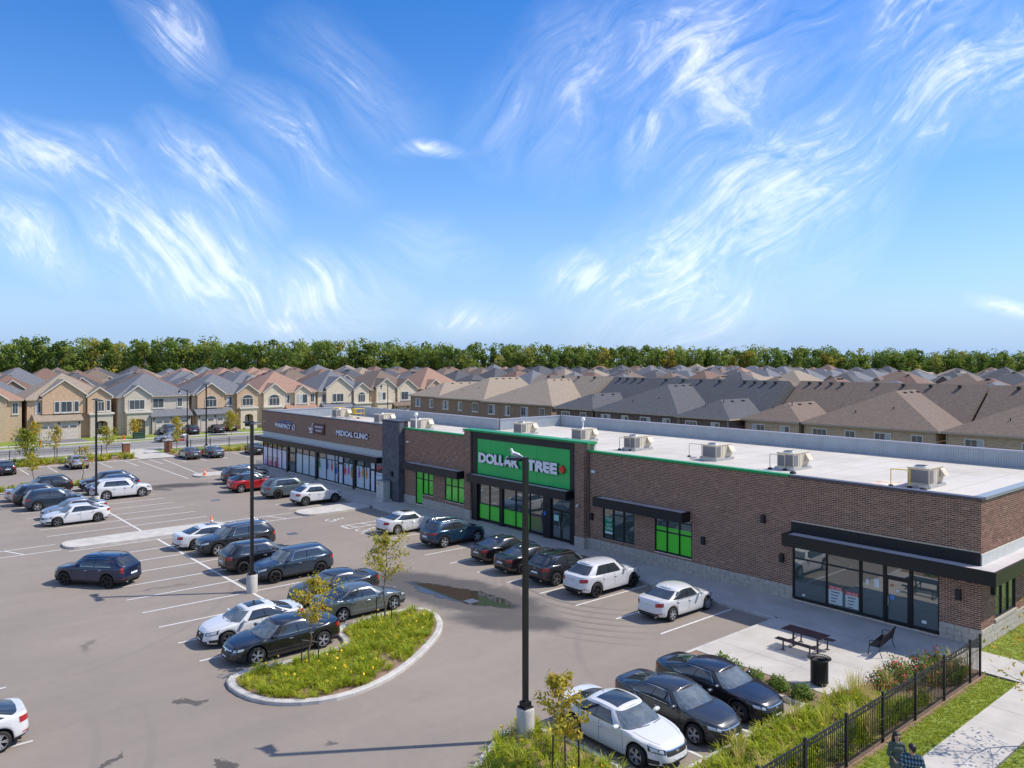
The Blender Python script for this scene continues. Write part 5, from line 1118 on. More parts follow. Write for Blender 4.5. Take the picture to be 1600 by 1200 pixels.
def gable_roof(parent, xc, w_, zb, y0, y1, slope, rm, wm, trim=M_trim, panel=True):
    """gable facing -y at y0, running back to y1"""
    h = w_ / 2 * slope; o = .28; b = MB(); zz = zb - o * slope
    L_, Rr = (xc - w_ / 2 - o, zz), (xc + w_ / 2 + o, zz); T_ = (xc, zb + h)
    for (A, B) in ((L_, T_), (T_, Rr)):
        v = [(A[0], y0 - o, A[1]), (B[0], y0 - o, B[1]), (B[0], y1, B[1]), (A[0], y1, A[1])]; v2 = [(p[0], p[1], p[2] + .12) for p in v]; b.add(v + v2, [(0, 3, 2, 1), (4, 5, 6, 7), (0, 1, 5, 4), (1, 2, 6, 5), (3, 7, 6, 2), (0, 4, 7, 3)])
    r_ = b.build('gable_roof', rm, parent)
    b = MB(); 
    for (A, B) in ((L_, T_), (T_, Rr)):
        b.add([(A[0], y0 - o - .03, A[1] - .06), (B[0], y0 - o - .03, B[1] - .06), (B[0], y0 - o - .03, B[1] + .15), (A[0], y0 - o - .03, A[1] + .15), (A[0], y0 - o, A[1] - .06), (B[0], y0 - o, B[1] - .06), (B[0], y0 - o, B[1] + .15), (A[0], y0 - o, A[1] + .15)], [(0, 1, 2, 3), (3, 2, 6, 7), (0, 4, 5, 1)])
    b.build('barge_board', trim, parent)
    MB().add([(xc - w_ / 2, y0, zb), (xc + w_ / 2, y0, zb), (xc, y0, zb + h - .02), (xc - w_ / 2, y1, zb), (xc + w_ / 2, y1, zb)], [(0, 1, 2)]).build('gable_wall', wm, parent)
def front_house(Y0, w_, label, wallm, wall2, roofc, garage, porch, gables, wins, eave=6.55, slope=.62, depth=12.5, X=-140.0, skirt=None, ridge=None):
    e = empty('house', (X, Y0, 0), R(90), label, 'house', 'brick houses along the street'); wm, w2, rm = WL[wallm], WL[wall2], RF[roofc]
    MB().box(.15, w_ - .15, 0, depth, -.2, eave).build('wall', wm, e)
    b, r0, r1 = hip_roof(.15, w_ - .15, 0, depth, eave, slope, .45, 'y'); b.build('roof', [rm, M_soff], e); vents_on(e, r0, r1, 5)
    if garage:
        a, c = garage; MB().box(a, c, -1.6, 0, -.1, 3.05).build('garage_wall', w2, e)
        b = MB(); b.add([(a - .3, -2.0, 2.95), (c + .3, -2.0, 2.95), (c + .3, 0, 4.0), (a - .3, 0, 4.0), (a - .3, -2.0, 2.8), (c + .3, -2.0, 2.8), (c + .3, 0, 2.8), (a - .3, 0, 2.8)], [(0, 1, 2, 3), (0, 4, 5, 1), (4, 7, 6, 5), (1, 5, 6, 2), (0, 3, 7, 4)]); b.build('garage_roof', rm, e)
        n_ = 2 if c - a > 5 else 1; gw = (c - a - .5 * (n_ + 1)) / n_
        for k in range(n_):
            g_ = a + .5 + k * (gw + .5); d_ = MB().box(g_, g_ + gw, -1.66, -1.601, 0, 2.25).build('garage_door', M_gdoor, e)
            for j in range(2): MB().box(g_ + .12 + j * gw / 2, g_ + gw / 2 - .1 + j * gw / 2, -1.68, -1.661, 1.8, 2.1).build('pane', M_pane, d_)
            for j in range(3): MB().box(g_ + .02, g_ + gw - .02, -1.675, -1.661, .55 * (j + 1), .55 * (j + 1) + .02).build('panel_seam', M_soff, d_)
        for k in range(n_ + 1):
            x = a + .25 + k * (gw + .5); MB().box(x - .08, x + .08, -1.74, -1.601, 2.35, 2.7).build('coach_lamp', M_vent, e)
        MB().box(a + .1, c - .1, -8.3, -1.602, -.06, .03).build('driveway', M_drive, e)
    if porch:
        a, c = porch; pb = MB(); xm = (a + c) / 2; pw = (c - a) * .52; z1 = 3.6
        pts = [(a, 0), (xm - pw / 2, 0), (xm - pw / 2, 2.15), *[(xm - pw / 2 * math.cos(R(t)), 2.15 + .45 * math.sin(R(t))) for t in range(0, 181, 20)], (xm + pw / 2, 2.15), (xm + pw / 2, 0), (c, 0), (c, z1), (a, z1)]
        yf = -1.3
        # arch surround as strips
        def strip(q): n_ = len(q); pb.add([(x, yf, z) for x, z in q] + [(x, yf + .35, z) for x, z in q], [tuple(range(n_)), tuple(range(2 * n_ - 1, n_ - 1, -1))] + [(i, (i + 1) % n_, n_ + (i + 1) % n_, n_ + i) for i in range(n_)])
        strip([(a, 0), (xm - pw / 2, 0), (xm - pw / 2, z1), (a, z1)]); strip([(xm + pw / 2, 0), (c, 0), (c, z1), (xm + pw / 2, z1)])
        ar = [(xm - pw / 2 * math.cos(R(t)), 2.15 + .45 * math.sin(R(t))) for t in range(0, 181, 20)]
        for i in range(len(ar) - 1): strip([ar[i], ar[i + 1], (ar[i + 1][0], z1), (ar[i][0], z1)])
        pb.box(a, a + .3, yf + .35, 0, 0, z1); pb.box(c - .3, c, yf + .35, 0, 0, z1); pb.build('porch', w2, e)
        MB().box(a - .2, c + .2, yf - .2, .0, z1, z1 + .25).build('porch_cornice', M_trim, e)
        d_ = MB().box(xm - .5, xm + .5, -.08, -.01, .4, 2.4).build('front_door', M_fdoor, e); MB().box(xm - .22, xm + .22, -.1, -.081, 1.2, 2.2).build('pane', M_curt, d_)
        MB().box(xm - 1.0, xm + 1.0, yf - 1.0, yf - .02, -.1, .2).build('step', M_conc, e); MB().box(xm - .8, xm + .8, yf + .36, -.1, -.1, .38).build('step', M_conc, e)
    for g_ in gables:
        xc, gw, zb, proj = g_[:4]; gm = WL[g_[4]] if len(g_) > 4 else wm
        if proj > 0: MB().box(xc - gw / 2, xc + gw / 2, -proj, 0, g_[5] if len(g_) > 5 else 3.2, zb).build('bay_wall', gm, e)
        gable_roof(e, xc, gw, zb, -proj - .004, 3.5 + gw * .4, .75, rm, gm)
    for wn in wins: house_window(e, *wn[:4], wn[4] if len(wn) > 4 else 0, wn[5] if len(wn) > 5 else False, wn[6] if len(wn) > 6 else 2)
    return e
front_house(8.6, 12.6, 'brown brick house with terracotta roof left of the tan roofed house', 'buff', 'stone', 'terracotta', (1.0, 5.8), None, [(8.2, 4.4, 6.5, .7, 'buff', 0)], [(8.2, 4.2, 2.2, 1.7, -.7, False, 3), (11.6, 4.2, .7, 1.6, 0), (8.2, .9, 2.2, 1.7, -.7, False, 3), (3, 4.2, 1.6, 1.5)])
front_house(21.6, 12.0, 'orange brick house with tan roof, double garage and broad gable', 'orange', 'stone', 'tan', (1.1, 7.2), (8.6, 11.9), [(5.1, 6.0, 6.9, .5, 'orange', 3.9), (10.0, 3.4, 6.6, .9, 'orange', 3.6)], [(1.6, 4.2, .7, 1.6), (4.1, 4.2, .6, 1.6, -.5, False, 1), (5.4, 4.2, 1.5, 1.6, -.5), (6.8, 4.2, .6, 1.6, -.5, False, 1), (10.0, 4.2, 1.3, 1.4, -.9, True), (11.3, 4.2, .5, 1.6, -.9, False, 1)])
front_house(34.4, 11.6, 'stone fronted house with slate roof and small front gable', 'stone', 'stone', 'slate', (5.0, 11.2), (1.2, 4.9), [(3.0, 4.0, 6.5, .6, 'stone', 3.7)], [(2.9, 4.2, 2.3, 1.5, -.6, False, 3), (6.4, 4.3, 1.7, 1.5), (9.9, 4.4, .7, 1.4)])
front_house(46.2, 11.4, 'orange brick house with slate roof and two arched windows under gables', 'orange', 'cream', 'slate', (.6, 6.6), (8.2, 11.2), [(3.2, 4.6, 6.5, .5, 'orange', 3.9), (9.6, 3.8, 6.5, .9, 'orange', 3.6)], [(3.2, 4.2, 1.9, 1.2, -.5, True), (6.6, 4.3, .9, 1.5), (9.6, 4.2, 1.9, 1.2, -.9, True)], slope=.58)
front_house(57.8, 11.8, 'cream stone house with terracotta roof and bay window', 'cream', 'cream', 'terracotta', (5.6, 11.2), (1.0, 4.4), [(3.1, 4.0, 6.4, .7, 'cream', 3.4), (8.7, 3.0, 6.3, .6, 'cream', 3.6)], [(3.1, 4.0, 1.9, 1.3, -.7, True), (5.9, 4.2, .8, 1.5), (8.7, 4.2, 1.9, 1.6, -.6), (11.0, 4.3, .7, 1.5)])
front_house(69.8, 11.4, 'cream stone house with slate roof and wide white gable', 'cream', 'stone', 'slate', (1.0, 6.8), (7.6, 11.0), [(4.4, 5.4, 6.9, .5, 'cream', 3.9), (9.2, 3.4, 6.4, .8, 'cream', 3.6)], [(1.4, 4.2, .7, 1.5), (3.4, 4.2, .7, 1.5, -.5, False, 1), (4.6, 4.2, 1.4, 1.5, -.5), (9.2, 4.0, 1.4, 1.4, -.8, True)], slope=.66)
front_house(81.3, 11.8, 'cream and orange brick house with brown roof and tall gable', 'orange', 'cream', 'brown', (5.0, 11.0), (1.0, 4.4), [(3.4, 4.4, 6.8, .6, 'cream', 3.4), (8.4, 4.6, 6.5, .7, 'cream', 3.4)], [(2.6, 4.2, 1.4, 1.5, -.6), (8.2, 4.1, 2.4, 1.6, -.7, False, 3), (11.0, 4.4, .8, 1.4)])
front_house(93.4, 11.8, 'brick house with pink terracotta roof behind the tan roofs', 'buff', 'buff', 'terracotta', (5.0, 11.0), (1.0, 4.4), [(3.4, 4.0, 6.5, .6, 'buff', 3.4)], [(3.4, 4.2, 1.6, 1.5, -.6), (8.2, 4.2, 1.8, 1.5)], slope=.7)
front_house(-3.6, 12.0, 'brick house with charcoal roof far left of the row', 'buff', 'stone', 'charcoal', (1.0, 7.0), (8.4, 11.6), [(10.0, 3.4, 6.5, .8, 'buff', 3.4)], [(4, 4.2, 1.8, 1.5), (10, 4.2, 1.3, 1.4, -.8, True)])
# row of houses whose backs face the plaza
def back_house(x0, x1, label, wallm, roofc, apex, wy=78.4, main=True, group='houses backing onto the plaza', nwin=3):
    e = empty('house', (x0, wy, 0), 0, label, 'house', group); w_ = x1 - x0; wm, rm = WL[wallm], RF[roofc]; sl = (apex - 5.75) / (w_ / 2)
    MB().box(.25, w_ - .25, 0, 7.5, 0, 5.7).build('wing_wall', wm, e); b, r0, r1 = hip_roof(.25, w_ - .25, 0, 13.0, 5.7 + .35 * sl, sl, .4, 'y', gable=('b',)); b.build('wing_roof', [rm, M_soff], e); vents_on(e, r0, r1, 4, drop=.28, dx=.5)
    MB().box(.02, w_ - .02, 7.0, 17.5, 0, 5.7).build('wall', wm, e)
    if main:
        b = MB(); zr = 9.75; ym = 12.4
        b.add([(-.02, 6.4, 5.6), (w_ + .02, 6.4, 5.6), (w_ + .02, ym, zr), (-.02, ym, zr), (-.02, 18.4, 5.6), (w_ + .02, 18.4, 5.6), (-.02, 6.4, 5.42), (w_ + .02, 6.4, 5.42)], [(0, 1, 2, 3), (3, 2, 5, 4), (0, 6, 7, 1), (0, 3, 4), (1, 5, 2)]); b.build('roof', rm, e); vents_on(e, (.5, ym - .6, zr), (w_ - .5, ym - .6, zr), 4, drop=.22)
    k = nwin
    for i in range(k):
        x = w_ * (i + .6) / (k + .2); house_window(e, x, 3.75, 1.5 if i % 2 == 0 else 1.0, 1.35, 0, cross=3 if i % 2 == 0 else 2, trim=M_trim); house_window(e, x, .9, 1.5, 1.5, 0, cross=2, trim=M_trim)
    me = MB().bar((0, 0, 0), (0, 0, .45), .05, 0, 6).mesh('plumbing_vent', M_vent)
    for i in range(2):
        x = w_ * (.35 + .25 * i); link('plumbing_vent', me, e, (x, 2.0 + i, 5.75 + (2.0 + i) * min(sl, .5) - .05))
    for x in (.25, w_ - .33): MB().box(x, x + .08, -.1, -.002, 0, 5.5).build('downpipe', M_soff, e)
    return e
back_house(-30.2, -16.2, 'yellow brick house with light brown roof at the end of the plaza rear row', 'buff', 'brown', 9.1)
back_house(-44.4, -30.6, 'yellow brick house with wide light brown hip roof behind the plaza end', 'buff', 'brown', 9.1, nwin=4)
back_house(-51.6, -44.5, 'yellow brick house with narrow light brown hip roof behind the plaza', 'buff', 'brown', 7.5, nwin=2)
back_house(-59.4, -52.0, 'dark brick house with narrow charcoal roof beside the wide charcoal one', 'dark', 'charcoal', 7.6, wy=76.4, nwin=2)
back_house(-73.6, -59.5, 'dark brick house with wide charcoal hip roof behind the plaza', 'dark', 'charcoal', 9.1, wy=77, nwin=4)
back_house(-81.2, -73.7, 'dark brick house with low charcoal hip roof next to the tan roofs', 'dark', 'charcoal', 7.6, wy=77, nwin=2)
back_house(-100.9, -84.2, 'brown brick house with widest tan hip roof behind the plaza', 'brown', 'tan', 9.3, wy=79.4, nwin=4)
back_house(-115.9, -102.3, 'brown brick house with tan hip roof in the middle of its pale row', 'brown', 'tan', 9.2, wy=81, main=False)
back_house(-126.2, -116.6, 'brown brick house with small tan hip roof next to the pink roof', 'brown', 'tan', 8.1, wy=82, main=False, nwin=2)
back_house(-16.0, -2.4, 'yellow brick house with light brown roof beyond the plaza corner', 'buff', 'brown', 9.1)
# far estate: blocks of houses to the woodland
rr_ = random.Random(11); _far = {}
def far_mesh(kind, rc, wc):
    k = (kind, rc, wc)
    if k in _far: return _far[k]
    w_, d, sl = [(11.6, 12, .55), (12.2, 13, .62), (10.8, 13.5, .6), (13.0, 12.5, .52)][kind]; parts = []
    parts.append(('wall', MB().box(-w_ / 2, w_ / 2, -d / 2, d / 2, -.5, 5.9).mesh('wall', WL[wc])))
    b, r0, r1 = hip_roof(-w_ / 2, w_ / 2, -d / 2, d / 2, 5.9, sl, .4, 'y' if kind in (0, 2) else 'x'); parts.append(('roof', b.mesh('roof', [RF[rc], M_soff])))
    b = MB(); xc = (-2.5, 2.4, 0, -3)[kind]; gw = (5, 4.4, 5.6, 4)[kind]; y0 = -d / 2 - .6; zb = 5.8; h = gw / 2 * .78
    v = [(xc - gw / 2 - .3, y0 - .25, zb - .2), (xc, y0 - .25, zb + h), (xc + gw / 2 + .3, y0 - .25, zb - .2), (xc - gw / 2 - .3, 0, zb - .2), (xc, 0, zb + h), (xc + gw / 2 + .3, 0, zb - .2)]
    b.add(v, [(0, 1, 4, 3), (1, 2, 5, 4)]); b2 = MB(); b2.add([(xc - gw / 2, y0, 0), (xc + gw / 2, y0, 0), (xc + gw / 2, y0, zb), (xc, y0, zb + h - .15), (xc - gw / 2, y0, zb), (xc - gw / 2, 0, 0), (xc + gw / 2, 0, 0), (xc + gw / 2, 0, zb), (xc - gw / 2, 0, zb)], [(0, 1, 2, 3, 4), (1, 6, 7, 2), (0, 4, 8, 5)])
    parts.append(('gable_roof', b.mesh('gable_roof', RF[rc]))); parts.append(('bay_wall', b2.mesh('bay_wall', WL[wc])))
    for A, B in (((v[0]), (v[1])), ((v[1]), (v[2]))):
        pass
    bb = MB(); 
    for A, B in ((v[0], v[1]), (v[1], v[2])): bb.add([(A[0], A[1] - .02, A[2] - .05), (B[0], B[1] - .02, B[2] - .05), (B[0], B[1] - .02, B[2] + .2), (A[0], A[1] - .02, A[2] + .2)], [(0, 1, 2, 3)])
    parts.append(('barge_board', bb.mesh('barge_board', M_trim)))
    for (x, y, s) in ((xc, y0, 1), (-xc * .8 + 1, -d / 2, 1), (-2.5, d / 2, -1), (2.5, d / 2, -1)):
        m_ = MB().box(x - .8, x + .8, y - (.05 if s > 0 else 0), y + (.05 if s < 0 else 0), 3.7, 5.1).mesh('window', M_pane); parts.append(('window', m_))
    ve = MB().box(-.16, .16, -.16, .16, -.12, .14).mesh('roof_vent', M_vent)
    for k_ in range(4):
        t = (k_ + .6) / 4.4; parts.append(('roof_vent', ve, (r0[0] + (r1[0] - r0[0]) * t + (.5 if kind in (0, 2) else 0), r0[1] + (r1[1] - r0[1]) * t + (-.5 if kind not in (0, 2) else 0), r0[2] - .25)))
    _far[k] = parts; return parts
RN = {'tan': 'tan', 'brown': 'brown', 'charcoal': 'charcoal', 'slate': 'slate blue', 'terracotta': 'terracotta', 'umber': 'dark umber'}
WN = {'buff': 'buff brick', 'brown': 'brown brick', 'red': 'red brick', 'dark': 'dark brick', 'orange': 'tan brick', 'stone': 'grey stone'}
nfar = 0
def far_house(x, y, rz, rc, wc, kind):
    global nfar
    d = x * _s + y * _c; r_ = x * _c - y * _s
    if d < 40 or abs(r_ / d) > .72: return
    nfar += 1; e = empty('house', (x, y, rr_.uniform(-.3, .5)), rz, 'distant %s house with %s roof in the estate beyond the plaza' % (WN[wc], RN[rc]), 'house', 'far %s houses with %s roofs' % (WN[wc], RN[rc]))
    for p in far_mesh(kind, rc, wc): link(p[0], p[1], e, p[2] if len(p) > 2 else (0, 0, 0))
RC = ['charcoal', 'charcoal', 'brown', 'slate', 'umber', 'tan', 'charcoal', 'terracotta', 'slate', 'umber']; WC = ['buff', 'brown', 'red', 'dark', 'orange', 'stone']
def far_row(fixed, along0, along1, axis, rz, step=13.2):
    a = along0; run = 0
    while a < along1:
        if run <= 0: rc = rr_.choice(RC); wc = rr_.choice(WC); run = rr_.choice([1, 2, 2, 3])
        run -= 1; k = rr_.randrange(4); jit = rr_.uniform(-.6, .6)
        if axis == 'x': far_house(a, fixed + jit, rz, rc, wc, k)
        else: far_house(fixed + jit, a, rz, rc, wc, k)
        a += step
for i, y in enumerate((118, 146, 183, 211, 249, 277, 316, 344)): far_row(y, -134 + rr_.uniform(0, 6), 120, 'x', 0 if i % 2 else math.pi)
for i, x in enumerate((-171, -205, -231, -268, -295, -330)): far_row(x, -25 + rr_.uniform(0, 8), 345 if i else 330, 'y', R(90) if i % 2 else R(-90))
far_row(-146, 112, 330, 'y', R(90))
# woodland beyond the estate
M_wood = tone_mat('woodland leaves', [(0, (.06, .10, .025)), (.35, (.13, .20, .04)), (.65, (.21, .28, .055)), (.86, (.30, .33, .07)), (1, (.42, .34, .06))], .85); nodes_of(M_wood)[2].inputs['Specular IOR Level'].default_value = .15
N, L, bs = nodes_of(M_wood); tr_ = N.new('ShaderNodeBsdfTranslucent'); mxs = N.new('ShaderNodeMixShader'); mxs.inputs[0].default_value = .45; L.new(bs.inputs['Base Color'].links[0].from_socket, tr_.inputs[0]); L.new(bs.outputs[0], mxs.inputs[1]); L.new(tr_.outputs[0], mxs.inputs[2]); L.new(mxs.outputs[0], N['Material Output'].inputs['Surface'])
M_wtrunk = mat('woodland trunks', (.10, .085, .07), .9)
def woodland():
    rg = np.random.default_rng(3); Q = []; TN = []; tr = MB()
    for row in range(4):
        for k in range(140):
            a = -.98 + 1.9 * (k + rg.uniform(-.4, .4)) / 139; base = np.interp(a, [-.8, -.65, -.3, 0, .4, .8], [375, 380, 385, 400, 440, 480])
            d = base + row * 9 + rg.uniform(-4, 4); r_ = a * d; x = r_ * _c + d * _s; y = -r_ * _s + d * _c
            h = np.interp(a, [-.8, -.3, 0, .3, .5, .8], [22.5, 21.5, 19.5, 18.5, 16.5, 17]) * rg.choice([rg.uniform(.9, 1.08), rg.uniform(.72, 1.12)]) + row * .5; w_ = rg.uniform(3.2, 6.6)
            sp = rg.random(); tone = np.clip(rg.normal(.45, .15), .1, .8)
            if sp < .05: tone = rg.uniform(.8, .95)
            n = 800 if row < 2 else 300; nb = rg.integers(10, 15); cz = h * .62
            lob = np.stack([rg.normal(0, w_ * .42, nb), rg.normal(0, w_ * .42, nb), rg.uniform(h * (.08 if row in (0, 2) else .25), h * .9, nb)], 1); lr = rg.uniform(w_ * .36, w_ * .62, nb)
            li = rg.integers(0, nb, n); u = rg.normal(size=(n, 3)); u /= np.linalg.norm(u, axis=1)[:, None]; p = lob[li] + u * (lr[li] * rg.uniform(.7, 1.08, n))[:, None] * np.array([1, 1, .95])
            s = rg.uniform(.28, .62, n)[:, None]; t1 = rg.normal(size=(n, 3)); t1 -= u * (t1 * u).sum(1)[:, None] * .6; t1 /= np.linalg.norm(t1, axis=1)[:, None]; t2 = np.cross(u, t1); t2 /= np.maximum(np.linalg.norm(t2, axis=1)[:, None], 1e-6)
            c = p + np.array([x, y, 0]); Q.append(np.stack([c - t1 * s - t2 * s * .6, c + t1 * s - t2 * s * .6, c + t1 * s * .7 + t2 * s * .8, c - t1 * s * .7 + t2 * s * .8], 1)); TN.append(np.clip(tone + rg.normal(0, .07, n) + .12, 0, 1))
            if row == 0: tr.bar((x, y, 0), (x, y, h * .75), .28, 0, 5)
    me = quad_mesh('woodland', np.concatenate(Q), M_wood, attr=np.concatenate(TN)); o = link('woodland', me); tag(o, 'long dense green woodland along the horizon behind the estate', 'woodland', None, 'stuff')
    t = tr.build('woodland_trunks', M_wtrunk, o); t['kind'] = 'stuff'
woodland()
# ------------------------------------------------------------------ lamps, street furniture, fences
M_pole = mat('dark bronze pole', (.014, .013, .014), .4, .2)
def lot_lamp(x, y, label, heads=(180,), base=.95, h=9.1, z0=0.0):
    e = empty('lot_lamp', (x, y, z0), 0, label, 'lamp post', 'square lot lamps')
    b = MB(); b.lathe([(.29, -.1), (.29, base - .05), (.26, base), (0, base)], 20); b.build('concrete_base', M_conc, e, sharp=40)
    b = MB(); b.box(-.19, .19, -.19, .19, base, base + .04); b.box(-.14, .14, -.14, .14, base + .041, base + .2); b.build('base_cover', M_pole, e)
    MB().box(-.075, .075, -.075, .075, base + .2, h).build('pole', M_pole, e); MB().box(-.085, .085, -.085, .085, h, h + .02).build('pole_cap', M_pole, e)
    MB().box(-.04, .04, -.079, -.0751, 1.5, 1.75).build('hand_hole_cover', M_black, e)
    for a in heads:
        o = empty('lamp_head', (0, 0, h - .12), R(a)); o.parent = e
        b = MB(); b.box(.08, .24, -.04, .04, -.01, .07); b.add([(.2, -.16, .0), (.2, .16, .0), (.78, .2, .0), (.78, -.2, .0), (.22, -.13, .1), (.22, .13, .1), (.74, .17, .075), (.74, -.17, .075)], [(0, 3, 2, 1), (4, 5, 6, 7), (0, 1, 5, 4), (1, 2, 6, 5), (2, 3, 7, 6), (3, 0, 4, 7)]); b.build('housing', M_pole, o)
        MB().box(.3, .72, -.13, .13, -.012, -.001).build('lens', M_paper, o)
    return e
lot_lamp(-19.35, 17.0, 'tall dark lot lamp with a gull perched on its arm', (180,), base=.98, z0=.1)
lot_lamp(-41.1, 16.72, 'tall dark lot lamp with two heads beside the blue grey SUV', (180, 0)); lot_lamp(-73.3, 16.4, 'tall dark lot lamp with two heads beside the large white SUV', (180, 0)); lot_lamp(-106.5, 37.1, 'tall dark lot lamp in the strip behind the grey sedans', (0, 180))
def street_lamp(x, y, label, ang, h=8.2):
    e = empty('street_lamp', (x, y, 0), ang, label, 'street lamp', 'lantern street lamps'); b = MB(); b.bar((0, 0, 0), (0, 0, 1.2), .14, 0, 8); b.bar((0, 0, 1.2), (0, 0, h), .09, 0, 8, .06); b.build('pole', M_pole, e)
    b = MB(); b.path([(0, 0, h - .2), (.4, 0, h - .05), (.8, 0, h + .05), (1.05, 0, h - .02)], .035); b.build('arm', M_pole, e)
    b = MB(); b.lathe([(.03, .35), (.1, .25), (.16, .1), (.2, -.05)], 12, 0, (1.05, 0, h - .35)); b.build('lantern_hood', M_pole, e); b = MB(); b.lathe([(.2, -.05), (.2, -.2), (.12, -.36), (0, -.4)], 12, 0, (1.05, 0, h - .35)); b.build('lantern_globe', mat('frosted globe', (.7, .7, .72), .3), e)
street_lamp(-112.5, 36.6, 'lantern street lamp between the parking lot and street', R(-125)); street_lamp(-113, 69, 'lantern street lamp behind the clinic roof', R(-125)); street_lamp(-59, 102, 'lantern street lamp among the charcoal roofs', R(-140), 8.4)
# iron fence by the public sidewalk
fence = empty('iron_fence', (-11.7, 20, .15), 0, 'black iron picket fence along the planted bed and lawn strip', 'fence')
FH = 1.42; posts = [33.85, 32.85, 30.43, 28.02, 25.6, 23.2, 20.8, 18.4, 16.0, 13.6]
pm_ = MB().box(-.035, .035, -.035, .035, -.15, FH + .1).box(-.045, .045, -.045, .045, FH + .1, FH + .13).mesh('post', M_black); pk = MB().box(-.009, .009, -.009, .009, .06, FH - .02).mesh('picket', M_black)
rg_ = MB(); rg_.path([(0, .045 * math.cos(R(t)), .045 * math.sin(R(t))) for t in range(0, 361, 60)], .008, 0, 4); rg_ = rg_.mesh('ring', M_black)
for y in posts: link('post', pm_, fence, (0, y - 20, 0))
np_ = 0
for a, c in zip(posts[1:], posts[:-1]):
    for z, t in ((.1, .016), (FH - .16, .016), (FH, .02)): MB().box(-t, t, a - 20 + .036, c - 20 - .036, z - t, z + t).build('rail', M_black, fence)
    n_ = int((c - a) / .115)
    for k in range(1, n_):
        if np_ < 210: link('picket', pk, fence, (0, a - 20 + (c - a) * k / n_, 0)); np_ += 1
        if k % 2 and np_ < 150: link('ring', rg_, fence, (0, a - 20 + (c - a) * (k + .5) / n_, FH - .08))
# street fence
def street_fence(y0, y1, label):
    f_ = empty('street_fence', (-110, y0, 0), 0, label, 'fence'); n_ = int((y1 - y0) / 2.4); st = (y1 - y0) / n_; b = MB()
    po = MB().box(-.04, .04, -.04, .04, 0, 1.55).mesh('post', M_black)
    for k in range(n_ + 1): link('post', po, f_, (0, k * st, 0))
    for z in (.15, 1.15, 1.4): MB().box(-.02, .02, 0, y1 - y0, z - .02, z + .02).build('rail', M_black, f_)
    k = 0.12
    while k < y1 - y0: b.box(-.008, .008, k - .008, k + .008, .1, 1.4); k += .13
    b.build('pickets', M_black, f_)['kind'] = 'stuff'
street_fence(-12, 27.7, 'thin black iron fence along the street left of the gate pillars'); street_fence(33.6, 52, 'thin black iron fence along the street right of the gate pillars')
M_pbrick = mat('gate pillar brick', (.22, .09, .05), .85, var=.3, scale=5, stretch=(1, 1, 4))
for y, s in ((28.0, 'left'), (33.2, 'right')):
    e = empty('gate_pillar', (-109.6, y, 0), 0, 'squat red brown brick gate pillar %s' % ('next to the hedge strip' if s == 'left' else 'next to the grey sedans'), 'pillar', 'brick gate pillars'); MB().box(-.4, .4, -.4, .4, 0, 1.6).build('brick_shaft', M_pbrick, e); b = MB(); b.box(-.46, .46, -.46, .46, 1.6, 1.72); b.build('cap', M_conc, e)
# picnic table
M_pic = mat('plum black coated steel', (.022, .014, .026), .35, .2, coat=.3)
pt = empty('picnic_table', (-17.45, 31.05, .15), R(0), 'dark slatted steel picnic table with two attached benches on the patio', 'picnic table')
sl = MB().box(-.014, .014, -.36, .36, -.02, .02).mesh('slat', M_pic); sb = MB().box(-.014, .014, -.13, .13, -.018, .018).mesh('slat', M_pic)
for k in range(32):
    x = -.88 + 1.76 * k / 31; link('slat', sl, pt, (x, 0, .75))
    for s in (-1, 1): link('slat', sb, pt, (x, s * .72, .45))
for s in (-1, 1):
    b = MB(); b.path([(-.92, s * .36, .74), (.92, s * .36, .74)], .022); b.build('table_edge', M_pic, pt); b = MB(); b.path([(-.92, s * .6, .44), (.92, s * .6, .44)], .018); b.path([(-.92, s * .86, .44), (.92, s * .86, .44)], .018); b.build('seat_edge', M_pic, pt)
    b = MB(); b.bar((s * .55, 0, 0), (s * .55, 0, .73), .045, 0, 8); b.path([(s * .55, -.72, .42), (s * .55, 0, .3), (s * .55, .72, .42)], .03); b.path([(s * .55, -.3, .02), (s * .55, .3, .02)], .03); b.build('pedestal', M_pic, pt)
    for q in (-1, 1): b = MB(); b.bar((s * .6, q * .72, 0), (s * .6, q * .72, .43), .032, 0, 6); b.box(s * .6 - .09, s * .6 + .09, q * .72 - .05, q * .72 + .05, 0, .015); b.build('leg', M_pic, pt)
# bench
be = empty('bench', (-15.3, 33.3, .15), R(8), 'black slatted steel bench with curved arms facing the patio', 'bench'); bs_ = MB().box(-.21, .21, -.011, .011, -.012, .012).mesh('slat', M_black); bk = MB().box(-.012, .012, -.011, .011, 0, .45).mesh('slat', M_black)
for k in range(34):
    y = -.82 + 1.64 * k / 33; link('slat', bs_, be, (0, y, .44)); link('slat', bk, be, (.23, y, .45), (0, R(14), 0))
for y in (-.84, .84):
    b = MB(); b.path([(-.26, y, 0), (-.22, y, .25), (-.2, y, .44), (-.2, y, .62), (-.1, y, .67), (.24, y, .66)], .018); b.path([(.3, y, 0), (.2, y, .25), (.22, y, .44), (.34, y, .9)], .018); b.path([(-.2, y, .43), (.22, y, .43)], .018); b.build('arm_frame', M_black, be)
b = MB(); b.path([(.34, -.84, .9), (.34, .84, .9)], .02); b.build('top_rail', M_black, be); b = MB(); b.path([(-.21, -.84, .43), (-.21, .84, .43)], .018); b.build('seat_rail', M_black, be)
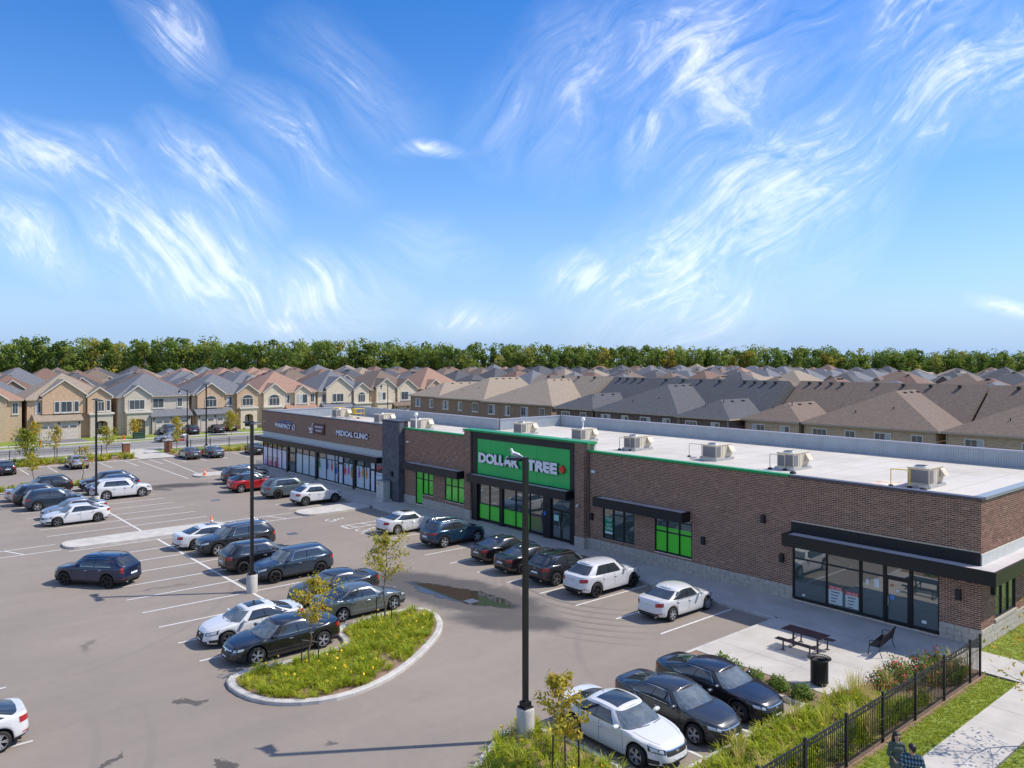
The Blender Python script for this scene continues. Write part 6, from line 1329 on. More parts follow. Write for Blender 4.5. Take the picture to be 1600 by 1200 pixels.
# litter bin
lb = empty('litter_bin', (-15.25, 28.15, .15), 0, 'round black slatted litter bin with flared rim at the patio edge', 'litter bin'); MB().lathe([(0, .06), (.27, .06), (.27, .9), (.24, .9), (.24, .2)], 20).build('liner', M_rubber, lb)
st_ = MB().box(-.008, .008, -.02, .02, .08, .95).mesh('slat', M_black)
for k in range(36): a = 2 * math.pi * k / 36; link('slat', st_, lb, (.31 * math.cos(a), .31 * math.sin(a), 0), (0, 0, a))
rs = MB().box(0, .12, -.014, .014, 0, .012).mesh('rim_slat', M_black)
for k in range(36): a = 2 * math.pi * k / 36; link('rim_slat', rs, lb, (.3 * math.cos(a), .3 * math.sin(a), .95), (0, R(-22), a))
for z, r_ in ((.1, .315), (.95, .315), (.995, .42)): b = MB(); b.path([(r_ * math.cos(R(t)), r_ * math.sin(R(t)), z) for t in range(0, 361, 15)], .014, 0, 5); b.build('hoop', M_black, lb)
MB().lathe([(0, .0), (.2, 0), (.2, .06), (0, .06)], 14).build('foot', M_black, lb)
# bike rack, cones, hydrants, bins
p = gp(403, 731); e = empty('bike_rack', (-87.2, 36.0, .15), R(20), 'grey looped steel bike rack at the clinic corner', 'bike rack')
for k in range(5): b = MB(); b.path([(k * .35, 0, 0), (k * .35, 0, .75), *[(k * .35 + .09 - .09 * math.cos(R(t)), 0, .75 + .09 * math.sin(R(t))) for t in range(0, 181, 45)], (k * .35 + .18, 0, 0)], .025); b.build('loop', M_steel, e)
M_or = mat('safety orange', (.80, .11, .01), .5)
def cone(x, y, z, lab):
    e = empty('traffic_cone', (x, y, z), 0, lab, 'traffic cone', 'orange traffic cones'); MB().box(-.19, .19, -.19, .19, 0, .03).build('foot', M_or, e); MB().lathe([(.14, .03), (.03, .72), (0, .72)], 14).build('body', M_or, e); MB().lathe([(.112, .3), (.094, .42)], 14, c=(0, 0, .0)).build('reflective_band', M_paper, e).scale = (1.06, 1.06, 1)
cone(-84.9, 29.4, .15, 'orange cone on the end island near the clinic'); cone(-58.9, 20.9, .15, 'orange cone on the long white island')
def hydrant(x, y, lab):
    e = empty('fire_hydrant', (x, y, .03), 0, lab, 'fire hydrant', 'orange fire hydrants'); MB().lathe([(.16, 0), (.16, .06), (.11, .08), (.11, .55), (.15, .57), (.15, .62), (.12, .7), (.05, .78), (0, .8)], 12).build('barrel', M_or, e)
    for s in (-1, 1): b = MB(); b.bar((0, 0, .45), (0, s * .2, .45), .055, 0, 8); b.build('nozzle', M_or, e)
hydrant(*gp(63, 697)[:2], 'orange hydrant on the verge before the tan roofed house'); hydrant(*gp(193, 688)[:2], 'orange hydrant on the verge before the slate roofed stone house')
M_bin = mat('green bin', (.01, .18, .09), .5)
p = gp(201, 679); e = empty('wheelie_bin', (p.x, p.y, 0), R(90), 'green wheelie bin beside the stone fronted house', 'bin'); b = MB(); b.add([(-.24, -.24, .1), (.24, -.24, .1), (.24, .24, .1), (-.24, .24, .1), (-.3, -.32, 1.0), (.3, -.32, 1.0), (.3, .3, 1.0), (-.3, .3, 1.0)], [(0, 3, 2, 1), (0, 1, 5, 4), (1, 2, 6, 5), (2, 3, 7, 6), (3, 0, 4, 7)]); b.build('tub', M_bin, e); MB().box(-.32, .32, -.36, .33, 1.0, 1.07).build('lid', M_bin, e)
for s in (-1, 1): b = MB(); b.bar((s * .2, .26, .12), (s * .28, .26, .12), .12, 0, 12); b.build('wheel', M_rubber, e)
p = gp(217, 686.5); e = empty('transformer_box', (p.x, p.y, 0), R(90), 'dark green transformer box on the verge', 'transformer'); MB().box(-1.0, 1.0, -.6, .6, -.05, .12).build('pad', M_conc, e); MB().box(-.8, .8, -.45, .45, .121, 1.0).build('housing', mat('transformer green', (.02, .06, .035), .6), e); MB().box(-.85, .85, -.5, .5, 1.001, 1.08).build('lid', _mats['transformer green'], e)
p = gp(283, 697); e = empty('notice_board', (p.x, p.y, 0), R(70), 'small red and white notice on thin posts by the street', 'sign'); 
for s in (-.4, .4): b = MB(); b.bar((s, 0, 0), (s, 0, 1.1), .03, 0, 6); b.build('post', M_steel, e)
MB().box(-.5, .5, -.045, -.031, .55, 1.1).build('board', M_paper, e); MB().box(-.46, .46, -.06, -.046, .75, 1.06).build('red_panel', M_red, e)

# ------------------------------------------------------------------ vegetation
M_blade = tone_mat('grass blades', [(0, (.11, .16, .014)), (.3, (.25, .33, .02)), (.6, (.42, .46, .03)), (.8, (.56, .48, .10)), (1, (.70, .54, .24))], .7)
M_leafg = tone_mat('shrub leaves', [(0, (.05, .09, .016)), (.5, (.13, .21, .026)), (1, (.26, .32, .05))], .7)
M_leafy = tone_mat('young tree leaves', [(0, (.10, .15, .02)), (.35, (.26, .29, .03)), (.7, (.50, .40, .04)), (1, (.62, .33, .06))], .7)
M_bloom = mat('yellow bloom', (.80, .55, .02), .6); M_rose = mat('red bloom', (.42, .05, .03), .6); M_bark = mat('bark', (.13, .10, .08), .9, var=.3, scale=12)
for m_ in (M_blade, M_leafg, M_leafy):
    N, L, bs = nodes_of(m_); bs.inputs['Specular IOR Level'].default_value = .25
    tr_ = N.new('ShaderNodeBsdfTranslucent'); mxs = N.new('ShaderNodeMixShader'); mxs.inputs[0].default_value = .42; L.new(bs.inputs['Base Color'].links[0].from_socket, tr_.inputs[0]); L.new(bs.outputs[0], mxs.inputs[1]); L.new(tr_.outputs[0], mxs.inputs[2]); L.new(mxs.outputs[0], N['Material Output'].inputs['Surface'])
def inside(poly, x, y):
    x = np.asarray(x); y = np.asarray(y); r_ = np.zeros(x.shape, bool); n_ = len(poly)
    for i in range(n_):
        (x0, y0), (x1, y1) = poly[i], poly[i - 1]; c = ((y0 > y) != (y1 > y)) & (x < (x1 - x0) * (y - y0) / ((y1 - y0) or 1e-9) + x0); r_ ^= c
    return r_
rgv = np.random.default_rng(21)
def scatter(poly, dens, shrink=0.0):
    P_ = np.array(poly); lo, hi = P_.min(0), P_.max(0); n_ = int((hi - lo).prod() * dens); c = rgv.uniform(lo, hi, (n_, 2)); m_ = inside(poly, c[:, 0], c[:, 1])
    if shrink:
        for a in range(8): m_ &= inside(poly, c[:, 0] + shrink * math.cos(a * .785), c[:, 1] + shrink * math.sin(a * .785))
    return c[m_]
def blades(c, z0, per, h, spread, wd, tone, tsd=.1, lean=.45):
    """c (n,2) clump centres -> loose quads of arching blades"""
    n_ = len(c); N_ = n_ * per; ci = np.repeat(np.arange(n_), per); hh = np.repeat(rgv.uniform(.7, 1.2, n_), per) * h * rgv.uniform(.6, 1.1, N_); a = rgv.uniform(0, 2 * np.pi, N_); d = np.stack([np.cos(a), np.sin(a)], 1); b0 = c[ci] + d * rgv.uniform(0, spread * .35, N_)[:, None]
    out = rgv.uniform(.3, 1.0, N_) * spread * lean * 2; p0 = np.c_[b0, np.full(N_, z0)]; p1 = np.c_[b0 + d * (out * .45)[:, None], z0 + hh * .72]; p2 = np.c_[b0 + d * out[:, None], z0 + hh * rgv.uniform(.75, 1.02, N_)]
    t = np.c_[-d[:, 1], d[:, 0], np.zeros(N_)] * (wd * rgv.uniform(.6, 1.2, N_))[:, None]; q = np.concatenate([np.stack([p0 - t, p0 + t, p1 + t, p1 - t], 1), np.stack([p1 - t, p1 + t, p2 + t * .25, p2 - t * .25], 1)]); tn = np.repeat(np.clip(rgv.normal(tone, tsd, n_), 0, 1), per) + rgv.normal(0, .06, N_); return q, np.tile(np.clip(tn, 0, 1), 2)
def bed(name, label, groups, cat='ground cover', blooms=None):
    Q = [g_[0] for g_ in groups]; T_ = [g_[1] for g_ in groups]; mi = [np.zeros(len(x), int) for x in Q]
    if blooms is not None:
        c, z, s = blooms; n_ = len(c); p = np.c_[c, z]
        for k in range(3):
            u = rgv.normal(size=(n_, 3)); u /= np.linalg.norm(u, axis=1)[:, None]; v = np.cross(u, rgv.normal(size=(n_, 3))); v /= np.linalg.norm(v, axis=1)[:, None]; Q.append(np.stack([p - u * s, p - v * s, p + u * s, p + v * s], 1)); T_.append(np.ones(n_)); mi.append(np.ones(n_, int))
    o = link(name, quad_mesh(name, np.concatenate(Q), [M_blade, M_bloom], np.concatenate(mi), np.concatenate(T_))); tag(o, label, cat, None, 'stuff'); return o
c = scatter(ISL1, 7.5, .3); bl = c[rgv.random(len(c)) < .22] + rgv.normal(0, .1, (0 + (rgv.random(0).size), 2)).sum() if False else c[::5]
bed('daylily_bed', 'arching green daylilies with yellow blooms filling the teardrop island', [blades(c, .11, 34, .36, .46, .013, .48), blades(scatter(ISL1, 12, .2), .11, 16, .22, .32, .012, .58)], blooms=(bl, .11 + rgv.uniform(.34, .5, len(bl)), .055))
c = scatter(ISL2, 8, .2); bl = c[::9]
bed('daylily_bed', 'green daylilies around the tall lamp base', [blades(c, .11, 34, .45, .46, .013, .48), blades(scatter(ISL2, 1.2, .3), .11, 24, .8, .35, .008, .8)], blooms=(bl, .11 + rgv.uniform(.4, .55, len(bl)), .055))
LOW = [(-14.45, 15), (-11.9, 15), (-11.9, 29.5), (-14.2, 27.6), (-14.45, 27)]; HI = [(-14.0, 27.5), (-11.9, 27.5), (-11.9, 34.0), (-12.9, 33.9), (-13.5, 31.8)]
c = scatter(LOW, 7.5); bl = c[::11]
bed('daylily_bed', 'green grasses and daylilies between the kerb and the iron fence', [blades(c, .16, 34, .44, .46, .013, .48), blades(scatter(LOW, .8), .16, 40, .85, .45, .008, .84), blades(scatter(HI, .9), .16, 44, 1.0, .45, .008, .86), blades(scatter(LOW, 9), .16, 14, .25, .32, .012, .56), blades(scatter([(-12.6, 15), (-11.8, 15), (-11.8, 33.5), (-12.6, 33.5)], 1.6), .16, 40, .8, .3, .012, .22)], blooms=(bl, .16 + rgv.uniform(.4, .58, len(bl)), .055))
c = scatter(ISL3, 3, .2); bed('daylily_bed', 'green grasses on the small kerbed island', [blades(c, .11, 24, .6, .45, .02, .45)])
c = scatter(rect(-107.6, -104.5, -20, 27.8), 1.6); c2 = scatter(rect(-107.8, -104.5, 33, 47), 1.5)
bed('hedge_strip', 'golden green low hedge strip along the street fence', [blades(c, .1, 26, .8, .7, .035, .52, .16), blades(c2, .1, 20, .6, .6, .035, .6, .2)])
# short turf over the near lawns
def turf(poly, dens, z, label): c = scatter(poly, dens); q = blades(c, z, 5, .05, .07, .007, .46, .14); o = link('turf', quad_mesh('turf', q[0], [M_blade], attr=q[1])); tag(o, label, 'grass', None, 'stuff')
turf(rect(-11.6, -10.5, 17, 34.1), 260, .06, 'short green turf on the strip beside the fence'); turf(rect(-8.7, -5.5, 19, 34.1), 170, .06, 'short green turf beyond the public sidewalk'); turf(rect(-12.7, -8, 36.7, 46), 110, .08, 'short green turf beside the plaza end wall')
c = scatter(rect(-11.68, -11.28, 16, 34), 26); q = blades(c, .07, 3, .03, .12, .02, .95, .05); 
tag(MB().box(-11.69, -11.5, 10, 34.1, .0, .07).build('mulch_strip', M_mulch), 'narrow mulch strip at the foot of the iron fence', 'planting bed')['kind'] = 'structure'
def leaf_quads(p, u, s, n_):
    t1 = rgv.normal(size=(n_, 3)); t1 -= u * (t1 * u).sum(1)[:, None] * .5; t1 /= np.linalg.norm(t1, axis=1)[:, None]; t2 = np.cross(u, t1); t2 /= np.maximum(np.linalg.norm(t2, axis=1)[:, None], 1e-6); s = np.asarray(s)[:, None]
    return np.stack([p - t1 * s, p - t2 * s * .5, p + t1 * s, p + t2 * s * .5], 1)
def shrub(x, y, z, r_, h, label, group, tone=.5, n_=420, leaf=.06, bloom=0, mats=None):
    e = empty('shrub', (x, y, z), 0, label, 'shrub', group); u = rgv.normal(size=(n_, 3)); u[:, 2] = np.abs(u[:, 2]); u /= np.linalg.norm(u, axis=1)[:, None]; lump = 1 + .18 * np.sin(u[:, 0] * 7 + x) * np.cos(u[:, 1] * 6 + y); p = u * np.array([r_, r_, h]) * (rgv.uniform(.55, 1.05, n_) * lump)[:, None]
    tn = np.clip(rgv.normal(tone, .12, n_), 0, 1); mi = np.zeros(n_, int)
    if bloom: mi[rgv.random(n_) < bloom] = 1
    link('foliage', quad_mesh('foliage', leaf_quads(p, u, rgv.uniform(leaf * .6, leaf * 1.3, n_), n_), [M_leafg, M_rose], mi, tn), e)
    b = MB()
    for k in range(5): a = k * 1.26; b.bar((0, 0, -.02), (r_ * .5 * math.cos(a), r_ * .5 * math.sin(a), h * .6), .012, 0, 5)
    b.build('stems', M_bark, e)['kind'] = 'stuff'
for i, (px_, py_) in enumerate(((1128, 1030), (1147, 1041), (1173, 1058), (1195, 1078), (1212, 1070), (1237, 1090), (1254, 1082))):
    p = gp(px_, py_ + 8, .14); shrub(max(-20.1, min(p.x, -14.9)), max(26.6, min(p.y, 27.2)) , .13, .42 + .05 * (i % 3), .5, 'rounded bright green shrub in the mulch strip by the patio', 'green shrubs by the patio', .55)
for i, (x, y) in enumerate(((-13.75, 31.2), (-13.3, 32.3), (-13.0, 33.3), (-13.1, 30.4), (-12.5, 31.6), (-12.4, 32.9), (-13.5, 29.4))):
    shrub(x, y, .16, .62, .78, 'red flowering rose shrub in the bed behind the bench', 'red flowering shrubs', .45, 520, .06, .2)
def young_tree(x, y, h, w_, label, tone=.5, n_=520, leaf=.085, z=.0, stakes=True, seed=0, clear=.42, group='young staked trees', dense=1.0, name='young_tree'):
    e = empty(name, (x, y, z), 0, label, 'tree', group); rg = np.random.default_rng(seed + 100); b = MB(); pts = [Vector((0, 0, -.05))]
    for k in range(1, 7): pts.append(Vector((rg.normal(0, .03 * k), rg.normal(0, .03 * k), h * .92 * k / 6)))
    r0 = .022 + h * .006
    for k in range(6): b.bar(pts[k], pts[k + 1], r0 * (1 - k * .14), 0, 7, r0 * (1 - (k + 1) * .14), caps=False)
    tips = []
    for k in range(int(9 + h * 2)):
        t = clear + (1 - clear) * (k + .5) / (9 + h * 2); i = min(5, int(t * 6)); base = pts[i].lerp(pts[i + 1], t * 6 - i); a = k * 2.4 + rg.uniform(-.4, .4); prof = math.sin(math.pi * min(1, (t - clear) / (1 - clear) * .85 + .18)) ** .8; ln = w_ * prof * rg.uniform(.6, 1.1)
        tip = base + Vector((math.cos(a) * ln, math.sin(a) * ln, ln * rg.uniform(.35, .9))); mid = base.lerp(tip, .5) + Vector((0, 0, -.05)); b.bar(base, mid, .013, 0, 5, .009, caps=False); b.bar(mid, tip, .009, 0, 5, .003, caps=False)
        for q in np.linspace(.3, 1.05, 6): tips.append((base.lerp(tip, q), ln))
    tips.append((pts[-1], .3)); b.build('trunk', M_bark, e)
    T_ = np.array([tuple(t[0]) for t in tips]); sp = np.array([.10 + .14 * t[1] for t in tips]) * dense; i = rg.integers(0, len(T_), n_); u = rg.normal(size=(n_, 3)); p = T_[i] + u * sp[i][:, None] * .75; u[:, 2] += .6; u /= np.linalg.norm(u, axis=1)[:, None]
    tn = np.clip(rg.normal(tone, .16, n_) , 0, 1); link('crown', quad_mesh('crown', leaf_quads(p, u, rg.uniform(leaf * .6, leaf * 1.3, n_), n_), M_leafy, attr=tn), e)
    if stakes:
        for s in (-1, 1): bb = MB(); bb.bar((s * .34, s * .2, -.1), (s * .34, s * .2, 1.15), .025, 0, 6); bb.build('stake', M_black, e)
        bb = MB(); bb.path([(-.34, -.2, 1.0), (0, 0, 1.02), (.34, .2, 1.0)], .012, 0, 4); bb.build('tie', mat('strap', (.3, .25, .2), .9), e)
    return e
young_tree(-29.4, 14.35, 3.7, 1.0, 'thin golden young tree between stakes by the black luxury sedan', .66, 1000, .075, .11, True, 1, .5)
young_tree(-32.1, 19.4, 4.3, 1.25, 'yellow green young tree at the tail of the teardrop island', .55, 1200, .075, .11, True, 2, .48)
young_tree(*gp(884, 1212, .11)[:2], 3.1, .72, 'small golden bronze maple between stakes beside the tall lamp', .66, 1300, .075, .11, True, 3, .4, dense=.9)
young_tree(-8.35, 29.1, 4.6, 1.7, 'sparse orange leaved tree on the lawn beyond the public sidewalk', .78, 420, .07, .06, False, 4, .25)
young_tree(-106.4, 16.5, 4.6, 1.45, 'dense green young tree in the hedge strip', .3, 1500, .13, 0, False, 5, .25, dense=1.6)
young_tree(-86.6, 14.0, 3.6, .9, 'thin golden tree on the small kerbed island', .6, 300, .12, .1, False, 6, .5)
young_tree(-86.3, 18.1, 4.0, 1.1, 'sparse pale gold tree by the silver hatchback', .7, 260, .12, .1, False, 7, .45)
young_tree(-112.2, 20.4, 4.4, 1.0, 'upright bronze tree on the street verge', .66, 700, .12, 0, False, 8, .3, dense=1.2)
young_tree(-108.6, 25.5, 4.2, 1.3, 'yellow green tree next to the left gate pillar', .5, 700, .12, 0, False, 9, .4, dense=1.2)
young_tree(-113.2, 35.4, 4.8, 1.0, 'golden columnar tree on the verge before the driveway cars', .62, 900, .13, 0, False, 10, .25, dense=1.4)
young_tree(-129, 49.0, 4.2, 1.25, 'bright golden tree before the twin gable house', .62, 1100, .14, 0, False, 11, .22, dense=1.6)
young_tree(-133.5, 35.2, 3.2, 1.1, 'bright yellow tree between the tan roofed and stone houses', .72, 800, .14, 0, False, 12, .15, dense=1.6)
young_tree(-131.5, 21.3, 3.6, .9, 'yellow tree before the tan roofed house corner', .66, 600, .14, 0, False, 13, .25, dense=1.4)
young_tree(-130.5, 57.5, 3.4, 1.1, 'green tree before the bay window house', .25, 900, .14, 0, False, 14, .2, dense=1.6)
young_tree(-109.5, -2, 4.6, 1.3, 'green tree in the hedge strip near the black sedan', .35, 1200, .14, 0, False, 15, .3, dense=1.5)
# ------------------------------------------------------------------ people and the gull
def remesh_body(name, prims, mats, voxel, parent, smooth=3):
    """prims: (a, b, ra, rb, material index[, squash]) capsules; one continuous skin grown over all of them"""
    b = MB()
    for pr in prims:
        a, c, ra, rb = Vector(pr[0]), Vector(pr[1]), pr[2], pr[3]; d = c - a; L_ = max(d.length, 1e-4); q = d.to_track_quat('Z', 'Y') if d.length > 1e-4 else Matrix.Identity(3).to_quaternion()
        prof = [(ra * math.cos(R(t)), ra * math.sin(R(t))) for t in (-88, -60, -30, 0)] + [(rb * math.cos(R(t)), L_ + rb * math.sin(R(t))) for t in (0, 30, 60, 88)]
        M_ = Matrix.Translation(a) @ q.to_matrix().to_4x4()
        if len(pr) > 5: M_ = Matrix.Translation(a) @ Matrix.Diagonal((*pr[5], 1)) @ q.to_matrix().to_4x4()
        n_ = 14; base = len(b.v); b.lathe(prof, n_, 0, M=M_); k = len(prof); b.f.append([base + i for i in range(n_)][::-1]); b.m.append(0); b.sm.append(True); b.f.append([base + (k - 1) * n_ + i for i in range(n_)]); b.m.append(0); b.sm.append(True)
    me = b.mesh(name, mats); o = bpy.data.objects.new('tmp', me); COL.objects.link(o); r_ = o.modifiers.new('r', 'REMESH'); r_.mode = 'VOXEL'; r_.voxel_size = voxel; s_ = o.modifiers.new('s', 'SMOOTH'); s_.factor = .5; s_.iterations = smooth
    dg = bpy.context.evaluated_depsgraph_get(); out = bpy.data.meshes.new_from_object(o.evaluated_get(dg)); bpy.data.objects.remove(o); out.name = name
    n_ = len(out.polygons); ce = np.empty(n_ * 3, np.float32); out.polygons.foreach_get('center', ce); ce = ce.reshape(-1, 3); best = np.full(n_, 1e9); mi = np.zeros(n_, np.int32)
    for pr in prims:
        a, c = np.array(pr[0], float), np.array(pr[1], float); sc = np.array(pr[5]) if len(pr) > 5 else np.ones(3); X = (ce - a) / sc; d = c - a; h = np.clip((X @ d) / max(d @ d, 1e-8), 0, 1); dist = np.linalg.norm(X - h[:, None] * d, axis=1) - (pr[2] + (pr[3] - pr[2]) * h); w_ = dist < best; best[w_] = dist[w_]; mi[w_] = pr[4]
    out.materials.clear()
    for m_ in mats: out.materials.append(m_)
    out.polygons.foreach_set('material_index', mi); out.polygons.foreach_set('use_smooth', np.ones(n_, bool)); out.update()
    return link(name, out, parent)
M_skin = mat('skin', (.50, .28, .19), .55); M_skin2 = mat('tan skin', (.45, .25, .16), .55); M_hair = mat('dark hair', (.012, .009, .008), .5, var=.3, scale=40); M_coat = mat('dark olive jacket', (.075, .10, .075), .85, var=.2, scale=20); M_jean = mat('denim', (.03, .045, .08), .9); M_trou = mat('dark trousers', (.03, .03, .032), .9); M_shoe = mat('shoes', (.02, .02, .02), .6); M_eye = mat('eye', (.02, .015, .012), .2); M_lip = mat('lips', (.30, .09, .07), .5); M_shirtw = mat('white undershirt', (.6, .6, .58), .8)
def plaid():
    m_ = mat('blue plaid cotton', (.05, .09, .14), .9); N, L, bs = nodes_of(m_); tc = N.new('ShaderNodeTexCoord').outputs['Object']; sp = N.new('ShaderNodeSeparateXYZ'); L.new(tc, sp.inputs[0])
    def m(op, a, b=0.0):
        x = N.new('ShaderNodeMath'); x.operation = op
        for i, v in enumerate((a, b)):
            if hasattr(v, 'node'): L.new(v, x.inputs[i])
            else: x.inputs[i].default_value = v
        return x.outputs[0]
    horiz = m('GREATER_THAN', m('FRACT', m('MULTIPLY', sp.outputs[2], 9.0)), .5); vert = m('GREATER_THAN', m('FRACT', m('MULTIPLY', m('ADD', sp.outputs[0], sp.outputs[1]), 9.0)), .5); t = m('MULTIPLY', m('ADD', horiz, vert), .5)
    cr = N.new('ShaderNodeValToRGB'); cr.color_ramp.interpolation = 'CONSTANT'; el = cr.color_ramp.elements; el[0].position = 0; el[0].color = (.012, .02, .045, 1); el[1].position = .75; el[1].color = (.18, .26, .30, 1); e_ = el.new(.25); e_.color = (.05, .09, .13, 1); L.new(t, cr.inputs['Fac']); L.new(cr.outputs[0], bs.inputs['Base Color']); return m_
M_plaid = plaid()
def hand(prims, wrist, d, palm_n, thumb_side, mi, curl=.5):
    """palm and five fingers; d pointing along the hand, palm_n the palm's facing"""
    d = Vector(d).normalized(); pn = Vector(palm_n); pn = (pn - d * pn.dot(d)).normalized(); sd = d.cross(pn) * thumb_side; w_ = Vector(wrist); pc = w_ + d * .05
    for k in (-.024, -.008, .008, .024): prims.append((w_ + d * .015 + sd * k * .8, w_ + d * .085 + sd * k, .013, .012, mi))
    for k, ln in zip((.027, .009, -.009, -.026), (.07, .08, .074, .058)):
        p0 = w_ + d * .088 + sd * k; p1 = p0 + (d * (1 - curl * .4) + pn * curl * .5).normalized() * ln * .45; p2 = p1 + (d * (1 - curl) + pn * curl).normalized() * ln * .32; p3 = p2 + (d * (.7 - curl) + pn * (curl + .3)).normalized() * ln * .26
        prims += [(p0, p1, .0092, .0088, mi), (p1, p2, .0088, .0082, mi), (p2, p3, .0082, .007, mi)]
    t0 = w_ + d * .025 + sd * .028; t1 = t0 + (d * .7 + sd * .7 + pn * .3).normalized() * .04; t2 = t1 + (d * .95 + sd * .2 + pn * .3).normalized() * .032; prims += [(t0, t1, .012, .0105, mi), (t1, t2, .0105, .008, mi)]
def head(prims, c, fwd, s=1.0, mi=0):
    """c: centre of the head; fwd: where it looks"""
    f = Vector(fwd).normalized(); r_ = Vector((f.y, -f.x, 0)).normalized(); u = r_.cross(f); c = Vector(c); P_ = lambda a, b_, d: c + f * a * s + r_ * b_ * s + u * d * s
    prims += [(P_(-.025, 0, .03), P_(.015, 0, .035), .088 * s, .082 * s, mi), (P_(.02, 0, -.03), P_(.035, 0, -.075), .066 * s, .042 * s, mi), (P_(.088, 0, .02), P_(.108, 0, -.018), .009 * s, .014 * s, mi), (P_(-.0, .082, -.0), P_(-.012, .086, .03), .014 * s, .016 * s, mi), (P_(-.0, -.082, -.0), P_(-.012, -.086, .03), .014 * s, .016 * s, mi), (P_(.07, .03, .045), P_(.07, -.03, .045), .02 * s, .02 * s, mi)]
    return P_
def face(e, P_, s=1.0, brow=M_hair):
    for k in (-1, 1):
        b = MB(); p = P_(.082, .03 * k, .018); b.lathe([(0, -.011), (.009, -.006), (.012, 0), (.009, .006), (0, .011)], 8, c=p); b.build('eye', M_eye, e); b = MB(); b.bar(P_(.09, .015 * k, .042), P_(.08, .047 * k, .04), .006, 0, 5); b.build('eyebrow', brow, e)
    b = MB(); b.bar(P_(.088, .02, -.05), P_(.088, -.02, -.05), .007, 0, 6); b.build('mouth', M_lip, e)
# woman in an olive jacket, turned towards the man
wp = gp(1401, 1151, 1.6); wx, wy = wp.x, wp.y
W_ = empty('person', (wx, wy, .06), 0, 'person in dark olive jacket with long dark hair talking on the lawn strip', 'person', 'two people talking by the fence')
pr = []; fw_ = Vector((.75, -.62, -.12))
P_ = head(pr, (0, 0, 1.53), fw_, .98, 0); pr += [((0, 0, 1.36), (0, 0, 1.46), .05, .048, 0)]
fx = Vector((.72, -.69, 0)); sx_ = Vector((.69, .72, 0))
V3 = lambda a, b_, c: fx * a + sx_ * b_ + Vector((0, 0, c))
pr += [(V3(0, -.13, 1.33), V3(0, .13, 1.33), .075, .075, 1), (V3(0, -.075, 1.2), V3(0, .075, 1.2), .115, .115, 1), (V3(.01, -.06, 1.02), V3(.01, .06, 1.02), .108, .108, 1), (V3(0, -.08, .86), V3(0, .08, .86), .125, .125, 1), (V3(0, -.08, .74), V3(0, .08, .74), .128, .128, 1)]
for s, el_, wr in ((-1, V3(.04, -.25, 1.07), V3(.2, -.17, .98)), (1, V3(.03, .25, 1.07), V3(.2, .15, .97))):
    sh_ = V3(0, s * .17, 1.34); pr += [(sh_, el_, .058, .047, 1), (el_, wr, .045, .034, 1)]; hand(pr, wr, wr - el_, V3(0, -s, 0), 1 if s > 0 else -1, 0, .6)
for s in (-1, 1):
    pr += [(V3(0, s * .09, .78), V3(.03, s * .1, .45), .092, .062, 2), (V3(.03, s * .1, .45), V3(0, s * .1, .09), .06, .042, 2), (V3(-.03, s * .1, .05), V3(.13, s * .11, .04), .04, .036, 3)]
remesh_body('body', pr, [M_skin, M_coat, M_trou, M_shoe], .0075, W_); face(W_, P_)
hr = [(P_(-.035, 0, .055), P_(-.01, 0, .06), .098, .092, 0), (P_(-.07, -.03, .0), P_(-.10, -.06, -.2), .065, .05, 0), (P_(-.07, .03, .0), P_(-.10, .05, -.22), .065, .05, 0), (P_(-.02, .075, .02), P_(-.02, .09, -.17), .038, .03, 0), (P_(-.02, -.075, .02), P_(-.02, -.09, -.17), .038, .03, 0)]
remesh_body('hair', hr, [M_hair], .01, W_)
# man in a plaid shirt, back half turned
mp_ = gp(1425, 1170, 1.68); mx0, my0 = mp_.x, mp_.y
Mn = empty('person', (mx0, my0, .06), 0, 'person in blue plaid shirt with short dark hair and beard seen from behind', 'person', 'two people talking by the fence')
pr = []; fw_ = Vector((-.78, .45, -.1)); fx = Vector((-.45, .89, 0)).normalized(); sx_ = Vector((.89, .45, 0)).normalized()
P_ = head(pr, (0, 0, 1.62), fw_, 1.05, 0); pr += [((0, 0, 1.43), (0, 0, 1.54), .06, .058, 0), (P_(.03, 0, -.085), P_(.06, 0, -.085), .05, .04, 4)]
pr += [(V3(0, -.17, 1.40), V3(0, .17, 1.40), .085, .085, 1), (V3(0, -.12, 1.25), V3(0, .12, 1.25), .128, .128, 1), (V3(0, -.1, 1.08), V3(0, .1, 1.08), .122, .122, 1), (V3(0, -.09, .93), V3(0, .09, .93), .126, .126, 1), (V3(0, -.08, .85), V3(0, .08, .85), .12, .12, 2)]
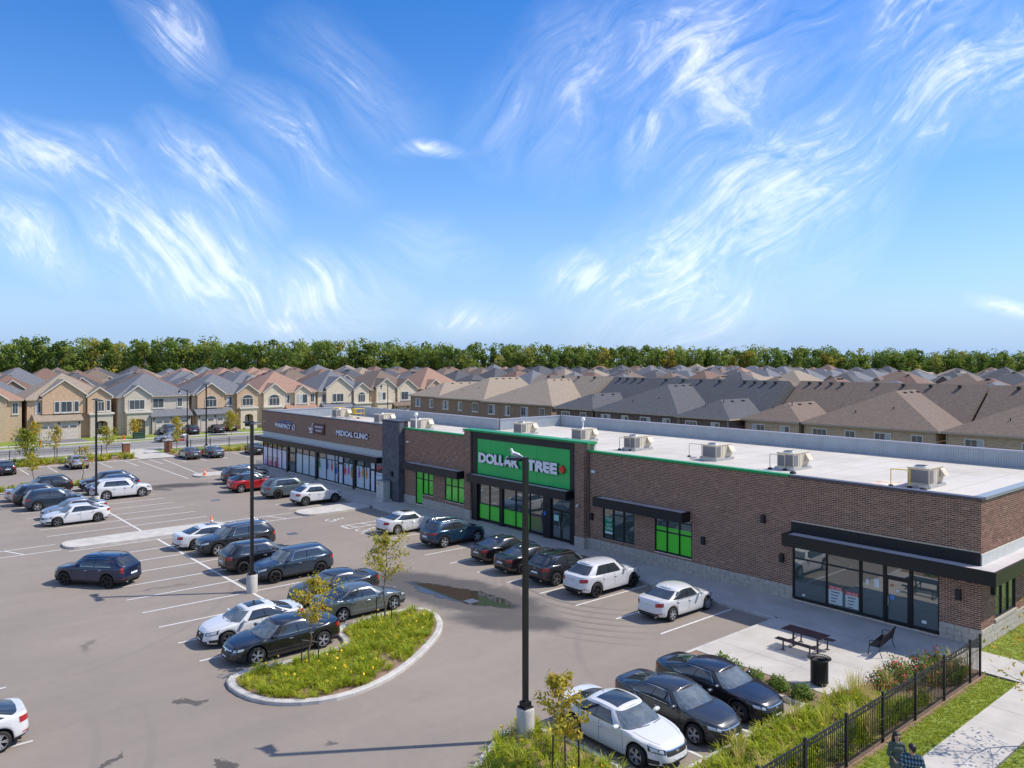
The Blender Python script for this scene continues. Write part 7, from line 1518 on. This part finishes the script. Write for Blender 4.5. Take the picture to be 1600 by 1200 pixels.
for s, el_, wr in ((-1, V3(.02, -.31, 1.12), V3(.22, -.22, 1.08)), (1, V3(-.03, .31, 1.11), V3(.12, .28, .9))):
    sh_ = V3(0, s * .215, 1.40); pr += [(sh_, el_, .067, .053, 1), (el_, el_.lerp(wr, .85), .052, .042, 1), (el_.lerp(wr, .8), wr, .036, .031, 0)]; hand(pr, wr, wr - el_, V3(0, -s, -.2), 1 if s > 0 else -1, 0, .6)
for s in (-1, 1):
    pr += [(V3(0, s * .1, .84), V3(.02, s * .115, .48), .1, .068, 2), (V3(.02, s * .115, .48), V3(-.01, s * .12, .1), .065, .048, 2), (V3(-.04, s * .12, .05), V3(.15, s * .14, .045), .045, .04, 3)]
remesh_body('body', pr, [M_skin2, M_plaid, M_jean, M_shoe, M_hair], .0075, Mn); face(Mn, P_, 1.05)
remesh_body('hair', [(P_(-.04, 0, .045), P_(-.0, 0, .06), .096, .09, 0), (P_(-.07, 0, .0), P_(-.07, 0, -.03), .07, .05, 0)], [M_hair], .009, Mn)
# gull on the lamp arm
gl = empty('gull', (-19.85, 17.0, 9.1), R(200), 'white gull with pale grey wings perched on the tall lamp arm', 'bird'); M_gw = mat('white feathers', (.78, .78, .77), .7); M_gg = mat('grey feathers', (.38, .39, .41), .7); M_gb = mat('gull beak', (.75, .45, .03), .5)
pr = [((-.12, 0, .17), (.1, 0, .22), .075, .085, 0), ((.1, 0, .24), (.17, 0, .34), .06, .045, 0), ((.17, 0, .37), (.195, 0, .372), .046, .04, 0), ((-.1, .05, .2), (-.3, .02, .13), .045, .018, 1), ((-.1, -.05, .2), (-.3, -.02, .13), .045, .018, 1), ((-.12, 0, .17), (-.32, 0, .11), .05, .02, 0), ((.02, .055, .22), (-.12, .06, .2), .045, .04, 1), ((.02, -.055, .22), (-.12, -.06, .2), .045, .04, 1)]
gl.scale = (.85, .85, .85); remesh_body('body', pr, [M_gw, M_gg], .009, gl); b = MB(); b.bar((.23, 0, .368), (.295, 0, .352), .014, 0, 7, .004); b.build('beak', M_gb, gl)
for s in (-1, 1): b = MB(); b.bar((0, s * .035, 0), (0, s * .035, .13), .008, 0, 5); b.bar((-.01, s * .035, .005), (.05, s * .05, .005), .007, 0, 4); b.build('leg', M_gb, gl); b = MB(); b.lathe([(0, -.006), (.006, 0), (0, .006)], 6, c=(.2, s * .038, .382)); b.build('eye', M_eye, gl)
